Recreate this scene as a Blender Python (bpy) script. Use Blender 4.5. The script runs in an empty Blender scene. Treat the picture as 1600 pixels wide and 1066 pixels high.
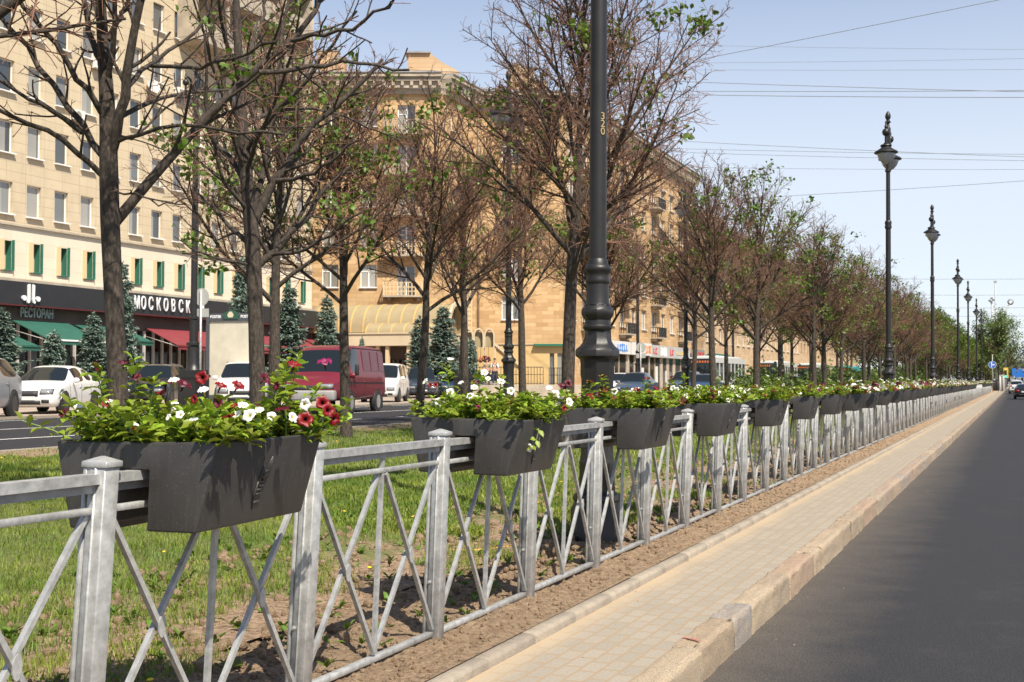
import bpy, bmesh, math, random
import numpy as np
from mathutils import Vector, Matrix, Euler
from mathutils.bvhtree import BVHTree
R = math.radians
sc = bpy.context.scene
COL = sc.collection

# ------------------------------------------------------------------ camera
F, CX, CY = 1850.0, 800.0, 533.0
PITCH = math.atan(63.0 / F)
PSI = math.atan(787.0 / F * math.cos(PITCH))
CAMZ = 1.42
cam_d = bpy.data.cameras.new('camera')
cam = bpy.data.objects.new('camera', cam_d)
COL.objects.link(cam)
cam.location = (0, 0, CAMZ)
cam.rotation_euler = (R(90) + PITCH, 0, PSI)
cam_d.sensor_width = 36
cam_d.lens = 36 * F / 1600
cam_d.clip_start = 0.1
cam_d.clip_end = 6000
cam_d.dof.use_dof = True
cam_d.dof.focus_distance = 6.2
cam_d.dof.aperture_fstop = 13.0
sc.camera = cam

# ------------------------------------------------------------------ sky, sun, exposure
SUN = Vector((0.58, -0.46, 1.0)).normalized()          # direction towards the sun
world = bpy.data.worlds.new('World')
sc.world = world
world.use_nodes = True
wn = world.node_tree.nodes
wn.clear()
wo = wn.new('ShaderNodeOutputWorld')
wb = wn.new('ShaderNodeBackground')
sky = wn.new('ShaderNodeTexSky')
sky.sky_type = 'NISHITA'
sky.sun_disc = False
sky.sun_elevation = math.asin(SUN.z)
sky.sun_rotation = math.atan2(SUN.x, SUN.y)
sky.altitude = 2000
sky.air_density = 1.0
sky.dust_density = 3.0
sky.ozone_density = 1.5
wb.inputs['Strength'].default_value = 0.11
veil = wn.new('ShaderNodeMix'); veil.data_type = 'RGBA'          # thin bright summer haze over the whole sky
_tc = wn.new('ShaderNodeTexCoord'); _sp = wn.new('ShaderNodeSeparateXYZ'); _mr = wn.new('ShaderNodeMapRange')
_mr.inputs['From Min'].default_value = 0.16; _mr.inputs['From Max'].default_value = 0.42       # the haze thins out towards the zenith
_mr.inputs['To Min'].default_value = 0.70; _mr.inputs['To Max'].default_value = 0.0
world.node_tree.links.new(_tc.outputs['Generated'], _sp.inputs[0]); world.node_tree.links.new(_sp.outputs[2], _mr.inputs['Value'])
world.node_tree.links.new(_mr.outputs[0], veil.inputs[0])
veil.inputs[7].default_value = (5.5, 5.75, 6.1, 1)
world.node_tree.links.new(sky.outputs[0], veil.inputs[6])
world.node_tree.links.new(veil.outputs[2], wb.inputs[0])
world.node_tree.links.new(wb.outputs[0], wo.inputs[0])
sun_d = bpy.data.lights.new('sun', 'SUN')
sun_d.energy = 5.0
sun_d.angle = R(0.5)
sun_d.color = (1.0, 0.925, 0.79)
sun_o = bpy.data.objects.new('sun', sun_d)
COL.objects.link(sun_o)
sun_o.rotation_euler = SUN.to_track_quat('Z', 'Y').to_euler()
sc.view_settings.view_transform = 'Standard'
sc.view_settings.look = 'None'
sc.view_settings.exposure = 0.62
sc.view_settings.gamma = 1.0

# ------------------------------------------------------------------ pixel -> world
_ri = Vector((math.cos(PSI), math.sin(PSI), 0))
_fw = Vector((-math.sin(PSI) * math.cos(PITCH), math.cos(PSI) * math.cos(PITCH), math.sin(PITCH)))
_up = _ri.cross(_fw)
def ray(px, py):
    return F * _fw + (px - CX) * _ri + (CY - py) * _up
def gp(px, py, D=None, z=None, y=None, Z=None):
    d = ray(px, py)
    if D is not None: t = -D / d.x
    elif z is not None: t = (z - CAMZ) / d.z
    elif y is not None: t = y / d.y
    else: t = Z / F
    return Vector((0, 0, CAMZ)) + d * t
K1 = F * (1 + (787.0 / F) ** 2)
TT = 787.0 / F
def yat(px, D):                         # distance along the street of a column at lateral distance D
    return K1 * D / (1587.0 - px) - TT * D

# ------------------------------------------------------------------ mesh helper
class MB:
    def __init__(s, xf=None): s.v = []; s.f = []; s.m = []; s.sm = []; s.xf = xf
    def add(s, vs, fs, mi=0, sm=False):
        o = len(s.v)
        s.v.extend([tuple(v) for v in vs])
        for f in fs:
            s.f.append([i + o for i in f]); s.m.append(mi); s.sm.append(sm)
        return s
    def box(s, c, d, mi=0, rot=None):
        hx, hy, hz = d[0] / 2, d[1] / 2, d[2] / 2
        vs = [Vector((x * hx, y * hy, z * hz)) for z in (-1, 1) for y in (-1, 1) for x in (-1, 1)]
        if rot is not None: vs = [rot @ v for v in vs]
        c = Vector(c)
        return s.add([v + c for v in vs], [(0, 2, 3, 1), (4, 5, 7, 6), (0, 1, 5, 4), (2, 6, 7, 3), (0, 4, 6, 2), (1, 3, 7, 5)], mi)
    def box2(s, a, b, mi=0):
        return s.box([(a[i] + b[i]) / 2 for i in range(3)], [abs(b[i] - a[i]) for i in range(3)], mi)
    def beam(s, a, b, w, h, mi=0, up=(0, 0, 1)):
        a = Vector(a); b = Vector(b); d = (b - a); L = d.length; d.normalize()
        x = d.cross(Vector(up))
        if x.length < 1e-4: x = d.cross(Vector((1, 0, 0)))
        x.normalize(); u = x.cross(d)
        rot = Matrix((x, d, u)).transposed()
        return s.box((a + b) / 2, (w, L, h), mi, rot)
    def tube(s, pts, rad, n=8, mi=0, cap=True, sm=True):
        pts = [Vector(p) for p in pts]
        if not hasattr(rad, '__len__'): rad = [rad] * len(pts)
        o = len(s.v); prev = None
        for i, p in enumerate(pts):
            d = (pts[min(i + 1, len(pts) - 1)] - pts[max(i - 1, 0)])
            if d.length < 1e-9: d = Vector((0, 0, 1))
            d.normalize()
            if prev is None:
                x = d.cross(Vector((0, 0, 1)))
                if x.length < 0.05: x = d.cross(Vector((0, 1, 0)))
            else:
                x = prev - d * prev.dot(d)
                if x.length < 1e-5: x = d.cross(Vector((0.3, 1, 0.1)))
            x.normalize(); prev = x; w = d.cross(x)
            for k in range(n):
                a = 2 * math.pi * k / n
                s.v.append(tuple(p + (x * math.cos(a) + w * math.sin(a)) * rad[i]))
        for i in range(len(pts) - 1):
            for k in range(n):
                k2 = (k + 1) % n
                s.f.append([o + i * n + k, o + i * n + k2, o + (i + 1) * n + k2, o + (i + 1) * n + k]); s.m.append(mi); s.sm.append(sm)
        if cap:
            s.f.append([o + k for k in range(n)][::-1]); s.m.append(mi); s.sm.append(False)
            q = o + (len(pts) - 1) * n
            s.f.append([q + k for k in range(n)]); s.m.append(mi); s.sm.append(False)
        return s
    def lathe(s, prof, c=(0, 0, 0), n=16, mi=0, sm=True, rot=None, ph=0.0, caps=True):
        o = len(s.v); c = Vector(c)
        for r, z in prof:
            for k in range(n):
                a = 2 * math.pi * (k + ph) / n
                p = Vector((r * math.cos(a), r * math.sin(a), z))
                if rot is not None: p = rot @ p
                s.v.append(tuple(p + c))
        for i in range(len(prof) - 1):
            for k in range(n):
                k2 = (k + 1) % n
                s.f.append([o + i * n + k, o + i * n + k2, o + (i + 1) * n + k2, o + (i + 1) * n + k]); s.m.append(mi); s.sm.append(sm)
        if caps:
            s.f.append([o + k for k in range(n)][::-1]); s.m.append(mi); s.sm.append(False)
            q = o + (len(prof) - 1) * n
            s.f.append([q + k for k in range(n)]); s.m.append(mi); s.sm.append(False)
        return s
    def prism(s, poly, axis, a, b, mi=0, sm=False):
        # poly: 2D points; axis 'x': (y,z), 'y': (x,z), 'z': (x,y)
        def mk(p, t):
            if axis == 'x': return (t, p[0], p[1])
            if axis == 'y': return (p[0], t, p[1])
            return (p[0], p[1], t)
        n = len(poly)
        vs = [mk(p, a) for p in poly] + [mk(p, b) for p in poly]
        fs = [list(range(n))[::-1], list(range(n, 2 * n))]
        s.add(vs, fs, mi)
        o = len(s.v) - 2 * n
        for k in range(n):
            k2 = (k + 1) % n
            s.f.append([o + k, o + k2, o + n + k2, o + n + k]); s.m.append(mi); s.sm.append(sm)
        return s
    def build(s, name, mats, parent=None, bevel=0, seg=1, sharp=None, recalc=True, loc=None):
        me = bpy.data.meshes.new(name)
        vs = s.v if s.xf is None else [s.xf(v) for v in s.v]
        me.from_pydata(vs, [], s.f)
        if not isinstance(mats, (list, tuple)): mats = [mats]
        for m in mats: me.materials.append(m)
        me.polygons.foreach_set('material_index', s.m)
        me.polygons.foreach_set('use_smooth', s.sm)
        if recalc or bevel:
            bm = bmesh.new(); bm.from_mesh(me)
            if bevel:
                bmesh.ops.remove_doubles(bm, verts=bm.verts, dist=1e-5)
                ed = [e for e in bm.edges if len(e.link_faces) == 2 and e.calc_face_angle(0) > 0.5]
                bmesh.ops.bevel(bm, geom=ed, offset=bevel, segments=seg, profile=0.5, affect='EDGES', clamp_overlap=True)
                if seg > 1 or bevel > 0.004:
                    for f in bm.faces: f.smooth = True
            bmesh.ops.recalc_face_normals(bm, faces=bm.faces)
            bm.to_mesh(me); bm.free()
        if sharp: me.set_sharp_from_angle(angle=R(sharp))
        elif bevel: me.set_sharp_from_angle(angle=R(50))
        me.update()
        o = bpy.data.objects.new(name, me)
        COL.objects.link(o)
        if parent is not None: o.parent = parent
        if loc is not None: o.location = loc
        return o
def npmesh(name, V, Fc, mats, parent=None, mi=None, smooth=False):
    """V (n,3) array, Fc (m,k) int array of equal-sized faces."""
    me = bpy.data.meshes.new(name)
    V = np.asarray(V, dtype=np.float32); Fc = np.asarray(Fc, dtype=np.int32)
    m, k = Fc.shape
    me.vertices.add(len(V)); me.vertices.foreach_set('co', V.ravel())
    me.loops.add(m * k); me.loops.foreach_set('vertex_index', Fc.ravel())
    me.polygons.add(m)
    me.polygons.foreach_set('loop_start', np.arange(0, m * k, k, dtype=np.int32))
    me.polygons.foreach_set('loop_total', np.full(m, k, dtype=np.int32))
    if not isinstance(mats, (list, tuple)): mats = [mats]
    for q in mats: me.materials.append(q)
    if mi is not None: me.polygons.foreach_set('material_index', np.asarray(mi, dtype=np.int32))
    if smooth: me.polygons.foreach_set('use_smooth', np.ones(m, dtype=bool))
    me.update(calc_edges=True); me.validate()
    o = bpy.data.objects.new(name, me); COL.objects.link(o)
    if parent is not None: o.parent = parent
    return o
def tag(o, label=None, cat=None, group=None, kind=None):
    if label: o['label'] = label
    if cat: o['category'] = cat
    if group: o['group'] = group
    if kind: o['kind'] = kind
    return o
def empty(name, loc=(0, 0, 0), rz=0.0, label=None, cat=None, group=None):
    o = bpy.data.objects.new(name, None); COL.objects.link(o)
    o.empty_display_size = 0.2
    o.location = loc; o.rotation_euler = (0, 0, rz)
    return tag(o, label, cat, group)
def kids(o): return [c for c in bpy.data.objects if c.parent == o]
def copy_tree(o, parent=None):
    ch = list(o.children)
    c = o.copy(); COL.objects.link(c); c.parent = parent
    for k in ch: copy_tree(k, c)
    return c
def reparent(o, p):
    o.parent = p; return o

# ------------------------------------------------------------------ materials
def mat(name, col, rough=0.6, metal=0.0, var=0.0, vscale=4.0, bump=0.0, bscale=30.0, spec=0.5, col2=None, island=0.0, trans=0.0, objrand=0.0, detail=5.0, emit=None, world=False):
    m = bpy.data.materials.new(name); m.use_nodes = True
    nt = m.node_tree; N = nt.nodes; L = nt.links
    b = N['Principled BSDF']
    b.inputs['Roughness'].default_value = rough
    b.inputs['Metallic'].default_value = metal
    b.inputs['Specular IOR Level'].default_value = spec
    c4 = (*col, 1)
    b.inputs['Base Color'].default_value = c4
    tc = None
    def coords():
        if world:
            g = N.new('ShaderNodeNewGeometry'); return g.outputs['Position']
        t = N.new('ShaderNodeTexCoord'); return t.outputs['Object']
    src = None
    if var > 0 or col2 is not None:
        tc = coords()
        no = N.new('ShaderNodeTexNoise'); no.inputs['Scale'].default_value = vscale; no.inputs['Detail'].default_value = detail
        no.inputs['Roughness'].default_value = 0.65
        L.new(tc, no.inputs['Vector'])
        cr = N.new('ShaderNodeValToRGB')
        a = col if col2 is None else col
        if col2 is None:
            lo = [c * (1 - var) for c in col]; hi = [min(1, c * (1 + var)) for c in col]
        else: lo, hi = col, col2
        cr.color_ramp.elements[0].position = 0.3; cr.color_ramp.elements[1].position = 0.7
        cr.color_ramp.elements[0].color = (*lo, 1); cr.color_ramp.elements[1].color = (*hi, 1)
        L.new(no.outputs['Fac'], cr.inputs[0]); src = cr.outputs[0]
    if island > 0 or objrand > 0:
        if island > 0:
            g = N.new('ShaderNodeNewGeometry'); rnd = g.outputs['Random Per Island']; amt = island
        else:
            g = N.new('ShaderNodeObjectInfo'); rnd = g.outputs['Random']; amt = objrand
        hs = N.new('ShaderNodeHueSaturation')
        mr = N.new('ShaderNodeMapRange'); mr.inputs['To Min'].default_value = 1 - amt; mr.inputs['To Max'].default_value = 1 + amt
        L.new(rnd, mr.inputs['Value']); L.new(mr.outputs[0], hs.inputs['Value'])
        mr2 = N.new('ShaderNodeMapRange'); mr2.inputs['To Min'].default_value = 0.5 - amt * 0.05; mr2.inputs['To Max'].default_value = 0.5 + amt * 0.05
        L.new(rnd, mr2.inputs['Value']); L.new(mr2.outputs[0], hs.inputs['Hue'])
        if src is not None: L.new(src, hs.inputs['Color'])
        else: hs.inputs['Color'].default_value = c4
        src = hs.outputs[0]
    if src is not None: L.new(src, b.inputs['Base Color'])
    if bump > 0:
        tc = tc or coords()
        n2 = N.new('ShaderNodeTexNoise'); n2.inputs['Scale'].default_value = bscale; n2.inputs['Detail'].default_value = 6
        L.new(tc, n2.inputs['Vector'])
        bp = N.new('ShaderNodeBump'); bp.inputs['Strength'].default_value = bump; bp.inputs['Distance'].default_value = 0.02
        L.new(n2.outputs['Fac'], bp.inputs['Height']); L.new(bp.outputs[0], b.inputs['Normal'])
    if trans > 0:
        tr = N.new('ShaderNodeBsdfTranslucent'); mx = N.new('ShaderNodeMixShader'); mx.inputs[0].default_value = trans
        if src is not None: L.new(src, tr.inputs[0])
        else: tr.inputs[0].default_value = c4
        out = N['Material Output']
        L.new(b.outputs[0], mx.inputs[1]); L.new(tr.outputs[0], mx.inputs[2]); L.new(mx.outputs[0], out.inputs['Surface'])
    if emit is not None:
        b.inputs['Emission Color'].default_value = (*col, 1); b.inputs['Emission Strength'].default_value = emit
    return m
class NT:
    """tiny helper for hand-made node trees"""
    def __init__(s, name):
        s.m = bpy.data.materials.new(name); s.m.use_nodes = True
        s.N = s.m.node_tree.nodes; s.L = s.m.node_tree.links; s.b = s.N['Principled BSDF']
    def n(s, t, **k):
        q = s.N.new(t)
        for a, v in k.items():
            if a.startswith('_'): setattr(q, a[1:], v)
            else: q.inputs[a.replace('__', ' ')].default_value = v
        return q
    def l(s, a, b): s.L.new(a, b)
    def pos(s): return s.n('ShaderNodeNewGeometry').outputs['Position']
    def obj(s): return s.n('ShaderNodeTexCoord').outputs['Object']
    def noise(s, vec, scale, detail=5, rough=0.6):
        q = s.n('ShaderNodeTexNoise', Scale=scale, Detail=detail, Roughness=rough); s.l(vec, q.inputs['Vector']); return q.outputs['Fac']
    def ramp(s, fac, *stops):
        q = s.n('ShaderNodeValToRGB'); e = q.color_ramp.elements
        while len(e) < len(stops): e.new(0.5)
        for i, (p, c) in enumerate(stops):
            e[i].position = p; e[i].color = (*c, 1) if hasattr(c, '__len__') else (c, c, c, 1)
        s.l(fac, q.inputs[0]); return q.outputs[0]
    def mix(s, fac, a, b, mode='MIX'):
        q = s.n('ShaderNodeMix', _data_type='RGBA', _blend_type=mode)
        for val, i in ((fac, 0), (a, 6), (b, 7)):
            if hasattr(val, 'is_output'): s.l(val, q.inputs[i])
            elif hasattr(val, '__len__'): q.inputs[i].default_value = (*val, 1)
            else: q.inputs[i].default_value = val
        return q.outputs[2]
    def math(s, op, a, b=0.0):
        q = s.n('ShaderNodeMath', _operation=op)
        for val, i in ((a, 0), (b, 1)):
            if hasattr(val, 'is_output'): s.l(val, q.inputs[i])
            else: q.inputs[i].default_value = val
        return q.outputs[0]
    def sep(s, vec):
        q = s.n('ShaderNodeSeparateXYZ'); s.l(vec, q.inputs[0]); return q.outputs
    def comb(s, x, y, z=0.0):
        q = s.n('ShaderNodeCombineXYZ')
        for val, i in ((x, 0), (y, 1), (z, 2)):
            if hasattr(val, 'is_output'): s.l(val, q.inputs[i])
            else: q.inputs[i].default_value = val
        return q.outputs[0]
    def bump(s, h, strength=0.3, dist=0.02):
        q = s.n('ShaderNodeBump', Strength=strength, Distance=dist); s.l(h, q.inputs['Height']); s.l(q.outputs[0], s.b.inputs['Normal'])
    def col(s, c): s.l(c, s.b.inputs['Base Color'])
    def rough(s, r): s.b.inputs['Roughness'].default_value = r

M = {}
M['galv'] = mat('galvanized_steel', (0.395, 0.395, 0.385), 0.48, 0.35, var=0.30, vscale=18, bump=0.08, bscale=60, objrand=0.05)
M['galv_dark'] = mat('galvanized_steel_inner', (0.30, 0.30, 0.30), 0.55, 0.3, var=0.25, vscale=12)
def _planter():
    t = NT('dark_plastic'); p = t.obj()
    n = t.noise(p, 150, 2, 0.5); n2 = t.noise(p, 5, 4)
    base = t.ramp(n2, (0.35, (0.033, 0.031, 0.030)), (0.7, (0.048, 0.045, 0.043)))
    sp = t.ramp(n, (0.655, 0.0), (0.70, 1.0))
    t.col(t.mix(t.math('MULTIPLY', sp, 0.28), base, (0.28, 0.22, 0.16)))
    s = t.sep(p); sv = t.comb(t.math('MULTIPLY', s[0], 45.0), t.math('MULTIPLY', s[1], 45.0), t.math('MULTIPLY', s[2], 2.5))
    stk = t.noise(sv, 1.0, 4, .6); old = t.b.inputs['Base Color'].links[0].from_socket
    t.col(t.mix(t.ramp(stk, (0.52, 0.0), (0.68, 0.38)), old, (0.075, 0.068, 0.060)))
    t.rough(0.5); t.bump(t.noise(p, 160, 3), 0.06, 0.004)
    return t.m
M['planter'] = _planter()
M['planter_in'] = mat('planter_hollow', (0.012, 0.012, 0.012), 0.9)
M['iron'] = mat('black_painted_iron', (0.018, 0.017, 0.016), 0.42, 0.0, var=0.3, vscale=6, bump=0.05, bscale=50)
M['iron2'] = mat('dark_grey_painted_iron', (0.015, 0.0135, 0.0125), 0.45, 0.0, var=0.25, vscale=8, bump=0.06, bscale=60)
M['gold'] = mat('gold_paint', (0.42, 0.30, 0.12), 0.45)
M['lampglass'] = mat('lamp_glass', (0.34, 0.345, 0.34), 0.12, 0, var=0.1)
def _bark():
    t = NT('bark'); p = t.obj(); s = t.sep(p)
    v = t.comb(t.math('MULTIPLY', s[0], 1.0), t.math('MULTIPLY', s[1], 1.0), t.math('MULTIPLY', s[2], 0.35))
    n = t.noise(v, 38, 8, 0.7); n2 = t.noise(p, 5, 4)
    c = t.ramp(n, (0.38, (0.018, 0.013, 0.010)), (0.52, (0.062, 0.047, 0.036)), (0.68, (0.135, 0.104, 0.080)))
    t.col(t.mix(t.math('MULTIPLY', n2, 0.45), c, (0.048, 0.037, 0.030)))
    t.rough(0.9); t.bump(n, 0.7, 0.02)
    return t.m
M['bark'] = _bark()
M['twig'] = mat('reddish_twigs', (0.165, 0.080, 0.054), 0.75, col2=(0.27, 0.148, 0.102), vscale=3, spec=0.3)
M['leaf'] = mat('young_tree_leaf', (0.11, 0.175, 0.020), 0.5, trans=0.35, island=0.4)
M['leaf_dark'] = mat('tree_leaf', (0.13, 0.185, 0.045), 0.5, trans=0.35, island=0.45)
M['spruce'] = mat('blue_spruce_needles', (0.19, 0.255, 0.205), 0.65, trans=0.25, island=0.4)
M['petleaf'] = mat('petunia_leaf', (0.24, 0.315, 0.028), 0.45, trans=0.32, island=0.4)
M['stem'] = mat('petunia_stem', (0.16, 0.25, 0.05), 0.5, trans=0.1)
M['white_petal'] = mat('white_petal', (0.82, 0.81, 0.76), 0.55, trans=0.25)
M['red_petal'] = mat('red_petal', (0.21, 0.002, 0.004), 0.5, trans=0.2)
M['crimson_petal'] = mat('crimson_petal', (0.095, 0.003, 0.013), 0.5, trans=0.2)
M['pink_petal'] = mat('magenta_petal', (0.27, 0.015, 0.09), 0.5, trans=0.25)
M['throat_dark'] = mat('dark_throat', (0.012, 0.004, 0.006), 0.7)
M['throat_yellow'] = mat('yellow_throat', (0.55, 0.50, 0.10), 0.6)
M['yellow'] = mat('dandelion_yellow', (0.75, 0.50, 0.02), 0.6)
M['potsoil'] = mat('potting_soil', (0.03, 0.02, 0.014), 0.95, bump=0.5, bscale=60)
def _soil():
    t = NT('soil'); p = t.pos()
    n = t.noise(p, 26, 8, 0.75); n2 = t.noise(p, 2.2, 4); n3 = t.noise(p, 90, 3)
    c = t.ramp(n, (0.33, (0.13, 0.080, 0.045)), (0.5, (0.37, 0.25, 0.15)), (0.66, (0.56, 0.41, 0.265)))
    t.col(t.mix(t.math('MULTIPLY', n2, 0.45), c, (0.35, 0.238, 0.145)))
    t.rough(0.95); t.bump(t.math('ADD', n, t.math('MULTIPLY', n3, 0.4)), 1.0, 0.05)
    return t.m
M['soil'] = _soil()
def _lawn():
    t = NT('lawn_ground'); p = t.pos(); s = t.sep(p)
    n = t.noise(p, 1.3, 5, 0.65); n2 = t.noise(p, 22, 6, 0.7)
    g = t.ramp(n2, (0.35, (0.07, 0.085, 0.02)), (0.65, (0.17, 0.18, 0.05)))
    so = t.ramp(n2, (0.35, (0.13, 0.080, 0.048)), (0.65, (0.38, 0.265, 0.17)))
    edge = t.n('ShaderNodeMapRange'); edge.inputs['From Min'].default_value = -5.2; edge.inputs['From Max'].default_value = -3.3
    edge.inputs['To Min'].default_value = -0.05; edge.inputs['To Max'].default_value = 0.62
    t.l(s[0], edge.inputs['Value'])
    far = t.n('ShaderNodeMapRange'); far.inputs['From Min'].default_value = -12.3; far.inputs['From Max'].default_value = -13.0
    far.inputs['To Max'].default_value = 0.6
    t.l(s[0], far.inputs['Value'])
    k = t.math('ADD', t.math('ADD', edge.outputs[0], far.outputs[0]), n)
    fac = t.ramp(k, (0.60, 0.0), (0.78, 1.0))
    t.col(t.mix(fac, g, so)); t.rough(0.95); t.bump(n2, 0.8, 0.03)
    return t.m
M['lawn'] = _lawn()
M['grass'] = mat('grass_blade', (0.075, 0.165, 0.012), 0.55, trans=0.35, col2=(0.29, 0.325, 0.048), vscale=1.6, island=0.3, world=True)
def _pave():
    t = NT('paving_blocks'); p = t.pos(); s = t.sep(p)
    wob = t.math('MULTIPLY', t.math('SUBTRACT', t.noise(p, 1.6, 3), 0.5), 0.03)
    v = t.comb(t.math('MULTIPLY', s[1], 0.68), t.math('ADD', s[0], wob))
    br = t.n('ShaderNodeTexBrick', Scale=1.0, Mortar__Size=0.0065, Mortar__Smooth=0.05, Brick__Width=0.136, Row__Height=0.1, Bias=0.0)
    br.offset = 0.37; br.offset_frequency = 2
    br.inputs['Color1'].default_value = (0.275, 0.24, 0.19, 1); br.inputs['Color2'].default_value = (0.345, 0.30, 0.24, 1); br.inputs['Mortar'].default_value = (0.30, 0.215, 0.13, 1)
    t.l(v, br.inputs['Vector'])
    n = t.noise(p, 60, 5); n2 = t.noise(p, 0.8, 4, 0.6)
    c = t.mix(0.5, br.outputs['Color'], t.ramp(n, (0.3, (0.21, 0.18, 0.14)), (0.7, (0.36, 0.31, 0.245))))
    c = t.mix(br.outputs['Fac'], c, (0.31, 0.225, 0.14))
    # sand swept into the side next to the small kerb
    mr = t.n('ShaderNodeMapRange'); mr.inputs['From Min'].default_value = -2.16; mr.inputs['From Max'].default_value = -2.42
    t.l(s[0], mr.inputs['Value'])
    k = t.math('ADD', mr.outputs[0], t.math('MULTIPLY', t.math('SUBTRACT', n2, 0.5), 1.1))
    sand = t.ramp(t.noise(p, 120, 3), (0.3, (0.37, 0.275, 0.17)), (0.7, (0.48, 0.37, 0.245)))
    c = t.mix(t.ramp(k, (0.25, 0.0), (1.0, 0.9)), c, sand)
    t.col(c); t.rough(0.9)
    h = t.math('SUBTRACT', t.math('MULTIPLY', n, 0.25), br.outputs['Fac'])
    t.bump(h, 0.8, 0.012)
    return t.m
M['pave'] = _pave()
def _granite():
    t = NT('granite_kerb'); p = t.pos()
    g = t.n('ShaderNodeNewGeometry').outputs['Random Per Island']
    base = t.ramp(g, (0.0, (0.29, 0.22, 0.15)), (0.30, (0.26, 0.215, 0.165)), (0.55, (0.34, 0.27, 0.19)), (0.78, (0.31, 0.215, 0.15)), (1.0, (0.235, 0.215, 0.195)))
    n = t.noise(p, 130, 4, 0.8); n2 = t.noise(p, 7, 5)
    c = t.mix(0.75, base, t.ramp(n, (0.36, 0.08), (0.5, 0.5), (0.64, 0.92)), 'OVERLAY')
    t.col(t.mix(t.ramp(n2, (0.42, 0.0), (0.7, 0.5)), c, (0.37, 0.27, 0.165)))
    t.rough(0.85); t.bump(t.math('ADD', n2, t.math('MULTIPLY', n, 0.3)), 0.5, 0.02)
    return t.m
M['granite'] = _granite()
M['conc'] = mat('concrete_kerb', (0.25, 0.21, 0.165), 0.9, col2=(0.35, 0.295, 0.23), vscale=14, bump=0.5, bscale=90, island=0.08, world=True)
def _asphalt(dust):
    t = NT('asphalt_dusty' if dust else 'asphalt'); p = t.pos(); s = t.sep(p)
    n = t.noise(p, 95, 4, 0.8); n2 = t.noise(p, 0.35, 4); n3 = t.noise(p, 2.2, 5, 0.7)
    c = t.ramp(n, (0.38, (0.010, 0.010, 0.012)), (0.55, (0.034, 0.034, 0.038)), (0.70, (0.100, 0.097, 0.094)))
    c = t.mix(t.math('MULTIPLY', n2, 0.5), c, (0.036, 0.036, 0.040))
    if dust:
        mr = t.n('ShaderNodeMapRange'); mr.inputs['From Min'].default_value = -0.70; mr.inputs['From Max'].default_value = -1.62
        t.l(s[0], mr.inputs['Value'])
        k = t.math('ADD', mr.outputs[0], t.math('MULTIPLY', t.math('SUBTRACT', n3, 0.5), 0.9))
        du = t.ramp(n, (0.34, (0.040, 0.036, 0.032)), (0.68, (0.24, 0.20, 0.16)))
        c = t.mix(t.ramp(k, (0.05, 0.0), (1.35, 0.62)), c, du)
    t.col(c); t.rough(0.9); t.b.inputs['Specular IOR Level'].default_value = .22; t.bump(n, 0.6, 0.008)
    return t.m
M['asphalt'] = _asphalt(True); M['asphalt2'] = _asphalt(False)
M['sandpave'] = mat('dusty_paving', (0.30, 0.235, 0.185), 0.9, col2=(0.40, 0.32, 0.26), vscale=1.2, bump=0.2, bscale=50, world=True)
M['ground'] = mat('earth', (0.16, 0.14, 0.11), 0.95, var=0.3, vscale=0.1, world=True)
M['mark'] = mat('road_paint', (0.72, 0.71, 0.68), 0.7, var=0.12, vscale=6, world=True)
M['redpaint'] = mat('red_marker_paint', (0.42, 0.10, 0.09), 0.7)
# ------------------------------------------------------------------ setting: ground, roads, kerbs
LZ = 0.40                                    # level of the far carriageway
YE = 420.0
def sheet(name, x0, x1, z0, z1, y0, y1, m, kind='structure'):
    o = MB().add([(x0, y0, z0), (x1, y0, z1), (x1, y1, z1), (x0, y1, z0)], [(0, 1, 2, 3)]).build(name, m)
    return tag(o, kind=kind)
sheet('ground', -2500, 2500, -0.30, -0.30, -300, 5000, M['ground'])
sheet('road', -1.56, 45, -0.18, -0.18, -30, 900, M['asphalt'])
sheet('carriageway', -24.7, -13.3, LZ, LZ, -30, 700, M['asphalt2'])
sheet('parking_pavement', -60, -24.7, LZ + .05, LZ + .05, -30, 700, M['sandpave'])
MB().box2((-24.85, -30, LZ - .3), (-24.68, 700, LZ + .075)).build('parking_kerb', M['conc'])
tag(bpy.data.objects['parking_kerb'], kind='structure')
# lane markings of the far carriageway
mk = MB()
for D in (13.75, ):
    mk.add([(-D - .06, -30, LZ + .004), (-D + .06, -30, LZ + .004), (-D + .06, 300, LZ + .004), (-D - .06, 300, LZ + .004)], [(0, 1, 2, 3)])
for D, y0, ln, st in ((12.85 + .9, 0, 0, 0), (16.35, -2, 6, 8.0), (19.75, 1, 6, 8.0), (23.9, 2, 3, 4.5)):
    if ln:
        y = y0 - 8
        while y < 220:
            mk.add([(-D - .06, y, LZ + .004), (-D + .06, y, LZ + .004), (-D + .06, y + ln, LZ + .004), (-D - .06, y + ln, LZ + .004)], [(0, 1, 2, 3)])
            y += st
tag(mk.build('lane_markings', M['mark']), kind='structure')
# small patch of paint on the near road
p0 = gp(1308, 765, z=-0.176)
tag(MB().add([(p0.x - .14, p0.y - .03, -.176), (p0.x + .14, p0.y - .03, -.176), (p0.x + .14, p0.y + .03, -.176), (p0.x - .14, p0.y + .03, -.176)], [(0, 1, 2, 3)]).build('road_paint_fleck', M['mark']), kind='structure')

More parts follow.
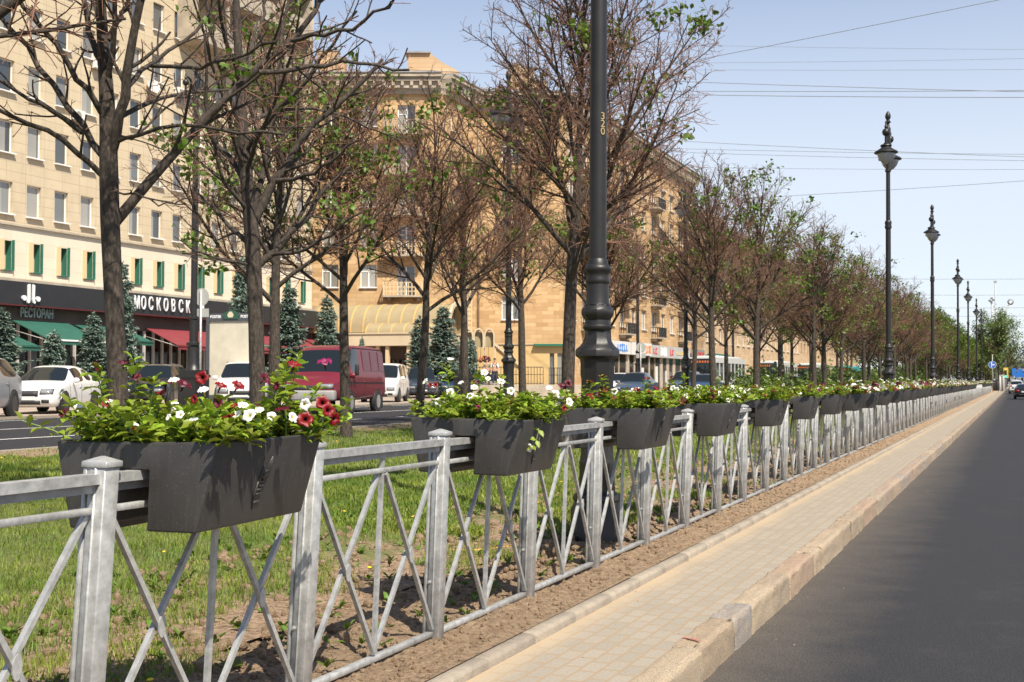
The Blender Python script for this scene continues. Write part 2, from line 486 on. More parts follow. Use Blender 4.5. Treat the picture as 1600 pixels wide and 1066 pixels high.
def lawn_z(x, y=0):
    D = -x
    z = 0.05 + (D - 2.5) * 0.0335
    return z
rng = np.random.default_rng(7)
def vnoise(x, y, s, seed=0):
    """cheap value noise"""
    x = np.asarray(x) * s; y = np.asarray(y) * s
    xi = np.floor(x).astype(int); yi = np.floor(y).astype(int); fx = x - xi; fy = y - yi
    def h(a, b):
        q = (a * 374761393 + b * 668265263 + seed * 974634) & 0x7fffffff
        q = ((q ^ (q >> 13)) * 1274126177) & 0x7fffffff
        return ((q ^ (q >> 16)) & 0xffff) / 65535.0
    fx = fx * fx * (3 - 2 * fx); fy = fy * fy * (3 - 2 * fy)
    return (h(xi, yi) * (1 - fx) + h(xi + 1, yi) * fx) * (1 - fy) + (h(xi, yi + 1) * (1 - fx) + h(xi + 1, yi + 1) * fx) * fy
def grid_sheet(name, xs, ys, zf, m):
    X, Y = np.meshgrid(xs, ys)
    Zv = zf(X, Y)
    V = np.stack([X.ravel(), Y.ravel(), Zv.ravel()], 1)
    nx = len(xs); ny = len(ys)
    i, j = np.meshgrid(np.arange(nx - 1), np.arange(ny - 1))
    a = (j * nx + i).ravel()
    Fc = np.stack([a, a + 1, a + nx + 1, a + nx], 1)
    o = npmesh(name, V, Fc, m, smooth=True)
    return tag(o, kind='structure')
def soil_z(X, Y):
    n = (vnoise(X, Y, 16, 1) - .5) * .022 + (vnoise(X, Y, 45, 2) - .5) * .016 + (vnoise(X, Y, 4, 3) - .5) * .03
    return 0.045 + n * np.clip((-2.52 - X) / .1, 0, 1) + (-X - 2.5) * 0.0335
ys_n = np.concatenate([np.arange(0.6, 14, .022), np.arange(14, 40, .09), np.arange(40, 424, 4.0)])
grid_sheet('soil_strip', np.arange(-3.72, -2.49, .022), ys_n, soil_z, M['soil'])
def lz2(X, Y):
    return 0.05 + (-X - 2.5) * .0335 + (vnoise(X, Y, 1.2, 5) - .5) * .05 + (vnoise(X, Y, 9, 6) - .5) * .02 * (X < -3.9)
grid_sheet('lawn', np.concatenate([np.arange(-13.3, -6, .2), np.arange(-6, -3.6, .06), [-3.6]]), np.concatenate([np.arange(-20, 1, 1.0), np.arange(1, 20, .08), np.arange(20, 60, .5), np.arange(60, 424, 4.)]), lz2, M['lawn'])
MB().box2((-13.38, -30, LZ - .3), (-13.22, YE, LZ + .035)).build('lawn_kerb', M['conc'])
tag(bpy.data.objects['lawn_kerb'], kind='structure')
# pavement between the two kerbs
sheet('pavement', -2.45, -1.66, 0.0, 0.0, -10, YE, M['pave'])
kb = MB(); y = -4.0; r = random.Random(3)
while y < 120:
    L = .62 + r.uniform(-.03, .05); dz = r.uniform(-.002, .002); dx = r.uniform(-.002, .002)
    kb.prism([(-2.495 + dx, -.15), (-2.412 + dx, -.15), (-2.412 + dx, .035 + dz), (-2.428 + dx, .052 + dz), (-2.495 + dx, .052 + dz)], 'y', y, y + L - .003)
    y += L
kb.box2((-2.495, 120, -.15), (-2.412, YE, .05))
tag(kb.build('concrete_edging', M['conc'], bevel=.004), kind='structure')
gk = MB(); r = random.Random(11)
cuts = [-3.0, -1.4, .1, 1.5, 2.6, 3.9, 5.05, 6.18, 7.02, 7.52, 8.27, 8.82, 9.27, 10.0, 10.4, 11.7, 12.4, 13.0, 13.5, 14.8]
while cuts[-1] < 110: cuts.append(cuts[-1] + r.choice([.45, .6, .8, 1.0, 1.2]))
for a, b in zip(cuts[:-1], cuts[1:]):
    dx = r.uniform(-.008, .008); dz = r.uniform(-.006, .006)
    gk.prism([(-1.70 + dx * .3, -.3), (-1.545 + dx, -.3), (-1.545 + dx, -.01 + dz), (-1.565 + dx, .012 + dz), (-1.70 + dx * .3, .008 + dz)], 'y', a + r.uniform(.002, .008), b - r.uniform(.002, .01))
gk.box2((-1.70, 110, -.3), (-1.545, YE + 300, .01))
gko = gk.build('granite_kerb', M['granite'], bevel=.012, seg=2)
tag(gko, kind='structure')
sub = gko.modifiers.new('rough', 'SUBSURF'); sub.subdivision_type = 'SIMPLE'; sub.levels = 0; sub.render_levels = 3
tex = bpy.data.textures.new('stone', 'CLOUDS'); tex.noise_scale = .07; tex.noise_depth = 3
dm = gko.modifiers.new('disp', 'DISPLACE'); dm.texture = tex; dm.strength = .034; dm.mid_level = .5; dm.texture_coords = 'GLOBAL'
# red marker line on one kerb stone
a = Vector((-1.70, 6.36, .0195)); b = Vector((-1.575, 6.22, .0195))
MB().add([(-1.695, 6.352, .021), (-1.64, 6.343, .024), (-1.585, 6.30, .023), (-1.582, 6.318, .023), (-1.64, 6.364, .024), (-1.695, 6.373, .021)], [(0, 1, 4, 5), (1, 2, 3, 4)]).build('red_paint_line', M['redpaint'])
tag(bpy.data.objects['red_paint_line'], kind='structure')
# pebbles and clods
ico = []
def clods(name, n, xr, yr, zf, smin, smax, m, seed):
    g = np.random.default_rng(seed)
    bm = bmesh.new(); bmesh.ops.create_icosphere(bm, subdivisions=1, radius=1)
    bv = np.array([v.co[:] for v in bm.verts]); bf = np.array([[v.index for v in f.verts] for f in bm.faces]); bm.free()
    x = g.uniform(*xr, n); y = yr[0] + (yr[1] - yr[0]) * g.uniform(0, 1, n) ** 1.7
    s = smin + (smax - smin) * g.uniform(0, 1, n) ** 3
    z = zf(x, y)
    V = bv[None] * (1 + g.uniform(-.3, .3, (n, len(bv), 1))) * (s[:, None, None] * g.uniform(.6, 1.2, (n, 1, 3)))
    V = V + np.stack([x, y, z + s * .25], 1)[:, None]
    Fc = bf[None] + (np.arange(n) * len(bv))[:, None, None]
    o = npmesh(name, V.reshape(-1, 3), Fc.reshape(-1, 3), m)
    return tag(o, kind='stuff')
tag(clods('soil_clods', 15000, (-3.75, -2.52), (1.2, 34), lambda x, y: soil_z(x, y), .003, .021, M['soil'], 1), 'loose crumbs of dry brown soil along the fence', 'soil')
tag(clods('soil_lumps', 5000, (-5.3, -3.1), (1.8, 26), lambda x, y: lz2(x, y), .005, .045, M['soil'], 4), 'larger lumps of dug brown soil behind the fence', 'soil')
tag(clods('road_grit', 90, (-1.53, -1.05), (2.5, 22), lambda x, y: x * 0 - .18, .002, .007, M['granite'], 2), 'scattered pale grit on the asphalt beside the kerb', 'grit')
tag(clods('pavement_grit', 120, (-2.4, -1.7), (3.5, 30), lambda x, y: x * 0, .002, .007, M['conc'], 3), 'small crumbs of stone on the paving blocks', 'grit')
# grass
def grass():
    g = np.random.default_rng(5)
    def layer(n, yr, pw, wid, hmin, hmax):
        x = -2.95 - 10.2 * g.uniform(0, 1, n) ** 1.25; y = yr[0] + (yr[1] - yr[0]) * g.uniform(0, 1, n) ** pw
        dens = vnoise(x, y, 1.1, 11) * .6 + vnoise(x, y, 3.3, 12) * .4
        edge = np.clip((-x - 3.1) / 2.3, 0, 1)
        keep = g.uniform(0, 1, n) < np.clip((dens - .66 + edge * .58) * 6, 0, 1)
        keep &= ~((x < -12.5) & (g.uniform(0, 1, n) < .75))
        x = x[keep]; y = y[keep]; n = len(x)
        z = lz2(x, y)
        h = g.uniform(hmin, hmax, n) * (.55 + .8 * vnoise(x, y, 2.0, 13)); a = g.uniform(0, 2 * np.pi, n); lean = g.uniform(.1, .9, n) * h; la = g.uniform(0, 2 * np.pi, n)
        dx = np.cos(a) * wid / 2; dy = np.sin(a) * wid / 2
        mx = np.cos(la) * lean; my = np.sin(la) * lean
        P = np.stack([np.stack([x - dx, y - dy, z], 1), np.stack([x + dx, y + dy, z], 1),
                      np.stack([x + dx * .7 + mx * .35, y + dy * .7 + my * .35, z + h * .6], 1), np.stack([x - dx * .7 + mx * .35, y - dy * .7 + my * .35, z + h * .6], 1),
                      np.stack([x + mx, y + my, z + h * (1 - .3 * lean / h)], 1)], 1)
        return P
    A = layer(230000, (1.2, 14), 1.3, .0055, .02, .075)
    B = layer(150000, (9, 60), 1.6, .014, .03, .085)
    P = np.concatenate([A, B]); n = len(P)
    V = P.reshape(-1, 3); b = np.arange(n) * 5
    T = np.concatenate([np.stack([b, b + 1, b + 2], 1), np.stack([b, b + 2, b + 3], 1), np.stack([b + 3, b + 2, b + 4], 1)])
    return npmesh('grass', V, T, M['grass'])
tag(grass(), 'short yellowish green grass on the median lawn', 'grass', kind='stuff')
# broad-leaf weeds and dandelions
def leaf_quads(P, dirs, ups, ln, wd, fold=.15):
    """ovate leaves: six verts each. P (n,3) base, dirs (n,3), ups (n,3)"""
    dirs = dirs / np.linalg.norm(dirs, axis=1, keepdims=True)
    s = np.cross(dirs, ups); s /= np.maximum(np.linalg.norm(s, axis=1, keepdims=True), 1e-6)
    u = np.cross(s, dirs)
    ln = np.asarray(ln)[:, None]; wd = np.asarray(wd)[:, None]
    v0 = P; v1 = P + dirs * ln * .38 + s * wd * .5 + u * wd * fold; v2 = P + dirs * ln * .78 + s * wd * .36 + u * (wd * fold - ln * .06)
    v3 = P + dirs * ln - u * ln * .2
    v4 = P + dirs * ln * .78 - s * wd * .36 + u * (wd * fold - ln * .06); v5 = P + dirs * ln * .38 - s * wd * .5 + u * wd * fold
    vm = P + dirs * ln * .5
    V = np.stack([v0, v1, v2, v3, v4, v5, vm], 1).reshape(-1, 3)
    b = np.arange(len(P)) * 7
    T = np.concatenate([np.stack([b + 6, b + i, b + (i + 1) % 6], 1) for i in range(6)])
    return V, T
g = np.random.default_rng(21)
nw = 900; wx = g.uniform(-5.6, -2.95, nw); wy = 1.8 + 24 * g.uniform(0, 1, nw) ** 1.5
Pb = []; Db = []
for x, y in zip(wx, wy):
    k = g.integers(3, 8)
    for q in range(k):
        a = g.uniform(0, 6.28); Pb.append((x, y, float(lz2(np.array(x), np.array(y))) + .004)); Db.append((math.cos(a), math.sin(a), g.uniform(.3, 1.6)))
Pb = np.array(Pb); Db = np.array(Db)
V, T = leaf_quads(Pb, Db, np.tile([0, 0, 1.], (len(Pb), 1)), g.uniform(.03, .085, len(Pb)), g.uniform(.014, .036, len(Pb)))
tag(npmesh('weeds', V, T, M['leaf']), 'small broad-leaved weeds scattered in the soil by the fence', 'weeds', kind='stuff')
dn = MB()
dn.tube([(0, 0, 0), (.004, 0, .05), (.002, .002, .085)], .0018, 4, 0)
dn.lathe([(.003, .083), (.017, .088), (.019, .094), (.010, .099), (0.001, .100)], (.002, .002, 0), 9, 1)
dnd = dn.build('dandelion', [M['stem'], M['yellow']])
for i in range(34):
    o = dnd if i == 0 else dnd.copy()
    if i: COL.objects.link(o)
    y = 2.2 + 15 * g.uniform() ** 1.2; x = -3.05 - 4.2 * g.uniform()
    if i % 3 == 0: y = 10 + 16 * g.uniform(); x = -9 - 3.5 * g.uniform()
    o.location = (x, y, float(lz2(np.array(x), np.array(y)))); s = g.uniform(.7, 1.2); o.scale = (s, s, s); o.rotation_euler = (g.uniform(-.2, .2), g.uniform(-.2, .2), g.uniform(0, 6))
    tag(o, 'small yellow dandelion flower on a short stem in the lawn', 'dandelion', 'dandelions dotted over the lawn')
# yellow hose lying in the lawn
hp = [gp(px, py, z=.10) for px, py in ((668, 862), (700, 860), (735, 860), (760, 859), (778, 856), (800, 853))]
tag(MB().tube(hp, .009, 6).build('hose', mat('yellow_hose', (.55, .30, .05), .6)), 'short piece of yellow ochre hose lying on the soil behind the fence', 'hose')
# ------------------------------------------------------------------ fence, planters, petunias
FX, FZ, PIT, Y0 = -2.87, 0.05, 1.295, 3.10
LX, LY = 0.018, 0.050                    # the whole run leans a little
def shear(v): return (v[0] + LX * v[2], v[1] + LY * v[2], v[2])
def fy(n): return Y0 + PIT * n
def post_mb():
    m = MB(shear)
    pr = [(-.055, -.036), (-.040, -.036), (-.040, -.022), (-.030, -.022), (-.030, -.036), (-.006, -.036), (-.003, -.041), (.001, -.041), (.004, -.036),
          (.036, -.036), (.040, -.032), (.040, .032), (.036, .036), (-.055, .036)]
    m.prism(pr, 'z', -.04, 1.075)
    m.prism([(-.052, -.034), (.038, -.034), (.038, .034), (-.052, .034)], 'z', 1.0, 1.08)
    return m
def cap_mb():
    m = MB(shear)
    a, b = .054, .041
    c = -.007
    vs = [(c + sx * a, sy * b, z) for z in (1.076, 1.096) for sx, sy in ((-1, -1), (1, -1), (1, 1), (-1, 1))]
    vs += [(c + sx * .006, sy * .006, 1.113) for sx, sy in ((-1, -1), (1, -1), (1, 1), (-1, 1))]
    m.add(vs, [(3, 2, 1, 0), (8, 9, 10, 11)] + [(i, (i + 1) % 4, 4 + (i + 1) % 4, 4 + i) for i in range(4)] + [(4 + i, 4 + (i + 1) % 4, 8 + (i + 1) % 4, 8 + i) for i in range(4)])
    return m
def bolt_mb():
    m = MB(shear)
    rot = Matrix.Rotation(R(90), 3, 'X')
    m.lathe([(.0, -.002), (.011, 0), (.011, .004), (.007, .006), (.007, .012), (.0, .013)], (-.022, -.036, .30), 6, rot=rot, sm=False, caps=False)
    return m
A0, B0 = .038, PIT - .045
MY = PIT / 2
def frame_mb():
    m = MB(shear)
    m.box2((-.018, A0, .02), (.018, B0, .048))                       # bottom rail
    return m
def midrail_mb():
    m = MB(shear); m.box2((-.013, A0, .925), (.013, B0, .948)); return m
def toprail_mb():
    m = MB(shear)
    m.prism([(-.034, 1.052), (-.034, 1.018), (-.022, 1.018), (-.022, 1.040), (.030, 1.040), (.030, 1.026), (.034, 1.026), (.034, 1.060), (-.030, 1.060)], 'y', A0 - .06, B0 + .03)
    m.box2((-.018, A0, .996), (.012, B0, 1.0385), 1)
    return m
def upright_mb():
    m = MB(shear); m.box2((-.010, MY - .011, .049), (.010, MY + .011, 1.0)); return m
def brace_mb(k):
    m = MB(shear)
    y0, y1 = (A0 + .005, MY - .018) if k < 2 else (MY + .018, B0 - .005)
    off = .0105 if k % 2 else -.0105
    if k % 2 == 0: a, b = (off, y0, .06), (off, y1, .92)
    else: a, b = (off, y1, .06), (off, y0, .92)
    m.beam(a, b, .019, .021, up=(1, 0, 0))
    return m
def plate_mb(k):
    m = MB(shear)
    yc = (A0 + MY - .013) / 2 if k == 0 else (MY + .013 + B0) / 2
    pts = [(yc + .019 * math.cos(a), .49 + .042 * math.sin(a)) for a in [2 * math.pi * i / 14 for i in range(14)]]
    m.prism(pts, 'x', .0205, .026)
    return m
def make_fence(label, n0, n1, detail):
    root = empty('fence', (FX, fy(n0), FZ), 0, label, 'fence')
    post = post_mb().build('post', M['galv'], root, bevel=.0015)
    cap = cap_mb().build('cap', M['galv'], post, bevel=.003, seg=2)
    bolt = bolt_mb().build('bolt', M['galv_dark'], post)
    panel = frame_mb().build('panel', M['galv'], root, bevel=.0015)
    subs = [toprail_mb().build('top_rail', [M['galv'], M['galv_dark']], panel),
            midrail_mb().build('middle_rail', M['galv'], panel, bevel=.0015), upright_mb().build('upright', M['galv'], panel)]
    subs += [brace_mb(k).build('brace', M['galv'], panel) for k in range(4)]
    subs += [plate_mb(k).build('joint_plate', M['galv'], panel) for k in range(2)]
    far = None
    r = random.Random(5)
    for i, n in enumerate(range(n0, n1 + 1)):
        yy = PIT * i; tilt = r.uniform(-.012, .012)
        def place(o):
            o.location = (r.uniform(-.004, .004), yy, r.uniform(-.006, .006)); o.rotation_euler = (tilt * .3, tilt, 0)
        if i == 0: place(post)
        else:
            p = post.copy(); COL.objects.link(p); p.parent = root; place(p)
            if n < detail * 2:
                for s in (cap, bolt):
                    c = s.copy(); COL.objects.link(c); c.parent = p
            else:
                c = cap.copy(); COL.objects.link(c); c.parent = p
        if n == n1: break
        if i == 0: panel.location = (0, 0, 0)
        else:
            q = panel.copy(); COL.objects.link(q); q.parent = root; q.location = (r.uniform(-.003, .003), yy, r.uniform(-.008, .008))
            for s in subs:
                c = s.copy(); COL.objects.link(c); c.parent = q
    return root
make_fence('long galvanized steel railing with crossed bars, running from the foreground along the pavement', -1, 68, 16)
make_fence('distant last stretch of galvanized railing ending by the round blue road sign', 69, 121, 0)

# planters --------------------------------------------------------------
PL, PW, PW2, PH = .665, .356, .270, .31        # length, half width on top, half width at the bottom, height
def planter_mb():
    m = MB(shear)
    zt = PH; s0 = .065; s1 = -.06; sh = .212   # slot for the rail
    poly = [(-PW2 - .005, 0), (s1 - .035, 0), (s1, .03), (s1, sh), (s0, sh), (s0, 0), (PW2, 0), (PW, zt), (PW - .022, zt), (PW - .03, zt - .035), (-PW + .03, zt - .035), (-PW + .022, zt), (-PW, zt)]
    h = PL / 2
    poly = poly[:8] + poly[12:]
    m.prism(poly, 'y', -h, h)
    return m
    # end rims so that the soil sits in a tray
    for sy in (-1, 1):
        a, b = sorted((sy * h, sy * (h - .02)))
        m.prism([(-PW + .030, zt - .036), (PW - .030, zt - .036), (PW - .022, zt - .0005), (-PW + .022, zt - .0005)], 'y', a + .0003, b - .0003)
    return m
def emblem_mb():
    """little embossed ship-like badge on the road side of a planter"""
    m = MB(shear)
    sl = (PW - PW2) / PH
    def P(y, z): return (PW2 + sl * z + .002, y, z)
    def line(pts, r=.0048): m.tube([P(*p) for p in pts], r, 5)
    line([(-.035, .075), (-.030, .150), (.006, .150)]); line([(-.035, .075), (.004, .078)]); line([(-.020, .150), (-.018, .205)], .003)
    line([(-.030, .150), (-.012, .190), (.006, .150)]); line([(-.005, .150), (.012, .215), (.020, .240)], .003)
    line([(.006, .150), (.022, .205), (.020, .240)]); line([(-.018, .165), (.012, .172)]); line([(-.015, .182), (.015, .19)])
    line([(-.030, .105), (.002, .107)]); line([(-.032, .12), (.000, .122)]); line([(-.02, .135), (.01, .136)]); line([(-.024, .05), (-.028, .075)], .002)
    return m
pl_m = planter_mb().build('flower_box', [M['planter']], None)
bm = bmesh.new(); bm.from_mesh(pl_m.data); bm.normal_update()
tf = max(bm.faces, key=lambda f: f.calc_center_median().z + f.normal.z)
ir = bmesh.ops.inset_region(bm, faces=[tf], thickness=.024, depth=0)
for v in tf.verts: v.co.z -= .04
ed = [e for e in bm.edges if len(e.link_faces) == 2 and e.calc_face_angle(0) > .5]
bmesh.ops.bevel(bm, geom=ed, offset=.009, segments=3, profile=.5, affect='EDGES', clamp_overlap=True)
for f in bm.faces: f.smooth = True
bm.to_mesh(pl_m.data); bm.free(); pl_m.data.set_sharp_from_angle(angle=R(50))
em_m = emblem_mb().build('emblem', M['planter'], pl_m)
so_m = MB(shear).box2((-PW + .032, -PL / 2 + .021, PH - .034), (PW - .032, PL / 2 - .021, PH - .018)).build('soil', M['potsoil'], pl_m)
ORD = ['largest dark grey flower box, nearest the camera, with an embossed ship badge',
       'second dark grey flower box, with a white flower dangling over its road side',
       'dark grey flower box third from the camera, just right of the near lamp post foot',
       'dark grey flower box fourth from the camera along the railing',
       'dark grey flower box fifth from the camera along the railing',
       'dark grey flower box sixth from the camera along the railing',
       'dark grey flower box seventh from the camera along the railing',
       'dark grey flower box eighth from the camera along the railing']
PLZ = .855
planters = []
rj = random.Random(8)
ks = list(range(0, 34)) + list(range(43, 58))
jit = [0.0, .115, .08, -.05, .03, -.03]
for k in ks:
    o = pl_m if k == 0 else copy_tree(pl_m)
    y = fy(2 * k) + .532 + (jit[k] if k < 6 else rj.uniform(-.06, .06))
    o.location = (FX + .004 + LX * PLZ, y, FZ + PLZ + rj.uniform(-.006, .006))
    o.rotation_euler = (rj.uniform(-.012, .012), rj.uniform(-.015, .015), rj.uniform(-.02, .02))
    if k < 8: lab, grp = ORD[k], 'flower boxes on the railing'
    elif k < 34: lab, grp = 'small dark grey flower box in the tight receding row along the railing', 'receding flower boxes on the railing'
    else: lab, grp = 'tiny dark flower box on the far railing near the blue road sign', 'flower boxes at the far end of the railing'
    tag(o, lab, 'flower box', grp)
    planters.append((k, o.location.copy()))

# petunias ----------------------------------------------------------------
def shoots(seed, n, spread=(.34, .31), hbase=(.05, .155), tall=(), outw=.35, leafs=(.042, .074)):
    g = np.random.default_rng(seed)
    st = MB(); P = []; Dr = []; Up = []; Ln = []
    tips = []
    specs = []
    for i in range(n):
        x = g.uniform(-1, 1) * spread[0]; y = g.uniform(-1, 1) * spread[1]
        h = g.uniform(*hbase)
        ed = max(abs(x) / spread[0], abs(y) / spread[1])
        o = Vector((x / spread[0], y / spread[1], 0)) * (outw * h * ed * 2.0) + Vector((g.normal() * .02, g.normal() * .02, 0))
        if ed > .8 and g.uniform() < .5: o *= 1.7; h *= .6
        specs.append((Vector((x, y, -.005)), Vector((x, y, h)) + o, h))
    for (x, y, h, ox, oy) in tall: specs.append((Vector((x, y, 0)), Vector((x + ox, y + oy, h)), h))
    for b, t, h in specs:
        mid = b.lerp(t, .5) + Vector((0, 0, h * .12)) + (b - t).cross(Vector((0, 0, 1))) * float(g.uniform(-.15, .15))
        pts = [b, b.lerp(mid, .55), mid, mid.lerp(t, .6), t]
        st.tube(pts, [.0034, .003, .0027, .0022, .0016], 5, cap=False)
        tips.append(t)
        nl = int(8 + h * 60)
        for j in range(nl):
            f = (j + .6) / nl * 4; i0 = min(int(f), 3); p = pts[i0].lerp(pts[i0 + 1], f - i0)
            a = j * 2.4 + g.uniform(-.5, .5)
            d = Vector((math.cos(a), math.sin(a), g.uniform(-.05, .75) if j < nl - 3 else g.uniform(.6, 1.6)))
            P.append(p); Dr.append(d); Up.append((g.normal() * .25, g.normal() * .25, 1)); Ln.append(g.uniform(*leafs) * (1 if j < nl - 3 else .7))
    P = np.array([p[:] for p in P]); Dr = np.array([p[:] for p in Dr]); Up = np.array(Up); Ln = np.array(Ln)
    V, T = leaf_quads(P, Dr, Up, Ln, Ln * g.uniform(.5, .72, len(Ln)))
    return st, V, T, tips
def flower_mesh(name, m_pet, m_thr, seed):
    g = random.Random(seed); n = 20; V = []; Fc = []; mi = []
    prof = [(.0030, -.040), (.0042, -.020), (.0085, -.006), (.018, .0015), (.027, .0035), (.031, .000)]
    for j, (r, z) in enumerate(prof):
        for k in range(n):
            a = 2 * math.pi * k / n
            lobe = math.cos(5 * a)
            rr = r * (1 + (.10 * lobe + g.uniform(-.05, .05)) * (j / 5.0)); zz = z + (.0032 * math.cos(10 * a + 1) + g.uniform(-.003, .003)) * max(0, j - 3) - .002 * lobe * (j / 5.)
            V.append((rr * math.cos(a), rr * math.sin(a), zz))
    for j in range(5):
        for k in range(n):
            Fc.append((j * n + k, j * n + (k + 1) % n, (j + 1) * n + (k + 1) % n, (j + 1) * n + k)); mi.append(1 if j < 2 else 0)
    me = bpy.data.meshes.new(name); me.from_pydata(V, [], Fc); me.materials.append(m_pet); me.materials.append(m_thr)
    me.polygons.foreach_set('material_index', mi); me.polygons.foreach_set('use_smooth', [True] * len(Fc)); me.update()
    return me
FM = {'w': flower_mesh('white_flower', M['white_petal'], M['throat_yellow'], 1), 'r': flower_mesh('red_flower', M['red_petal'], M['throat_dark'], 2),
      'c': flower_mesh('crimson_flower', M['crimson_petal'], M['throat_dark'], 3), 'p': flower_mesh('pink_flower', M['pink_petal'], M['crimson_petal'], 4)}
NMF = {'w': 'white_flower', 'r': 'red_flower', 'c': 'crimson_flower', 'p': 'pink_flower'}
def put_flower(kind, parent, loc, dirv, s=1.0):
    o = bpy.data.objects.new(NMF[kind], FM[kind]); COL.objects.link(o); o.parent = parent
    o.location = loc; o.rotation_euler = Vector(dirv).normalized().to_track_quat('Z', 'Y').to_euler(); s *= .80; o.scale = (s, s, s)
    return o
def plant_obj(seed, n, **k):
    st, V, T, tips = shoots(seed, n, **k)
    fo = npmesh('foliage', V, T, M['petleaf'])
    se = st.build('stems', M['stem'], fo)
    return fo, se, tips
RIM = PLZ + PH - .02
CAMV = Vector((0, 0, CAMZ))
# first two boxes: flowers put where the photograph has them
def special(k, loc, seed, tall, fl, label, n=62):
    fo, se, tips = plant_obj(seed, n, tall=tall)
    base = Vector(loc) + Vector((LX * PH, LY * PH, PH - .02))
    root = empty('petunias', base, 0, label, 'petunias', 'petunias in the flower boxes')
    fo.parent = root
    g = random.Random(seed)
    for kind, px, py, dd, fx, fyy, fz, s in fl:
        w = gp(px, py, y=loc[1] + dd - .11)
        put_flower(kind, root, w - base, (fx, fyy, fz), s * (.86 if kind == 'w' else 1.0))
    for t in tips[::7]:
        put_flower(g.choice('wrccrc' if k == 0 else 'wwwr'), root, t + Vector((0, 0, .012)), (g.uniform(-.6, .9), g.uniform(-.9, .5), g.uniform(.4, 1)), g.uniform(.7, .95))
    return root
P0 = planters[0][1]; P1 = planters[1][1]
special(0, P0, 31, [(-.24, -.20, .27, -.03, -.03), (-.05, -.26, .31, -.03, 0), (-.03, -.24, .24, .02, .02), (.28, .08, .24, .02, .02), (.26, .2, .33, .03, .05), (.3, .15, .30, -.02, .02), (-.31, -.1, .12, -.12, -.06), (-.29, -.22, .10, -.10, -.05), (.29, .22, .2, .07, .05), (.2, .24, .28, .0, .05)],
    [('r', 315, 590, .0, .2, -1, .15, 1.02), ('r', 345, 602, .0, .5, -.1, 1, .95), ('r', 372, 602, .0, .7, -.2, .9, 1.0), ('w', 318, 609, -.02, .1, -.5, 1, 1.0), ('c', 258, 599, -.02, .0, -.1, 1, 1.05), ('w', 272, 594, .1, .1, -.4, 1, 1.05), ('c', 288, 600, -.02, .5, -.1, .8, 1.1), ('r', 250, 615, -.05, -.2, -.6, .7, .8),
     ('c', 340, 629, -.1, .1, -.9, .2, .8), ('r', 303, 624, -.1, -.2, -1, .1, .7), ('w', 380, 633, -.1, .3, -.4, .9, .9), ('w', 389, 649, -.12, .1, -.9, .5, 1.12), ('r', 358, 651, -.15, -.3, .0, 1, 1.0), ('w', 370, 648, -.1, -.2, -.7, .6, .85), ('c', 441, 639, .1, -.1, -.2, 1, 1.15), ('w', 458, 652, .1, .8, -.2, .4, .95),
     ('r', 477, 655, .1, .6, -.9, .3, 1.12), ('w', 477, 632, .1, .8, -.5, -.1, 1.0), ('r', 459, 569, .15, .4, -.2, 1, 1.1), ('p', 507, 565, .2, .1, -.4, 1, 1.1), ('r', 504, 629, .15, .6, -.8, .3, 1.05), ('r', 513, 641, .15, .8, -.6, .2, 1.0), ('r', 523, 655, .2, .9, -.3, -.2, 1.0), ('c', 415, 592, .1, .9, -.1, .6, 1.0), ('c', 432, 603, .1, -.3, -.9, .2, .7),
     ('w', 303, 655, -.2, .1, -.3, 1, .75), ('w', 172, 627, -.2, .1, -.2, 1, .8), ('w', 281, 648, -.2, .2, -.8, .5, .75), ('w', 263, 652, -.22, -.3, -.8, .5, .6), ('w', 425, 651, .05, .6, -.6, .5, .9), ('c', 192, 566, -.15, .1, -.3, 1, .8), ('c', 213, 589, -.15, .2, -.5, .6, .7), ('r', 366, 634, -.05, .1, -.5, .9, .6), ('w', 405, 641, 0, .1, -.5, .9, .9)],
    'bushy petunias with red, white and crimson flowers in the nearest and largest flower box', n=140)
special(1, P1, 37, [(-.2, -.1, .32, -.02, -.02), (-.1, .05, .27, .02, 0), (.02, .1, .26, 0, .03), (.3, .1, .16, .12, .02), (.3, -.05, .10, .14, -.02), (-.33, -.1, .10, -.10, -.03)],
    [('w', 703, 613, -.1, .2, -1, .4, 1.1), ('w', 741, 605, .0, .2, -.6, .8, 1.05), ('w', 798, 611, .1, .3, -1, .35, 1.1), ('w', 704, 561, .1, .2, -.3, 1, .95), ('w', 695, 587, 0, -.4, -.5, .8, .95), ('w', 664, 596, -.1, -.5, -.6, .6, 1.0), ('w', 757, 582, .1, .3, -.6, .6, 1.1), ('w', 783, 596, .2, .4, -.5, .8, 1.15), ('w', 762, 592, .2, .1, -.6, .7, .95),
     ('w', 876, 618, .25, .6, -.6, .5, 1.15), ('w', 890, 628, .22, .9, -.5, .4, 1.2), ('w', 868, 612, .25, .3, -.3, 1, 1.0), ('r', 882, 638, .2, .8, -.6, .1, .7), ('r', 680, 601, 0, .2, -.9, .4, .65), ('r', 672, 602, 0, -.2, -.9, .4, .6), ('c', 744, 597, .1, .1, -.3, 1, .9), ('p', 747, 637, -.2, .1, -.9, .3, .65), ('c', 879, 604, .3, .5, -.4, .8, 1.1), ('c', 889, 599, .3, .7, -.6, .5, 1.0), ('w', 720, 598, .1, -.2, -.5, .9, .9), ('w', 858, 606, .3, .2, -.5, .8, 1.0)],
    'petunias with mostly white flowers in the second flower box from the camera', n=132)
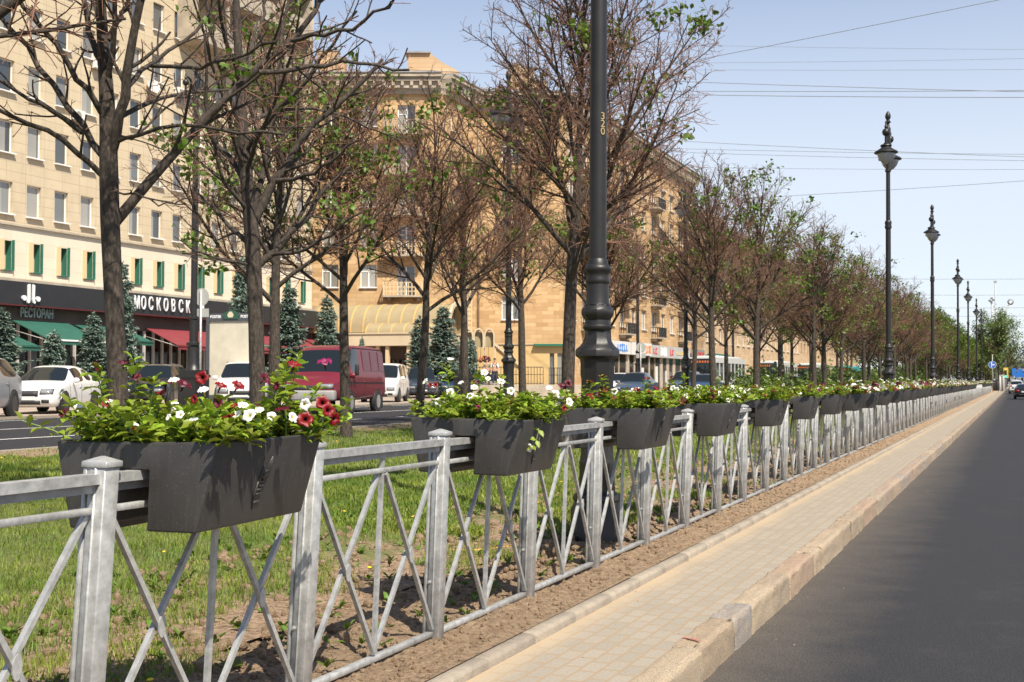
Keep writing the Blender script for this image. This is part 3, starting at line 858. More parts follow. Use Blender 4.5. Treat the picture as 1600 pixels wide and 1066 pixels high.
# shoot hanging over the road side of the second box
b1 = P1 + Vector((PW - .02, .0, PH + .02))
hp = [gp(835, 655, y=P1.y - .05), gp(842, 672, y=P1.y - .10), gp(838, 688, y=P1.y - .12), gp(828, 697, y=P1.y - .13)]
hs = MB().tube(hp, [.003, .0028, .0025, .002], 5)
root1 = [o for o in bpy.data.objects if o.name.startswith('petunias')][-1]
ho = hs.build('hanging_stem', M['stem'], root1); ho.location = -root1.location
PPs = np.array([p[:] for p in (hp[0], hp[1], hp[1], hp[2], hp[2], hp[3], hp[3])]); DDs = np.array([(.4, -.4, -.5), (.5, -.2, -.5), (-.3, -.5, .2), (.4, -.3, -.6), (-.5, -.4, .2), (.6, -.3, -.2), (-.4, -.4, -.4)])
V, T = leaf_quads(PPs, DDs, np.tile([.3, -.6, .7], (7, 1)), np.full(7, .05), np.full(7, .03))
hl = npmesh('hanging_leaf', V, T, M['petleaf'], root1); hl.location = -root1.location
put_flower('w', root1, gp(826, 700, y=P1.y - .14) - root1.location, (.2, -.9, -.3), 1.0)

protos = []
mixes = ['wrcww', 'rcrrcw', 'wwwwrw', 'ccpcw', 'wwrwc']
for i in range(5):
    fo, se, tips = plant_obj(50 + i, 100, hbase=(.06, .17), leafs=(.046, .078), tall=[(.1, .1, .28, .02, .02), (-.15, -.1, .25, -.02, 0), (.25, 0, .24, .03, 0)])
    g = random.Random(i)
    fm = []
    hid = MB()
    fls = []
    for t in tips:
        if g.random() < .5: fls.append((g.choice(mixes[i]), t + Vector((0, 0, g.uniform(.0, .03))), (g.uniform(-.7, .9), g.uniform(-1, .3), g.uniform(.3, 1)), g.uniform(.85, 1.25)))
    protos.append((fo, se, fls))
# joined flower meshes for the far boxes
def join_flowers(fls, kinds):
    VV = []; FF = []; MI = []; mats = []
    for kd in kinds:
        mats += [FM[kd].materials[0], FM[kd].materials[1]]
    for kd, t, d, s in fls:
        me = FM[kd]; q = Vector(d).normalized().to_track_quat('Z', 'Y').to_matrix(); o = len(VV); s = s * 1.6
        for v in me.vertices: VV.append((q @ (v.co * s) + t)[:])
        for p in me.polygons: FF.append([v + o for v in p.vertices]); MI.append(2 * kinds.index(kd) + p.material_index)
    return VV, FF, MI, mats
farfl = []
for i in range(5):
    VV, FF, MI, mats = join_flowers(protos[i][2], 'wrcp')
    o = npmesh('flowers', VV, FF, mats, mi=MI, smooth=True); farfl.append(o.data); bpy.data.objects.remove(o)
PO = {2: 'petunias with scarlet and crimson flowers in the third flower box, beside the lamp post foot', 3: 'petunias with red and white flowers in the fourth flower box from the camera', 4: 'petunias with drooping white flowers in the fifth flower box from the camera',
      5: 'petunias with magenta and white flowers in the sixth flower box from the camera', 6: 'petunias in the seventh flower box from the camera', 7: 'petunias in the eighth flower box from the camera'}
first = [True] * 5
rp = random.Random(77)
order = {2: 1, 3: 0, 4: 2, 5: 3, 6: 2, 7: 4}
for k, loc in planters[2:]:
    i = order.get(k, rp.choice([2, 2, 4, 0, 3, 4]))
    fo, se, fls = protos[i]
    rz = rp.choice([0, math.pi]) + rp.uniform(-.1, .1)
    lab = PO.get(k, 'white and red petunias in a small far flower box along the railing' if k < 34 else 'pale petunias in the far flower boxes near the blue road sign')
    root = empty('petunias', Vector(loc) + Vector((LX * PH, LY * PH, PH - .02)), rz, lab, 'petunias', 'petunias in the flower boxes' if k < 8 else ('petunias in the receding flower boxes' if k < 34 else 'petunias in the far flower boxes'))
    root.scale = (1, 1, rp.uniform(.85, 1.15))
    if first[i]: fo.parent = root; first[i] = False
    else: copy_tree(fo, root)
    if k < 7:
        for kd, t, d, s in fls:
            d = Vector(d)
            if abs(rz) > 2: d = Vector((-d.x, -d.y, d.z))
            put_flower(kd, root, t, d, s)
    else:
        o = bpy.data.objects.new('flowers', farfl[i]); COL.objects.link(o); o.parent = root
for i in range(5):
    if first[i]:
        for c in list(protos[i][0].children): bpy.data.objects.remove(c)
        bpy.data.objects.remove(protos[i][0])
# ------------------------------------------------------------------ street lamps
def text_mesh(name, body, size, m, depth=.006, parent=None, font_scale_x=1.0, bold=0.0):
    cu = bpy.data.curves.new(name, 'FONT'); cu.body = body; cu.size = size; cu.extrude = depth / 2; cu.offset = bold
    cu.align_x = 'CENTER'; cu.align_y = 'CENTER'
    t = bpy.data.objects.new(name + '_tmp', cu); COL.objects.link(t)
    dg = bpy.context.evaluated_depsgraph_get()
    me = bpy.data.meshes.new_from_object(t.evaluated_get(dg))
    bpy.data.objects.remove(t); bpy.data.curves.remove(cu)
    me.materials.clear(); me.materials.append(m); me.name = name
    o = bpy.data.objects.new(name, me); COL.objects.link(o)
    if parent is not None: o.parent = parent
    return o
LAMP_BASE = [(.225, -.3), (.225, .25), (.20, .29), (.195, .31), (.21, .33), (.20, .37), (.155, .40), (.150, .62), (.155, .64), (.150, .66), (.140, .70), (.138, 1.36), (.146, 1.40), (.146, 1.50), (.152, 1.53), (.170, 1.545), (.189, 1.56), (.190, 1.605), (.182, 1.622), (.152, 1.645), (.126, 1.68), (.110, 1.725), (.104, 1.78)]
LAMP_MID = [(.105, 1.775), (.118, 1.785), (.126, 1.80), (.126, 1.815), (.112, 1.83), (.108, 1.87)]
LAMP_BULGE = [(.106, 1.868), (.120, 1.885), (.138, 1.915), (.142, 1.945), (.135, 1.97), (.112, 1.99), (.106, 2.0)]
LAMP_NECK = [(.106, 2.0), (.100, 2.02), (.095, 2.18), (.102, 2.19), (.104, 2.22), (.098, 2.235), (.100, 2.275), (.114, 2.295), (.117, 2.315), (.110, 2.335), (.092, 2.35), (.085, 2.385), (.075, 2.40)]
def lamp(loc, label, group, H=0.0, block=False, detail=True, m=None, rz=0.0):
    m = m or M['iron2']
    root = empty('street_lamp', loc, rz, label, 'street lamp', group)
    b = MB()
    if block:
        b.box2((-.36, -.36, -.3), (.36, .36, 1.15)); b.box2((-.40, -.40, -.3), (.40, .40, .18)); b.box2((-.40, -.40, 1.15), (.40, .40, 1.24)); b.box2((-.34, -.34, 1.24), (.34, .34, 1.40))
        b.lathe([(.30, 1.4), (.24, 1.5), (.2, 1.62), (.2, 2.2), (.25, 2.24), (.25, 2.32), (.15, 2.36), (.15, 3.1), (.18, 3.12), (.18, 3.2), (.13, 3.22)], n=14)
    else:
        b.lathe(LAMP_BASE, n=8, sm=False, ph=.35); b.lathe(LAMP_MID, n=16); b.lathe(LAMP_BULGE, n=8, sm=False, ph=.35); b.lathe(LAMP_NECK, n=16)
    b.build('base', m, root, sharp=35)
    s = MB(); z0 = 3.2 if block else 2.39; r0 = .115 if block else .0745
    zr = 5.8 + H * .6
    s.lathe([(r0, z0), (r0 * .96, zr - .12), (r0 * 1.25, zr - .1), (r0 * 1.3, zr - .05), (r0 * 1.15, zr), (r0 * 1.3, zr + .05), (r0 * 1.2, zr + .1), (r0 * .82, zr + .13), (r0 * .78, 7.3 + H), (r0 * 1.1, 7.32 + H), (r0 * 1.1, 7.38 + H), (r0 * .8, 7.4 + H), (r0 * .8, 7.6 + H)], n=18)
    s.build('shaft', m, root, sharp=40)
    t = MB()
    t.box2((-.06, -.085, 7.6 + H), (.06, .085, 8.52 + H)); t.lathe([(.075, 8.5 + H), (.075, 8.56 + H), (.045, 8.62 + H), (.04, 8.7 + H), (.09, 8.74 + H), (.05, 8.78 + H), (.05, 8.82 + H), (.075, 8.86 + H), (.08, 8.92 + H), (.055, 9.0 + H), (.01, 9.06 + H)], n=10)
    t.build('finial', m, root, sharp=40)
    for sg in (-1, 1):
        a = MB()
        a.tube([(0, sg * .07, 7.85 + H), (0, sg * .16, 8.05 + H), (0, sg * .20, 8.3 + H), (0, sg * .30, 8.5 + H), (0, sg * .46, 8.56 + H), (0, sg * .55, 8.48 + H)], [.035, .035, .04, .04, .035, .03], 8)
        a.tube([(0, sg * .08, 8.4 + H), (0, sg * .25, 8.28 + H), (0, sg * .42, 8.34 + H), (0, sg * .54, 8.3 + H)], .022, 6)
        a.lathe([(.02, 8.66 + H), (.03, 8.56 + H), (.05, 8.5 + H), (.03, 8.46 + H), (.09, 8.42 + H), (.11, 8.35 + H), (.09, 8.28 + H), (.04, 8.24 + H), (.04, 8.06 + H), (.07, 8.04 + H), (.05, 8.0 + H)][::-1], (0, sg * .55, 0), 12)
        am = a.build('arm', m, root, sharp=40)
        h = MB(); h.lathe([(.06, 8.02 + H), (.15, 7.99 + H), (.16, 7.96 + H), (.13, 7.93 + H), (.15, 7.90 + H), (.24, 7.84 + H), (.31, 7.80 + H), (.33, 7.77 + H), (.32, 7.755 + H), (.26, 7.76 + H)][::-1], (0, sg * .55, 0), 20)
        h.build('lamp_hood', m, am, sharp=50)
        q = MB(); q.lathe([(.012, 7.44 + H), (.05, 7.455 + H), (.12, 7.50 + H), (.19, 7.58 + H), (.235, 7.68 + H), (.25, 7.765 + H)], (0, sg * .55, 0), 18)
        q.build('lamp_globe', M['lampglass'], am)
    return root
def lamp_copy(src, loc, label, group=None, rz=0.0):
    o = copy_tree(src); o.location = loc; o.rotation_euler.z = rz
    tag(o, label, 'street lamp', group); return o
def gz(D): return lawn_z(-D)
GL = 'black street lamps in the row behind the railing'
L1 = lamp((-3.33, yat(932, 3.33), gz(3.33)), 'nearest black lamp post, with the gold number 320 on its shaft', GL)
L1.rotation_euler = (.003, .008, 0)
for i, ch in enumerate('320'):
    t = text_mesh('number', ch, .088, M['gold'], .008, L1, bold=.0)
    ang = math.atan2(-1, .36) + .32 + PSI * 0
    to = Vector((3.33, -L1.location.y, 0)).normalized()
    rot = Matrix.Rotation(R(30), 3, 'Z') @ to
    t.location = Vector((rot.x * .0745, rot.y * .0745, 3.56 - .066 * (i - 1)))
    t.rotation_euler = (R(90), 0, math.atan2(rot.y, rot.x) + R(90))
pxs = [1388, 1457, 1497, 1513, 1526, 1533.5]
labs = ['second nearest black lamp post in the row behind the railing, tall against the open sky', 'third black lamp post in the row behind the railing, against the sky', 'fourth black lamp post in the row behind the railing', 'fifth black lamp post in the row behind the railing', 'sixth black lamp post in the row behind the railing', 'seventh and farthest black lamp post before the leafy tree']
for px, lb in zip(pxs, labs):
    lamp_copy(L1, (-3.33, yat(px, 3.33), gz(3.33)), lb, GL)
    for c in list(bpy.data.objects):
        if c.name.startswith('number') and c.parent is not None and c.parent is not L1 and c.parent.name.startswith('street_lamp'): bpy.data.objects.remove(c)
LM = lamp((-11.9, yat(795, 11.9), gz(11.9)), 'black lamp post with a heavy base on the far lawn edge, left of centre', 'lamps on the far edge of the lawn', m=M['iron'])
lamp_copy(LM, (-11.9, yat(1072, 11.9), gz(11.9)), 'black lamp post on the far lawn edge before the grey shop sign', 'lamps on the far edge of the lawn')
lamp_copy(LM, (-11.9, yat(1222, 11.9), gz(11.9)), 'black lamp post on the far lawn edge, deep among the bare trees', 'lamps on the far edge of the lawn')
LL = lamp((-25.5, yat(303, 25.5), LZ), 'tall black lamp post on a square iron pedestal before the red awning', 'tall lamps along the parking strip', H=2.7, block=True, m=M['iron'])
lamp_copy(LL, (-25.3, yat(724, 25.3), LZ), 'tall black lamp post in front of the three small arches', 'tall lamps along the parking strip')
lamp_copy(LL, (-25.3, yat(997, 25.3), LZ), 'tall black lamp post in front of the blue and white shop sign', 'tall lamps along the parking strip')
lamp_copy(LL, (-25.3, yat(1146, 25.3), LZ), 'tall black lamp post beside the buses, behind bare trees', 'tall lamps along the parking strip')
# ------------------------------------------------------------------ trees
def tubes_np(lst, n, ph=0.0):
    """lst of (pts (k,3), radii (k)). open tubes, returns V, F"""
    Vs = []; Fs = []; off = 0
    by = {}
    for p, r in lst: by.setdefault(len(p), []).append((p, r))
    for k, items in by.items():
        P = np.array([i[0] for i in items], dtype=float); Rr = np.array([i[1] for i in items], dtype=float)
        T = np.empty_like(P); T[:, 1:-1] = P[:, 2:] - P[:, :-2]; T[:, 0] = P[:, 1] - P[:, 0]; T[:, -1] = P[:, -1] - P[:, -2]
        T /= np.maximum(np.linalg.norm(T, axis=2, keepdims=True), 1e-9)
        ref = np.zeros_like(T); ref[..., 0] = .31; ref[..., 1] = .87; ref[..., 2] = .05
        m = np.abs((T * ref).sum(2)) > .85; ref[m] = (0.9, -.2, .3)
        ref[:] = ref[:, :1]
        A = np.cross(T, ref); A /= np.maximum(np.linalg.norm(A, axis=2, keepdims=True), 1e-9)
        B = np.cross(T, A)
        ang = 2 * np.pi * np.arange(n) / n + ph
        V = P[:, :, None] + (A[:, :, None] * np.cos(ang)[None, None, :, None] + B[:, :, None] * np.sin(ang)[None, None, :, None]) * Rr[:, :, None, None]
        m_ = len(items)
        base = off + (np.arange(m_) * k * n)[:, None, None] + (np.arange(k - 1) * n)[None, :, None]
        j = np.arange(n)[None, None]; j2 = (j + 1) % n
        Fc = np.stack([base + j, base + j2, base + j2 + n, base + j + n], 3).reshape(-1, 4)
        Vs.append(V.reshape(-1, 3)); Fs.append(Fc); off += m_ * k * n
    return np.concatenate(Vs), np.concatenate(Fs)
def polyl(p, r, k):
    """resample a polyline to k points with a smooth curve"""
    p = np.array(p, float); r = np.array(r, float)
    d = np.concatenate([[0], np.cumsum(np.linalg.norm(np.diff(p, axis=0), axis=1))]); t = np.linspace(0, d[-1], k)
    # catmull-ish smoothing
    q = np.stack([np.interp(t, d, p[:, i]) for i in range(3)], 1)
    q2 = q.copy(); q2[1:-1] = q[1:-1] * .5 + (q[2:] + q[:-2]) * .25
    return q2, np.interp(t, d, r)
def unit(v): return v / max(np.linalg.norm(v), 1e-9)
def side_branches(g, limbs, n, lfac, lmax, up, k, rfac, rmin, t0=.25, jit=.5, minl=.15, spread=(.5, 1.15)):
    """n children per unit of limb length, growing off limbs"""
    out = []
    for P, Rr in limbs:
        seg = np.linalg.norm(np.diff(P, axis=0), axis=1); L = seg.sum()
        cnt = max(1, int(round(n * L + g.uniform(-.4, .4))))
        cum = np.concatenate([[0], np.cumsum(seg)]) / L
        ph = g.uniform(0, 6.28)
        for c in range(cnt):
            t = t0 + (1 - t0) * (c + g.uniform(.1, .9)) / cnt
            p = np.array([np.interp(t, cum, P[:, i]) for i in range(3)]); r = np.interp(t, cum, Rr)
            i = min(np.searchsorted(cum, t), len(P) - 1); d = unit(P[i] - P[i - 1])
            ph += 2.4 + g.uniform(-.5, .5)
            a = unit(np.cross(d, [.3, .2, 1.0] if abs(d[2]) > .9 else [0, 0, 1.])); b = np.cross(d, a)
            sp = g.uniform(*spread)
            dr = unit(d * math.cos(sp) + (a * math.cos(ph) + b * math.sin(ph)) * math.sin(sp) + np.array([0, 0, up]))
            ln = min(lmax, max(minl, lfac * L * (1.05 - .6 * t))) * g.uniform(.65, 1.15)
            bend = g.normal(size=3) * jit * .22; bend[2] += up * .5
            pts = [p]
            dd = dr.copy()
            for q in range(k - 1):
                pts.append(pts[-1] + dd * ln / (k - 1)); dd = unit(dd + bend / (k - 1) * 1.6 + g.normal(size=3) * jit * .12)
            r0 = max(rmin * 1.15, r * rfac)
            out.append((np.array(pts), np.linspace(r0, max(rmin, r0 * .45), k)))
    return out
def leaf_clumps(g, tips, nclump, per, size, spread=.115, bias=None):
    idx = g.choice(len(tips), size=min(nclump, len(tips)), replace=False) if bias is None else g.choice(len(tips), size=min(nclump, len(tips)), replace=False, p=bias / bias.sum())
    P = []; 
    for i in idx:
        c = tips[i]; n = int(g.integers(per[0], per[1]))
        P.append(c + g.normal(size=(n, 3)) * spread * [1, 1, .8])
    P = np.concatenate(P); n = len(P)
    D = g.normal(size=(n, 3)); D[:, 2] -= .3
    U = g.normal(size=(n, 3)) * .6 + [0.1, -.3, 1]
    return leaf_quads(P, D, U, g.uniform(*size, n), g.uniform(*size, n) * .85, fold=.1)
def assemble(name, trunk, limbs, levels, leaves, root):
    V, Fc = tubes_np([polyl(p, r, 14) for p, r in trunk], 14)
    V2, F2 = tubes_np(limbs, 8)
    V3, F3 = tubes_np(levels[0], 5)
    VV = np.concatenate([V, V2, V3]); FF = np.concatenate([Fc, F2 + len(V), F3 + len(V) + len(V2)])
    tr = npmesh('trunk', VV, FF, M['bark'], root, smooth=True)
    tw = None
    if len(levels) > 1:
        Vs = []; Fs = []; o = 0
        for l in levels[1:]:
            a, b = tubes_np(l, 3); Vs.append(a); Fs.append(b + o); o += len(a)
        tw = npmesh('twigs', np.concatenate(Vs), np.concatenate(Fs), M['twig'], root)
    if leaves is not None:
        lf = npmesh('leaves', leaves[0], leaves[1], M['leaf'], root)
    return tr
def bare_tree(seed, H=8.2, fork=2.7, rad=2.25, r0=.10, nl=12, twig=1.0, leafn=18, leafper=(5, 12), rmin=.0034, leafsize=(.05, .095)):
    g = np.random.default_rng(seed)
    lean = g.normal(size=2) * .05
    top = H * .80
    tp = []; zz = np.linspace(-.15, top, 9)
    for z in zz: tp.append((lean[0] * z * .6 + g.normal() * .02 * (z > .5), lean[1] * z * .6 + g.normal() * .02 * (z > .5), z))
    tr = [r0 * 1.35, r0 * 1.03, r0 * .97, r0 * .88, r0 * .72, r0 * .55, r0 * .38, r0 * .24, r0 * .12]
    trunk = [(tp, tr)]
    TP = np.array(tp); limbs = []
    ph = g.uniform(0, 6.28)
    for i in range(nl):
        f = i / (nl - 1); z = fork + (top - fork) * .80 * f ** 1.15 + g.uniform(-.1, .1)
        p = np.array([np.interp(z, TP[:, 2], TP[:, 0]), np.interp(z, TP[:, 2], TP[:, 1]), z])
        ph += 2.399 + g.uniform(-.45, .45)
        el = R(44 + 24 * f + g.uniform(-9, 9)); ln = rad * (1.55 - .72 * f) * g.uniform(.85, 1.12)
        d = np.array([math.cos(ph) * math.cos(el), math.sin(ph) * math.cos(el), math.sin(el)])
        pts = [p - d * .03]; dd = d.copy()
        for q in range(7):
            pts.append(pts[-1] + dd * ln / 7); dd = unit(dd + g.normal(size=3) * .085 + np.array([0, 0, .045 if f < .6 else .02]))
        rr = r0 * (.50 - .22 * f) * g.uniform(.8, 1.1)
        limbs.append((np.array(pts), rr * np.linspace(1, .22, 8) ** 1.0))
    leader = [(TP[5:], np.array(tr[5:]))]
    l1 = side_branches(g, limbs, 4.2, .50, 1.5, .16, 5, .55, .007, t0=.18, spread=(.45, .95)) + side_branches(g, leader, 5, .5, 1.2, .3, 5, .6, .008, t0=.1)
    src = [(p[3:], r[3:]) for p, r in limbs]
    l2 = side_branches(g, l1, 8.0, .52, .75, .10, 4, .55, rmin * 1.15, t0=.15) + side_branches(g, limbs, 3.0, .14, .5, .1, 4, .3, rmin * 1.1, t0=.3)
    l3 = side_branches(g, l2, 8.5 * twig, .7, .55, .16, 3, .7, rmin, t0=.12, minl=.12) + side_branches(g, l1, 5 * twig, .25, .35, .1, 3, .4, rmin, t0=.2)
    tips = np.array([p[-1] for p, r in l2])
    lv = leaf_clumps(g, tips, leafn, leafper, leafsize) if leafn else None
    return trunk, limbs, [l1, l2, l3], lv, tips
PROT = []
for i in range(6):
    PROT.append(bare_tree(100 + i, H=[8.8, 8.4, 9.1, 8.4, 8.9, 8.6][i], fork=[2.6, 2.75, 2.9, 2.5, 2.7, 2.8][i], nl=[15, 14, 16, 15, 14, 16][i], leafn=[34, 44, 30, 110, 48, 36][i], leafper=(10, 30), leafsize=(.065, .125)))
PROT.append(bare_tree(207, H=9.0, fork=2.6, nl=20, leafn=52, leafper=(10, 30), leafsize=(.065, .12), twig=1.35, rad=2.3))
tree_first = {}
def tree(i, loc, label, group=None, s=1.0, rz=0.0, name='linden_tree', cat='tree', sz=None):
    root = empty(name, loc, rz, label, cat, group)
    root.scale = (s, s, sz or s)
    if i in tree_first: 
        for c in tree_first[i].children: copy_tree(c, root)
    else:
        t = PROT[i]; assemble('t', t[0], t[1], t[2], t[3], root); tree_first[i] = root
    return root
def pix_tree(loc, Z, trunkpx, limbpx, label, seed, leafn=30, dens=1.0, twigr=.0030, lead=True):
    """a near tree whose main limbs follow given outlines; each limb gets its own depth"""
    g = np.random.default_rng(seed)
    root = empty('linden_tree', loc, 0, label, 'tree', 'lindens on the lawn')
    L0 = np.array(loc)
    u = Z / F
    def conv(pts, z0, z1):
        n = len(pts); out = []
        for k, (x, y) in enumerate(pts):
            w = gp(x, y, Z=z0 + (z1 - z0) * (k / max(1, n - 1)) ** .8); out.append(np.array(w[:]) - L0)
        return out
    base = [np.array((0, 0, -.15))]
    tp = conv(trunkpx[0], Z, Z)
    trunk = [(base + tp, [trunkpx[1][0] * u * 1.25] + [r * u for r in trunkpx[1]])]
    limbs = []
    for pts, r0, r1, dz in limbpx:
        q, rr = polyl(conv(pts, Z, Z + dz), np.linspace(r0, r1, len(pts)) * u, 10)
        q[2:] += g.normal(size=(8, 3)) * .015
        limbs.append((q, rr))
    # extra limbs towards and away from the viewer
    TP = np.array(tp)
    for k in range(5):
        j = g.integers(len(TP) // 2, len(TP) - 1); p = TP[j] ; ph = PSI + R(90) + (0 if k % 2 else math.pi) + g.uniform(-.7, .7); el = R(g.uniform(30, 60))
        d = np.array([math.cos(ph) * math.cos(el), math.sin(ph) * math.cos(el), math.sin(el)]); pts = [p]; dd = d
        for q in range(9): pts.append(pts[-1] + dd * .28); dd = unit(dd + g.normal(size=3) * .1)
        limbs.append((np.array(pts), np.linspace(.028, .008, 10)))
    l1 = side_branches(g, limbs, 2.6 * dens, .36, 1.3, .14, 5, .5, .0065, t0=.15, spread=(.45, 1.0)) + side_branches(g, [(TP[len(TP) // 2:], np.array([r * u for r in trunkpx[1]])[len(TP) // 2:])], 2.0, .3, 1.2, .3, 5, .3, .007)
    l2 = side_branches(g, l1, 4.2 * dens, .5, .7, .08, 4, .55, twigr * 1.15, t0=.15)
    l3 = side_branches(g, l2, 5.5 * dens, .5, .35, .08, 3, .7, twigr, t0=.15, minl=.08)
    tips = np.array([p[-1] for p, r in l2])
    lv = leaf_clumps(g, tips, leafn, (6, 16), (.05, .095), spread=.075)
    assemble('t', trunk, limbs, [l1, l2, l3], lv, root)
    return root
def treeloc(px, D): return Vector((-D, yat(px, D), gz(D)))
GT = 'lindens on the lawn'
def Zof(p): return (p.y * math.cos(PSI) + (-p.x) * math.sin(PSI))
p = treeloc(185, 7.4)
pix_tree(p, Zof(p), ([(186, 640), (181, 520), (174, 400), (171, 330), (169, 260), (170, 200), (166, 130), (160, 60), (156, 0), (155, -70)], [16, 15, 14.5, 15, 14.5, 13, 11, 9, 8, 6]),
    [([(176, 352), (200, 326), (232, 283), (268, 240), (306, 199), (350, 155), (399, 112), (430, 86), (456, 64), (485, 45), (504, 11), (512, -25)], 9, 3.5, .5),
     ([(405, 113), (463, 112), (490, 104), (519, 92), (540, 93), (562, 97), (600, 107), (640, 110)], 4.2, 2, .3),
     ([(456, 64), (495, 56), (545, 48), (590, 20), (620, -10)], 3.5, 2, -.6),
     ([(160, 275), (124, 238), (93, 214), (40, 189), (0, 167), (-60, 140)], 5, 2.5, -.6),
     ([(162, 245), (152, 238), (130, 205), (105, 161), (71, 114), (34, 59), (6, 34), (-30, 0)], 6, 3.2, .5),
     ([(164, 185), (150, 160), (124, 124), (90, 71), (50, 28), (20, -15)], 5.5, 3, -.5),
     ([(172, 245), (181, 215), (190, 183), (198, 124), (205, 85), (211, 56), (219, 0), (224, -50)], 9, 5.5, -.3),
     ([(200, 135), (215, 118), (235, 102), (279, 74), (325, 31), (350, -20)], 4.5, 2.2, .8),
     ([(236, 103), (262, 104), (310, 105), (355, 92), (400, 78), (430, 70)], 3.4, 2, -.5),
     ([(163, 110), (152, 80), (140, 50), (130, 0), (124, -40)], 5.5, 4, .4), ([(168, 62), (182, 38), (198, 20), (207, -20)], 5, 3.5, .2),
     ([(176, 225), (197, 214), (248, 198), (310, 195), (350, 206), (400, 213), (440, 205)], 3.6, 1.8, -.7), ([(128, 208), (93, 183), (40, 145), (0, 124), (-40, 105)], 3.4, 2.2, -.9),
     ([(170, 300), (210, 300), (250, 320), (290, 318)], 1.8, 1, -.4), ([(172, 210), (205, 215), (240, 190), (270, 160), (300, 140)], 2.6, 1.2, 1.1)],
    'large bare linden at left, one thick low limb reaching right', 301, leafn=16, dens=1.3)
p = treeloc(402, 8.2)
pix_tree(p, Zof(p), ([(403, 640), (401, 540), (398, 440), (396, 390), (391, 330), (384, 270), (378, 200), (375, 130), (371, 60), (368, -20)], [12.5, 12, 11.5, 12.5, 11, 10, 9, 7.5, 6.5, 5]),
    [([(398, 420), (425, 395), (452, 370), (478, 345), (488, 320), (500, 300), (520, 280), (545, 262)], 6, 2.2, .4), ([(425, 398), (470, 392), (500, 378), (525, 360), (560, 330)], 3.2, 1.5, -.6),
     ([(394, 350), (410, 320), (430, 285), (455, 250), (470, 225), (490, 190), (530, 165), (575, 125), (600, 95)], 8, 2.5, .3), ([(432, 283), (470, 278), (505, 265), (530, 240), (560, 220)], 4, 1.6, -.5),
     ([(392, 340), (405, 300), (415, 250), (425, 190), (432, 120), (440, 60), (450, 0)], 5.5, 2.5, .7), ([(386, 290), (372, 265), (350, 235), (330, 220), (316, 190), (300, 150)], 5, 2, .5),
     ([(388, 330), (375, 315), (350, 280), (335, 240), (328, 200), (322, 160)], 4, 1.6, -.6), ([(392, 385), (372, 365), (352, 345), (335, 325), (318, 312), (300, 290)], 4.2, 1.6, .5),
     ([(395, 415), (370, 410), (340, 402), (310, 395), (285, 380)], 2.4, 1.2, -.5), ([(378, 200), (360, 160), (342, 110), (332, 60), (325, 0)], 4.5, 2.2, -.4), ([(374, 120), (390, 80), (408, 40), (420, -10)], 4, 2.2, .5), ([(382, 240), (405, 200), (440, 160), (480, 130), (520, 60), (560, 20)], 4.2, 1.8, -.7)],
    'bare linden with a dark forked trunk in front of the light box', 302, leafn=18, dens=1.6)
TL = [  # prototype, px of the trunk, D, scale, label
    (3, 428, 12.1, 1.0, 'slender bare linden trunk close behind the dark forked linden'), (0, 543, 11.6, .93, 'slender bare linden standing in front of the red van'), (2, 653, 11.7, .90, 'bare linden with a V-shaped crown in front of the arched canopy'),
    (4, 818, 11.6, .98, 'bare linden between the two lamp posts left of centre'), (6, 886, 7.4, 1.18, 'big bare linden just left of the near lamp post'), (5, 1117, 7.3, .95, 'bare linden right of the shop signs, nearer of the trees beside the bus'),
    (3, 1180, 7.4, 1.02, 'leafy topped linden with bright green tufts, right of the buses'), (0, 1273, 7.4, 1.0, 'bare linden halfway between the buses and the second lamp post'), (2, 1081, 11.6, .96, 'bare linden in front of the grey shop sign'), (4, 1137, 11.6, .96, 'bare linden with twin trunk neighbours beside the bus'),
    (3, 1290, 7.2, .98, 'bare linden with a leafy top left of the second lamp post'), (1, 930, 11.7, .95, 'bare linden hidden behind the near lamp post'), (2, -110, 7.6, 1.05, 'bare linden off the left edge whose branches reach into the corner'), (5, 730, 12.0, .9, 'bare linden behind the tall lamp post at the small arches')]
for k, (i, px, D, s, lb) in enumerate(TL):
    tree(i, treeloc(px, D), lb, GT, s, rz=[.3, 1.2, 5.0, 2.2, .9, 2.6, .2, 1.9, 4.4, 3.3, 5.4, .8, 2.5, 1.4][k])
rt = random.Random(4); k = 0
for D, y, y1, st in ((7.3, 57, 200, 5.2), (11.6, 57.5, 200, 5.4), (11.6, 34, 36, 9)):
    while y < y1:
        i = rt.choice([0, 1, 2, 3, 4, 5, 3])
        if y > 50 and D < 10: i = rt.choice([1, 3, 3, 4, 0, 3, 2])
        if y > 104: i = rt.choice([7, 3, 7, 4, 7, 7, 3])
        lf = i == 6
        if lf and 6 not in [0]:
            pass
        if i == 7 and len(PROT) == 7: PROT.append(bare_tree(140, H=8.6, leafn=420, leafper=(10, 24), twig=.6, leafsize=(.09, .16)))
        o = tree(i, (-D + rt.uniform(-.3, .3), y + rt.uniform(-.5, .5), gz(D)), 'leafing linden in the dense far tree row behind the railing' if i in (7, 3) else 'bare reddish linden in the dense far tree row behind the railing', 'leafing lindens in the far row' if i in (7, 3) else 'bare lindens in the far row', rt.uniform(.9, 1.06), rt.uniform(0, 6))
        y += st
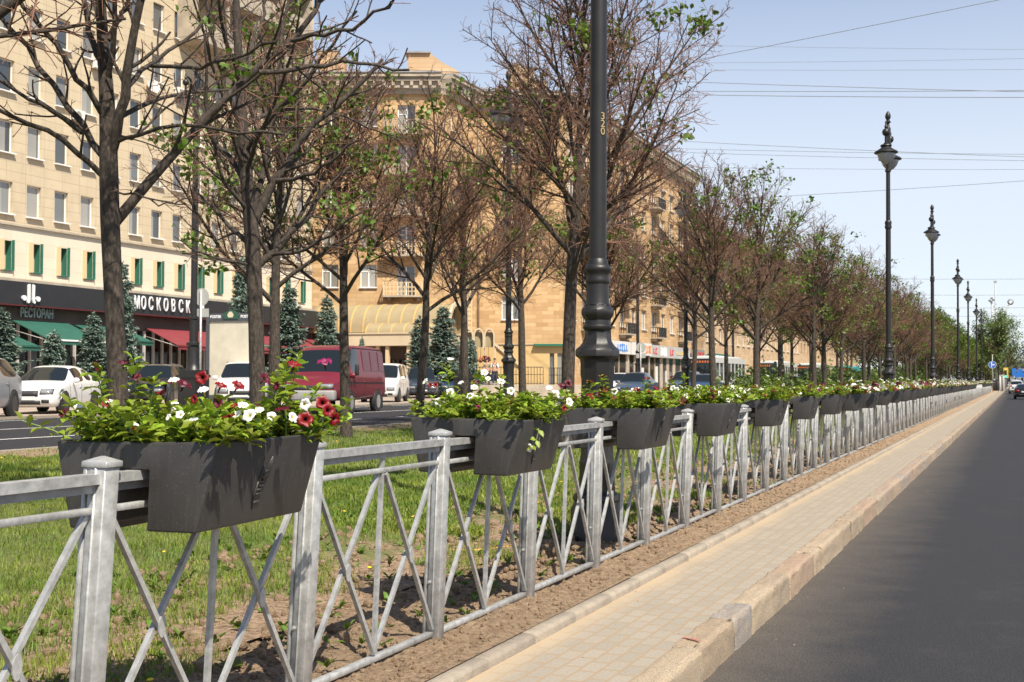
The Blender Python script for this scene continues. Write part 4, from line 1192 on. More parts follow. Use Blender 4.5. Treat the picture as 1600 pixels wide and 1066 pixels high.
# big leafy tree at the end of the median
def leafy_tree(seed, H, W, dens, mleaf):
    t = bare_tree(seed, H=H, fork=H * .22, rad=W, r0=.2, nl=14, twig=.25, leafn=0)
    g = np.random.default_rng(seed)
    tips = np.concatenate([t[4], np.array([p[2] for p, r in t[2][0]])])
    lv = leaf_clumps(g, tips, dens, (12, 24), (.16, .30), spread=.34)
    return t[0], t[1], t[2], lv
def leafy(seed, loc, H, W, dens, label, group=None, m=None):
    root = empty('leafy_tree', loc, 0, label, 'tree', group)
    t = leafy_tree(seed, H, W, dens, m)
    Ml = M['leaf']; M['leaf'] = m or M['leaf_dark']
    assemble('t', t[0], t[1], t[2], t[3], root)
    M['leaf'] = Ml
    return root
def far(px, y): 
    X = None
    w = gp(px, 596, y=y); return w.x
leafy(401, (far(1562, 205), 205, 0), 13.0, 4.6, 520, 'large full green tree closing the end of the median, behind the blue road sign')
leafy(402, (far(1537, 225), 225, 0), 9, 3.2, 260, 'darker green tree at the end of the median, left of the large green tree')
leafy(403, (far(1574, 330), 330, 0), 7, 4, 200, 'small distant green tree near the traffic light')
leafy(404, (far(1500, 215), 215, .3), 9, 3.2, 240, 'green tree behind the far lamp posts')
leafy(405, (-15.2, 150, .3), 8.5, 3.2, 260, 'green tree among the far bare lindens')
# ------------------------------------------------------------------ buildings
def stone_mat(name, c1, c2, mortar, bw, rh, ms=.012, off=.5, var=.6, dirty=.35, rough=.85):
    t = NT(name); p = t.obj(); s = t.sep(p)
    v = t.comb(t.math('ADD', s[0], t.math('MULTIPLY', s[1], 1.0)), s[2])
    br = t.n('ShaderNodeTexBrick', Scale=1.0, Mortar__Size=ms, Mortar__Smooth=0.1, Brick__Width=bw, Row__Height=rh, Bias=0.0)
    br.offset = off; br.offset_frequency = 2
    br.inputs['Color1'].default_value = (*c1, 1); br.inputs['Color2'].default_value = (*c2, 1); br.inputs['Mortar'].default_value = (*mortar, 1)
    t.l(v, br.inputs['Vector'])
    n = t.noise(p, .55, 5, .65); n2 = t.noise(p, 9, 4)
    st = t.comb(t.math('MULTIPLY', s[0], 2.2), t.math('MULTIPLY', s[1], 2.2), t.math('MULTIPLY', s[2], .25))
    n3 = t.noise(st, 1.4, 5, .6)
    c = t.mix(t.math('MULTIPLY', n2, var * .35), br.outputs['Color'], [x * .72 for x in c1])
    c = t.mix(t.ramp(n, (.45, 0.0), (.75, dirty)), c, [x * .62 for x in c2])
    c = t.mix(t.ramp(n3, (.52, 0.0), (.78, dirty * .8)), c, [x * .5 for x in c1])
    t.col(c); t.rough(rough); t.bump(t.math('MULTIPLY', br.outputs['Fac'], -1.0), .4, .01)
    return t.m
M['tile'] = stone_mat('cream_facade_tiles', (.56, .455, .305), (.60, .49, .335), (.40, .315, .21), 1.25, .5, .014, .0, .4, .4)
M['band'] = stone_mat('pale_stone_band', (.66, .57, .44), (.71, .62, .49), (.57, .48, .37), 1.9, .62, .010, .5, .3, .15)
M['sand'] = stone_mat('sand_stone_blocks', (.44, .27, .125), (.64, .44, .235), (.40, .255, .13), .95, .32, .010, .5, .8, .3)
M['sand2'] = stone_mat('sand_stone_blocks_far', (.46, .31, .175), (.60, .44, .27), (.40, .28, .17), 1.2, .36, .010, .5, .8, .3)
M['yellow_plaster'] = stone_mat('yellow_plaster', (.55, .38, .17), (.58, .405, .19), (.48, .34, .15), 1.2, .5, .008, .5, .3, .15)
M['cornice'] = mat('weathered_cornice', (.40, .34, .26), .85, var=.25, vscale=1.2)
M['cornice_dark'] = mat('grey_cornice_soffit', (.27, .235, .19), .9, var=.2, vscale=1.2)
M['upvc'] = mat('white_window_frame', (.78, .77, .74), .5)
M['wood_frame'] = mat('brown_window_frame', (.16, .10, .06), .6)
def _glass():
    t = NT('window_glass'); g = t.n('ShaderNodeObjectInfo').outputs['Random']
    p = t.obj(); s = t.sep(p)
    cx_ = t.math('LESS_THAN', s[0], t.math('MULTIPLY', t.math('SUBTRACT', t.math('FRACT', t.math('MULTIPLY', g, 7.3)), .55), 1.2))
    cur = t.ramp(g, (0.0, (.035, .04, .045)), (.3, (.06, .065, .065)), (.5, (.22, .22, .20)), (.7, (.05, .06, .07)), (.85, (.30, .29, .25)), (1.0, (.10, .12, .11)))
    t.col(t.mix(t.math('MULTIPLY', cx_, .8), cur, (.33, .31, .27))); t.b.inputs['Roughness'].default_value = .06; t.b.inputs['Specular IOR Level'].default_value = .9
    t.b.inputs['Coat Weight'].default_value = .6; t.b.inputs['Coat Roughness'].default_value = .03
    return t.m
M['glass'] = _glass()
M['glass_dark'] = mat('dark_shop_glass', (.012, .012, .013), .08, spec=.8)
M['green_reveal'] = mat('green_painted_reveal', (.03, .15, .10), .6)
M['cream_trim'] = mat('cream_trim', (.62, .47, .28), .7)
M['black_fascia'] = mat('black_fascia_panel', (.020, .020, .022), .5, var=.15, vscale=2)
M['brown_wall'] = mat('dark_brown_wall', (.075, .055, .045), .7, var=.2, vscale=1)
M['letters'] = mat('white_sign_letters', (.78, .78, .77), .5)
M['grey_letters'] = mat('pale_grey_letters', (.38, .42, .41), .5)
M['green_awning'] = mat('green_awning_canvas', (.018, .095, .066), .75, var=.12, vscale=2)
M['red_awning'] = mat('red_awning_canvas', (.20, .030, .036), .75, var=.15, vscale=2)
M['mullion'] = mat('grey_mullion', (.50, .48, .45), .6)
M['roof_orange'] = mat('rusty_orange_roof', (.42, .17, .06), .8, col2=(.34, .15, .07), vscale=1.5)
M['roof_grey'] = mat('grey_tin_roof', (.30, .31, .33), .6, .3, var=.2, vscale=1)
M['iron_rail'] = mat('black_railing', (.02, .02, .02), .6)
M['acwhite'] = mat('ac_unit_white', (.70, .68, .63), .6)
M['vault'] = mat('beige_ribbed_vault', (.275, .215, .12), .75, col2=(.33, .265, .155), vscale=2)
M['vault_rib'] = mat('ochre_vault_rib', (.56, .35, .12), .7)
M['cream'] = mat('cream_plaster', (.56, .455, .31), .8, var=.08, vscale=1)
M['shopgrey'] = mat('grey_shop_fascia', (.42, .41, .39), .6, var=.1, vscale=1)
M['shopwhite'] = mat('white_shop_fascia', (.64, .62, .58), .6, var=.06, vscale=1)
M['shopdark'] = mat('dark_grey_shop_fascia', (.22, .215, .205), .6)
M['sign_blue'] = mat('blue_sign_letters', (.02, .20, .62), .5)
M['sign_red'] = mat('red_sign_letters', (.60, .03, .03), .5)
M['sign_orange'] = mat('orange_sign_letters', (.72, .25, .08), .5)
M['sign_yellow'] = mat('yellow_sign_letters', (.72, .50, .05), .5)
M['dish'] = mat('satellite_dish', (.62, .60, .55), .5)

def facade(u0, u1, z0, z1, holes, depth, mats=(0, 0), mb=None, back=False):
    """wall in the local plane y=0 (outside is -y) with rectangular openings; holes: (ua,ub,za,zb)"""
    m = mb or MB()
    us = sorted({u0, u1} | {h[0] for h in holes} | {h[1] for h in holes})
    zs = sorted({z0, z1} | {h[2] for h in holes} | {h[3] for h in holes})
    us = [u for u in us if u0 - 1e-6 <= u <= u1 + 1e-6]; zs = [z for z in zs if z0 - 1e-6 <= z <= z1 + 1e-6]
    # merge the wall into vertical strips
    for i in range(len(us) - 1):
        uc = (us[i] + us[i + 1]) / 2
        cov = sorted([(h[2], h[3]) for h in holes if h[0] < uc < h[1]])
        z = z0
        for a, b in cov + [(z1, z1)]:
            if a > z + 1e-6: m.add([(us[i], 0, z), (us[i + 1], 0, z), (us[i + 1], 0, a), (us[i], 0, a)], [(0, 1, 2, 3)], mats[0])
            z = max(z, b)
    for a, b, c, d in holes:
        m.add([(a, 0, c), (b, 0, c), (b, 0, d), (a, 0, d), (a, depth, c), (b, depth, c), (b, depth, d), (a, depth, d)], [(0, 4, 7, 3), (1, 2, 6, 5), (0, 1, 5, 4), (3, 7, 6, 2)], mats[1])
    return m
def window_proto(w, h, style=0, sill=True):
    f = MB(); t = .06
    f.box2((-w / 2, 0, 0), (w / 2, .06, t)); f.box2((-w / 2, 0, h - t), (w / 2, .06, h)); f.box2((-w / 2, 0, t), (-w / 2 + t, .06, h - t)); f.box2((w / 2 - t, 0, t), (w / 2, .06, h - t))
    if style == 1: f.box2((-.05, -.004, t), (.05, .06, h - t))
    if style == 2:
        f.box2((-.045, -.004, t), (.045, .06, h - t)); f.box2((-w / 2 + t, -.002, h * .68), (-.045, .06, h * .68 + .06))
    if style == 3: f.box2((-w / 2 + t, -.002, h * .70), (w / 2 - t, .06, h * .70 + .05))
    if sill: f.box2((-w / 2 - .06, -.34, -.06), (w / 2 + .06, .05, -.002))
    fo = f.build('window', M['upvc'])
    g = MB(); g.add([(-w / 2 + t * .5, .035, t * .5), (w / 2 - t * .5, .035, t * .5), (w / 2 - t * .5, .035, h - t * .5), (-w / 2 + t * .5, .035, h - t * .5)], [(0, 1, 2, 3)])
    g.build('pane', M['glass'], fo)
    return fo
def put(proto, parent, loc, first):
    if first[0]: o = proto; first[0] = False
    else: o = copy_tree(proto)
    o.parent = parent; o.location = loc
    return o
AZ = R(90)                     # facades parallel to the street: local x along +Y, outside to +X

# ---- long cream building with the restaurants
B1D = 46.0; B1Y = 14.0; B1E = 71.8
b1 = empty('apartment_building', (-B1D, B1Y, LZ), AZ, 'long cream tiled building with small windows above a black restaurant sign band, left side', 'building')
LB1 = B1E - B1Y
cols = [47.7 - B1Y + 1.88 * k for k in range(-17, 13)]
rows = [9.75 + 3.05 * k - LZ for k in range(7)]
holes = []
wpos = []
for ri, z in enumerate(rows):
    for u in cols:
        if u < .8 or u > LB1 - 1.0: continue
        holes.append((u - .48, u + .48, z, z + 1.62)); wpos.append((u, z))
wall = facade(0, LB1, 9.25 - LZ, 34, holes, .24)
wall.add([(LB1, 0, 0), (LB1, 14, 0), (LB1, 14, 34), (LB1, 0, 34)], [(0, 1, 2, 3)]); wall.add([(0, 0, 34), (LB1, 0, 34), (LB1, 14, 34), (0, 14, 34)], [(0, 1, 2, 3)])
wall.add([(0, 0, 0), (0, 14, 0), (0, 14, 34), (0, 0, 34)], [(3, 2, 1, 0)]); wall.add([(0, 14, 0), (LB1, 14, 0), (LB1, 14, 34), (0, 14, 34)], [(0, 1, 2, 3)])
wall.build('wall', M['tile'], b1, recalc=False)
slz0, slz1 = 6.98 - LZ, 8.42 - LZ
sl = [(u + .17 - .30, u + .17 + .30, slz0, slz1) for u in cols if .8 < u < LB1 - 1.2]
bw = facade(0, LB1, 6.55 - LZ, 9.25 - LZ, sl, .02)
for a, b, c, d in sl:            # green far reveal and sill, cream inside
    bw.add([(a, .02, c), (b, .02, c), (b, .02, d), (a, .02, d), (a, .40, c), (b, .40, c), (b, .40, d), (a, .40, d)], [(1, 2, 6, 5), (0, 1, 5, 4)], 1)
    bw.add([(a, .02, c), (a, .02, d), (a, .40, d), (a, .40, c)], [(0, 1, 2, 3)], 2); bw.add([(a, .02, d), (b, .02, d), (b, .40, d), (a, .40, d)], [(3, 2, 1, 0)], 2)
    bw.add([(a, .40, c), (b, .40, c), (b, .40, d), (a, .40, d)], [(0, 1, 2, 3)], 2)
    bw.box2((a - .16, -.16, c - .05), (a - .003, .3, d + .04), 2); bw.box2((b + .003, -.16, c - .05), (b + .05, .2, d + .04), 1); bw.box2((a - .003, -.16, c - .07), (b + .003, .2, c - .003), 1)
    bw.box2((a - .1, -.10, c - .42), (b + .02, -.003, c - .22), 0)
bw.build('stone_band', [M['band'], M['green_reveal'], M['cream_trim']], b1, recalc=False)
cn = MB(); cn.box2((0, -.32, 6.40 - LZ), (LB1 + .1, -.003, 6.54 - LZ)); cn.box2((0, -.2, 6.18 - LZ), (LB1 + .06, .01, 6.39 - LZ)); cn.box2((0, -.14, 9.19 - LZ), (LB1 + .08, .01, 9.30 - LZ))
cn.build('cornice', M['cornice'], b1)
first = [True]; wp = window_proto(.96, 1.62, 0)
vis = sorted(wpos, key=lambda q: -((q[0] > 18) * 2 - q[1] * .02))
near = [q for q in wpos if q[0] + B1Y > 28 and q[1] < 25][:100]
rest = [q for q in wpos if q not in near]
for u, z in near: put(wp, b1, (u, .17, z), first)
rm = MB()
for u, z in rest:
    rm.box2((u - .47, .17, z), (u + .47, .2, z + 1.61), 1); rm.box2((u - .48, .15, z), (u - .42, .23, z + 1.62)); rm.box2((u + .42, .15, z), (u + .48, .23, z + 1.62)); rm.box2((u - .54, -.17, z - .06), (u + .54, .2, z - .003))
tag(rm.build('far_windows', [M['upvc'], M['glass']], b1), kind='stuff')
# loggias that jut out high up
lg = MB()
y0u = yat(330, 45) - B1Y; 
for zf in (21.4, 24.5, 27.6):
    lg.box2((y0u - 2.2, -1.5, zf), (y0u + 10.4, .0, zf + .22)); lg.box2((y0u - 2.2, -1.5, zf + .22), (y0u + 10.4, -1.42, zf + 1.3))
    for q in range(5): lg.box2((y0u - 2.2 + q * 3.1, -1.38, zf + .2), (y0u - 2.0 + q * 3.1, .0, zf + 3.1))
lg.build('loggia', [M['cornice']], b1)
# ground floor: dark wall, glazing, fascia
gf = MB(); gf.box2((0, .01, 3.9), (LB1 + 4.8, .3, 6.15 - LZ)); gf.box2((0, .01, 0), (LB1 + 4.8, .3, .45))
gf.box2((LB1 + .003, .3, 0), (LB1 + 4.8, 8, 5.9), 0)
gf.build('ground_floor_wall', M['brown_wall'], b1)
MB().box2((0, .12, .45), (LB1 + 4.7, .2, 3.9)).build('shop_glazing', M['glass_dark'], b1)
mu = MB(); u = .5
while u < LB1 + 4.5:
    mu.box2((u - .04, -.03, .45), (u + .04, .115, 3.9)); u += .78
mu.build('mullions', M['mullion'], b1)
for k, (px, py, z) in enumerate(((143, 102, 0), (110, 182, 0), (272, 147, 0))):
    w = gp(px, py, D=46.3); o = MB(); rr = Matrix.Rotation(R(90), 3, 'X')
    o.box2((-.40, -.36, -.28), (.40, -.06, .28)); o.lathe([(.21, 0), (.21, .02), (.17, .025), (0.02, .02)], (-.10, -.36, 0), 16, 1, rot=rr)
    o.box2((-.36, -.34, -.34), (-.30, -.002, -.282), 1); o.box2((.30, -.34, -.34), (.36, -.002, -.282), 1)
    a = o.build('air_conditioner', [M['acwhite'], M['cornice_dark']])
    a.location = (-B1D, w.y, w.z); a.rotation_euler.z = AZ
    tag(a, ['white air conditioner box on the cream wall beside the big tree trunk', 'white air conditioner box on the cream wall between two windows, left of the tree trunk', 'white air conditioner box on the cream wall near the satellite dish'][k], 'air conditioner', 'air conditioners on the cream building')
w = gp(243, 135, D=45.6); d = MB(); d.lathe([(.02, 0), (.2, .03), (.36, .09), (.44, .15)], (0, 0, 0), 20, caps=False); d.tube([(0, 0, -.3), (0, 0, 0)], .025, 6); d.tube([(0, -.4, .12), (0, -.1, .5)], .015, 5)
o = d.build('satellite_dish', M['dish']); o.location = w + Vector((-.25, 0, 0)); o.rotation_euler = (R(-20), R(70), R(-35)); tag(o, 'round satellite dish fixed on the cream wall', 'satellite dish')

def on1(px, py, out): return gp(px, py, D=B1D - out)
# fascia with lettering
fb = empty('shop_sign', (-B1D + .0, B1Y, 0), AZ, 'long black restaurant sign band with white letters across the cream building', 'shop sign')
fz0, fz1 = 5.22, 6.36
MB().box2((0, -.62, fz0), (LB1 + 4.8, -.15, fz1)).build('panel', M['black_fascia'], fb)
MB().box2((0, -.625, fz0 - .06), (LB1 + 4.7, -.3, fz0 - .003)).build('trim', mat('dark_red_trim', (.10, .012, .014), .6), fb)
zl = 5.80
word = 'МОСКОВСКИЙ'; xs = [206.5, 221, 235, 248, 262, 275, 288, 300, 311, 322]
for ch, px in zip(word, [212, 222.5, 234, 246, 257.5, 269, 281, 292, 303, 314]):
    y = yat(px, B1D - .64)
    t = text_mesh('letter', ch, 1.02, M['letters'], .07, fb, bold=.0); t.rotation_euler = (R(90), 0, 0); t.location = (y - B1Y, -.70, zl); t.scale = (.56, 1, 1)
eb = MB()
for s in (-1, 1):
    eb.prism([(s * .09, .52), (s * .08, -.30), (s * .11, -.44), (s * .18, -.50), (s * .25, -.48), (s * .27, -.40), (s * .22, -.36), (s * .205, -.25), (s * .215, .46)], 'y', -.05, .05)
    eb.lathe([(.001, -.05), (.135, -.05), (.135, .05), (.001, .05)], (s * .45, 0, -.24), 18, rot=Matrix.Rotation(R(90), 3, 'X'), sm=False, caps=False)
e = eb.build('emblem', M['letters'], fb); e.location = (yat(46.5, B1D - .64) - B1Y, -.69, 5.79); e.scale = (1.0, 1, .95)
rs = empty('restaurant_sign', (-B1D, yat(57, 45.9), 4.86), AZ, 'grey lettering above the green awnings under the black sign band', 'sign')
t = text_mesh('lettering', 'РЕСТОРАН', .66, M['grey_letters'], .08, rs, bold=.008); t.rotation_euler = (R(90), 0, 0); t.location = (0, -.10, 0); t.scale = (.62, 1, 1)
def awning(name_label, y0, y1, zt, zb, outp, m, wallD=B1D - .05, bar=True, cat='awning', grp=None):
    root = empty('awning', (-wallD, y0, 0), AZ, name_label, cat, grp)
    L = y1 - y0; a = MB()
    a.prism([(-.05, zt), (-outp, zb), (-outp, zb - .035), (-.05, zt - .035)], 'x', 0, L)
    a.build('canopy', m, root)
    v = MB(); n = int(L / .12); 
    for i in range(n):
        p0, p1 = L * i / n, L * (i + 1) / n; pm = (p0 + p1) / 2
        v.add([(p0, -outp - .004, zb - .01), (p1, -outp - .004, zb - .01), (p1, -outp - .006, zb - .20), (pm, -outp - .006, zb - .25), (p0, -outp - .006, zb - .20)], [(0, 1, 2, 3, 4)])
    vo = v.build('valance', m, root); so = vo.modifiers.new('thick', 'SOLIDIFY'); so.thickness = .012
    if bar: MB().box2((-.02, -outp - .05, zb - .05), (L + .02, -outp + .03, zb + .03)).build('front_bar', M['upvc'] if bar == 'w' else m, root)
    arms = MB()
    for q in (.05, L - .05): arms.tube([(q, -.05, zt - .5), (q, -outp + .05, zb - .06)], .02, 5)
    arms.build('arms', M['mullion'], root)
    return root
GA = 'awnings on the restaurants'
awning('green awning with a scalloped edge at the left picture edge', 39.0, 43.4, 4.05, 3.10, 2.9, M['green_awning'], grp=GA)
awning('middle green awning with a white front bar under the grey lettering', 44.3, 48.1, 4.50, 3.46, 2.6, M['green_awning'], bar='w', grp=GA)
awning('green awning half hidden by the big tree trunk', 48.6, 52.2, 4.45, 3.6, 2.3, M['green_awning'], grp=GA)
awning('red awning with glazed front below it, left of the light box', 54.2, 61.5, 4.50, 3.45, 2.4, M['red_awning'], grp=GA)
awning('red awning continuing right of the light box, above the red van', 62.2, 70.0, 4.45, 3.4, 2.4, M['red_awning'], grp=GA)
awning('last red awning before the arched canopy', 70.6, 76.3, 4.4, 3.3, 2.6, M['red_awning'], grp=GA)

# ---- sand stone building on the corner
ZE = 24.4
b2 = empty('stone_building', (-40.0, 80.5, LZ), 0, 'tall sand coloured stone building with balconies and a heavy grey cornice behind the trees', 'building')
O2 = Vector((-40, 80.5, LZ))
rv = Vector((math.cos(PSI), math.sin(PSI), 0))
w_small = window_proto(1.25, 1.75, 2); w_nar = window_proto(.62, 1.5, 0); w_wide = window_proto(1.65, 1.9, 2); w_sq = window_proto(.8, 1.1, 0)
fsm, fna, fwi, fsq = [True], [True], [True], [True]
doorw = window_proto(1.35, 2.3, 2, sill=False); fdo = [True]
def piece(name, P, ang, L, zt, wins, m, cornice=True):
    """wins: (proto, first, w, h, [(u,z)...])"""
    root = b2
    holes = []
    for pr, fi, w, h, ps in wins: holes += [(u - w / 2, u + w / 2, z, z + h) for u, z in ps]
    f = facade(0, L, 0, zt, holes, .28)
    wo = f.build('wall', m, root, recalc=False); wo.location = P - O2; wo.rotation_euler.z = ang
    rot = Matrix.Rotation(ang, 3, 'Z')
    for pr, fi, w, h, ps in wins:
        for u, z in ps:
            q = put(pr, root, (P - O2) + rot @ Vector((u, .2, z)), fi); q.rotation_euler.z = ang
    if cornice:
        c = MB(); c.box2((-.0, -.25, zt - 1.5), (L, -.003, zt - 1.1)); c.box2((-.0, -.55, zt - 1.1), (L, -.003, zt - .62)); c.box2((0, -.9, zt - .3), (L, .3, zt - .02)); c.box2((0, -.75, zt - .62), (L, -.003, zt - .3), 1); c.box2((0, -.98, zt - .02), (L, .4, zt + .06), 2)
        u = .3
        while u < L - .2: c.box2((u, -.74, zt - .95), (u + .22, -.40, zt - .62)); u += .7
        co = c.build('cornice', [M['cornice'], M['cornice_dark'], M['roof_grey']], root); co.location = P - O2; co.rotation_euler.z = ang
    return wo
def balcony(P, ang, u, z, w, out=1.0, solid=False, mm=None):
    rot = Matrix.Rotation(ang, 3, 'Z'); b = MB()
    b.box2((-w / 2, -out, 0), (w / 2, -.003, .14)); b.box2((-w / 2 + .3, -out * .6, -.25), (-w / 2 + .5, -.003, -.003)); b.box2((w / 2 - .5, -out * .6, -.25), (w / 2 - .3, -.003, -.003))
    o = b.build('balcony', M['cornice'], b2); o.location = (P - O2) + rot @ Vector((u, 0, z)); o.rotation_euler.z = ang
    r = MB(); h = 1.0
    r.box2((-w / 2, -out, .14 + h - .06), (w / 2, -out + .08, .14 + h)); r.box2((-w / 2, -out, .14), (-w / 2 + .14, -out + .08, .14 + h - .06)); r.box2((w / 2 - .14, -out, .14), (w / 2, -out + .08, .14 + h - .06))
    n = int(w / .26)
    for i in range(1, n): 
        x = -w / 2 + w * i / n; r.box2((x - .035, -out + .01, .14), (x + .035, -out + .06, .14 + h - .06))
    for zz in (.40, .72): r.box2((-w / 2 + .14, -out + .015, zz), (w / 2 - .14, -out + .055, zz + .07))
    for sx in (-1, 1):
        r.box2((sx * w / 2 - (.08 if sx > 0 else 0), -out + .08, .14 + h - .06), (sx * w / 2 + (.08 if sx < 0 else 0), -.003, .14 + h))
        for j in range(1, 4): yy = -out + out * j / 4; r.box2((sx * (w / 2 - .04) - .03, yy - .03, .14), (sx * (w / 2 - .04) + .03, yy + .03, .14 + h - .06))
    r.build('railing', mm or M['cornice'], o)
    return o
FL = 3.08
A1 = PSI; P1b = O2 - rv * 16
zr = [8.54 - LZ + FL * k for k in range(5)]
def upx(px, Pp, ang):
    """local u where the image column px meets the facade plane"""
    d = ray(px, 596); U = Vector((math.cos(ang), math.sin(ang), 0)); N = Vector((-U.y, U.x, 0))
    t = (Pp - Vector((0, 0, CAMZ))).dot(N) / d.dot(N); return (Vector((0, 0, CAMZ)) + d * t - Pp).dot(U)
ucol = [upx(px, P1b, A1) for px in (515, 575)]; ubal = upx(636, P1b, A1)
zb = [7.75 - LZ + FL * k for k in range(5)]
piece('a', P1b, A1, 16, ZE, [(w_small, fsm, 1.25, 1.75, [(u, z) for u in [ucol[0] - 2.9] + ucol for z in zr]), (doorw, fdo, 1.35, 2.3, [(ubal - .1, z + .15) for z in zb])], M['sand'])
for z in zb: balcony(P1b, A1, ubal - .25, z, 3.0, mm=M['cream_trim'] if z < 12 else M['cornice'])
U2 = 6.4
piece('b', O2, AZ, U2, ZE, [(w_nar, fna, .62, 1.5, [(upx(706, O2, AZ), z) for z in zr])], M['sand'])
P3 = O2 + Vector((0, U2, 0)); L3 = 6.9
u3 = upx(800, P3, A1)
piece('c', P3, A1, L3, ZE, [(w_wide, fwi, 1.65, 1.9, [(u3, 6.0 + 3.2 * k) for k in range(6)])], M['sand'])
P4 = P3 + rv * L3; L4 = 132.4 - P4.y
w4 = []; b4 = []
u = 2.2; k = 0; cc = []
while u < L4 - 1.5: cc.append(u); u += 3.45
w4 = [(u, 6.1 + 3.27 * k) for u in cc for k in range(5)]
w4s = [(u + d, 22.0 - .15) for u in cc for d in (-.7, .7)]
piece('d', P4, AZ, L4, ZE, [(w_wide, fwi, 1.65, 1.9, w4), (w_sq, fsq, .8, 1.1, [(u, z - .9) for u, z in w4s])], M['sand'])
for j, u in enumerate(cc):
    if j % 3 == 1:
        for k in range(5): balcony(P4, AZ, u, 5.3 + 3.27 * k, 2.6, .95, mm=M['iron_rail'])
bk = MB()      # end wall, back and roof
e4 = P4 + Vector((0, L4, 0)) - O2; p1 = P1b - O2
bk.add([(e4.x, e4.y, 0), (e4.x - 14, e4.y, 0), (e4.x - 14, e4.y, ZE), (e4.x, e4.y, ZE)], [(0, 1, 2, 3)])
bk.build('end_wall', M['sand'], b2, recalc=False)
rf = MB()
pts = [p1, Vector((0, 0, 0)), P3 - O2, P4 - O2, e4]
inn = [p1 + Vector((-3, 9, 0)), Vector((-8, 8, 0)), P3 - O2 + Vector((-8, 2, 0)), P4 - O2 + Vector((-7, 3, 0)), e4 + Vector((-7, 0, 0))]
for i in range(4):
    a, b, c, d = pts[i], pts[i + 1], inn[i + 1], inn[i]
    rf.add([(a.x, a.y, ZE + .02), (b.x, b.y, ZE + .02), (c.x, c.y, ZE + 1.9), (d.x, d.y, ZE + 1.9)], [(0, 1, 2, 3)], 0 if i == 0 else 1)
rf.build('roof', [M['roof_orange'], M['roof_grey']], b2, recalc=False)
# attic block with a slanted side above the corner
at = MB(); ua = upx(632, P1b, A1); ub = upx(693, P1b, A1)
at.prism([(ua, ZE + .1), (ub + 1.0, ZE + .1), (ub + 1.0, ZE + .9), (ub - .3, ZE + 1.6), (ub - 1.2, ZE + 2.3), (ua, ZE + 2.3)], 'y', 2.2, 6)
at.box2((ua - .2, 2.0, ZE + 2.3), (ub - 1.2, 6.2, ZE + 2.45), 1)
ao = at.build('attic', [M['sand2'], M['roof_grey']], b2); ao.location = P1b - O2; ao.rotation_euler.z = A1
for px, h, ww in ((500, 2.0, 1.6), (520, 1.4, .8), (870, 1.6, .9), (885, 1.9, .9), (905, 1.5, .9), (1010, 1.3, 1.0)):
    Pp, an = (P1b, A1) if px < 690 else (P4, AZ)
    u = upx(px, Pp, an); c = MB().box2((-ww / 2, 3.0, ZE + .2), (ww / 2, 4.0, ZE + .7 + h)).box2((-ww / 2 - .06, 2.94, ZE + .7 + h), (ww / 2 + .06, 4.06, ZE + .85 + h), 1)
    co = c.build('chimney', [M['sand2'], M['roof_grey']], b2); co.location = (Pp - O2) + Matrix.Rotation(an, 3, 'Z') @ Vector((u, 0, 0)); co.rotation_euler.z = an
dp = MB(); u = upx(745, O2, AZ)
dp.tube([(0, u, 0), (0, u, ZE - 1.2), (.5, u, ZE - .5)], .085, 8); dpo = dp.build('drainpipe', M['cream'], b2); dpo.location = (.13, 0, 0)
d2 = MB(); d2.tube([(.13, L4 - 1.4, .3), (.13, L4 - 1.4, ZE - 2.0), (.7, L4 - 1.0, ZE - .6)], .085, 8); o = d2.build('drainpipe', M['roof_grey'], b2); o.location = P4 - O2
gr = MB(); u = upx(730, O2, AZ)          # pierced strip of the stairwell
for i in range(5):
    for j in range(34):
        pass
hol = [(-.55 + .28 * i, -.55 + .28 * i + .16, 3.2 + .36 * j, 3.2 + .36 * j + .18) for i in range(4) for j in range(24)]
go = facade(-.62, .72, 2.9, 12.4, hol, .14).build('stair_grille', M['cream_trim'], b2, recalc=False); go.location = (.10, u, 0); go.rotation_euler.z = AZ
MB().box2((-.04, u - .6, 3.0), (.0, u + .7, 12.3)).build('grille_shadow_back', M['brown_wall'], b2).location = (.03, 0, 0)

# ---- barrel vaulted canopy in front of the corner
cv = gp(600, 596, Z=82.0); cvP = Vector((cv.x, cv.y, LZ))
va = empty('arched_canopy', cvP, PSI - R(16), 'beige barrel vaulted entrance canopy with ochre ribs and a cream front', 'canopy')
def uu(px): return (px - 600) * 82.0 / F
def zz(py): return CAMZ + (596 - py) * 82.0 / F - LZ
def vault(m, x0, x1, yc, r, zs, zc, n=14, mi=0, th=.06):
    po = [(yc - r * math.cos(math.pi * i / n), zs + (zc - zs) * math.sin(math.pi * i / n)) for i in range(n + 1)]
    pi_ = [(yc - (r - th) * math.cos(math.pi * i / n), zs + (zc - zs - th) * math.sin(math.pi * i / n)) for i in range(n + 1)]
    m.prism(po + pi_[::-1], 'x', x0, x1, mi, sm=False)
vm = MB(); vault(vm, uu(470), uu(704), 2.0, 1.9, zz(519), zz(473)); vm.build('vault', M['vault'], va, sharp=30)
rb = MB(); u = uu(478)
while u < uu(703): vault(rb, u, u + .09, 2.0, 1.94, zz(519), zz(473) + .04, th=.12); u += .93
rb.build('ribs', M['vault_rib'], va)
ar = MB(); vault(ar, uu(704), uu(704) + .18, 2.0, 2.06, zz(519), zz(470), th=.26); ar.box2((uu(704), -.06, zz(549)), (uu(704) + .16, .15, zz(519))); ar.box2((uu(704), 3.9, zz(549)), (uu(704) + .16, 4.1, zz(519)))
ar.build('front_arch', M['cream'], va)
eg = MB(); eg.box2((uu(690), .15, zz(549)), (uu(690) + .1, 3.9, zz(480)), 0); 
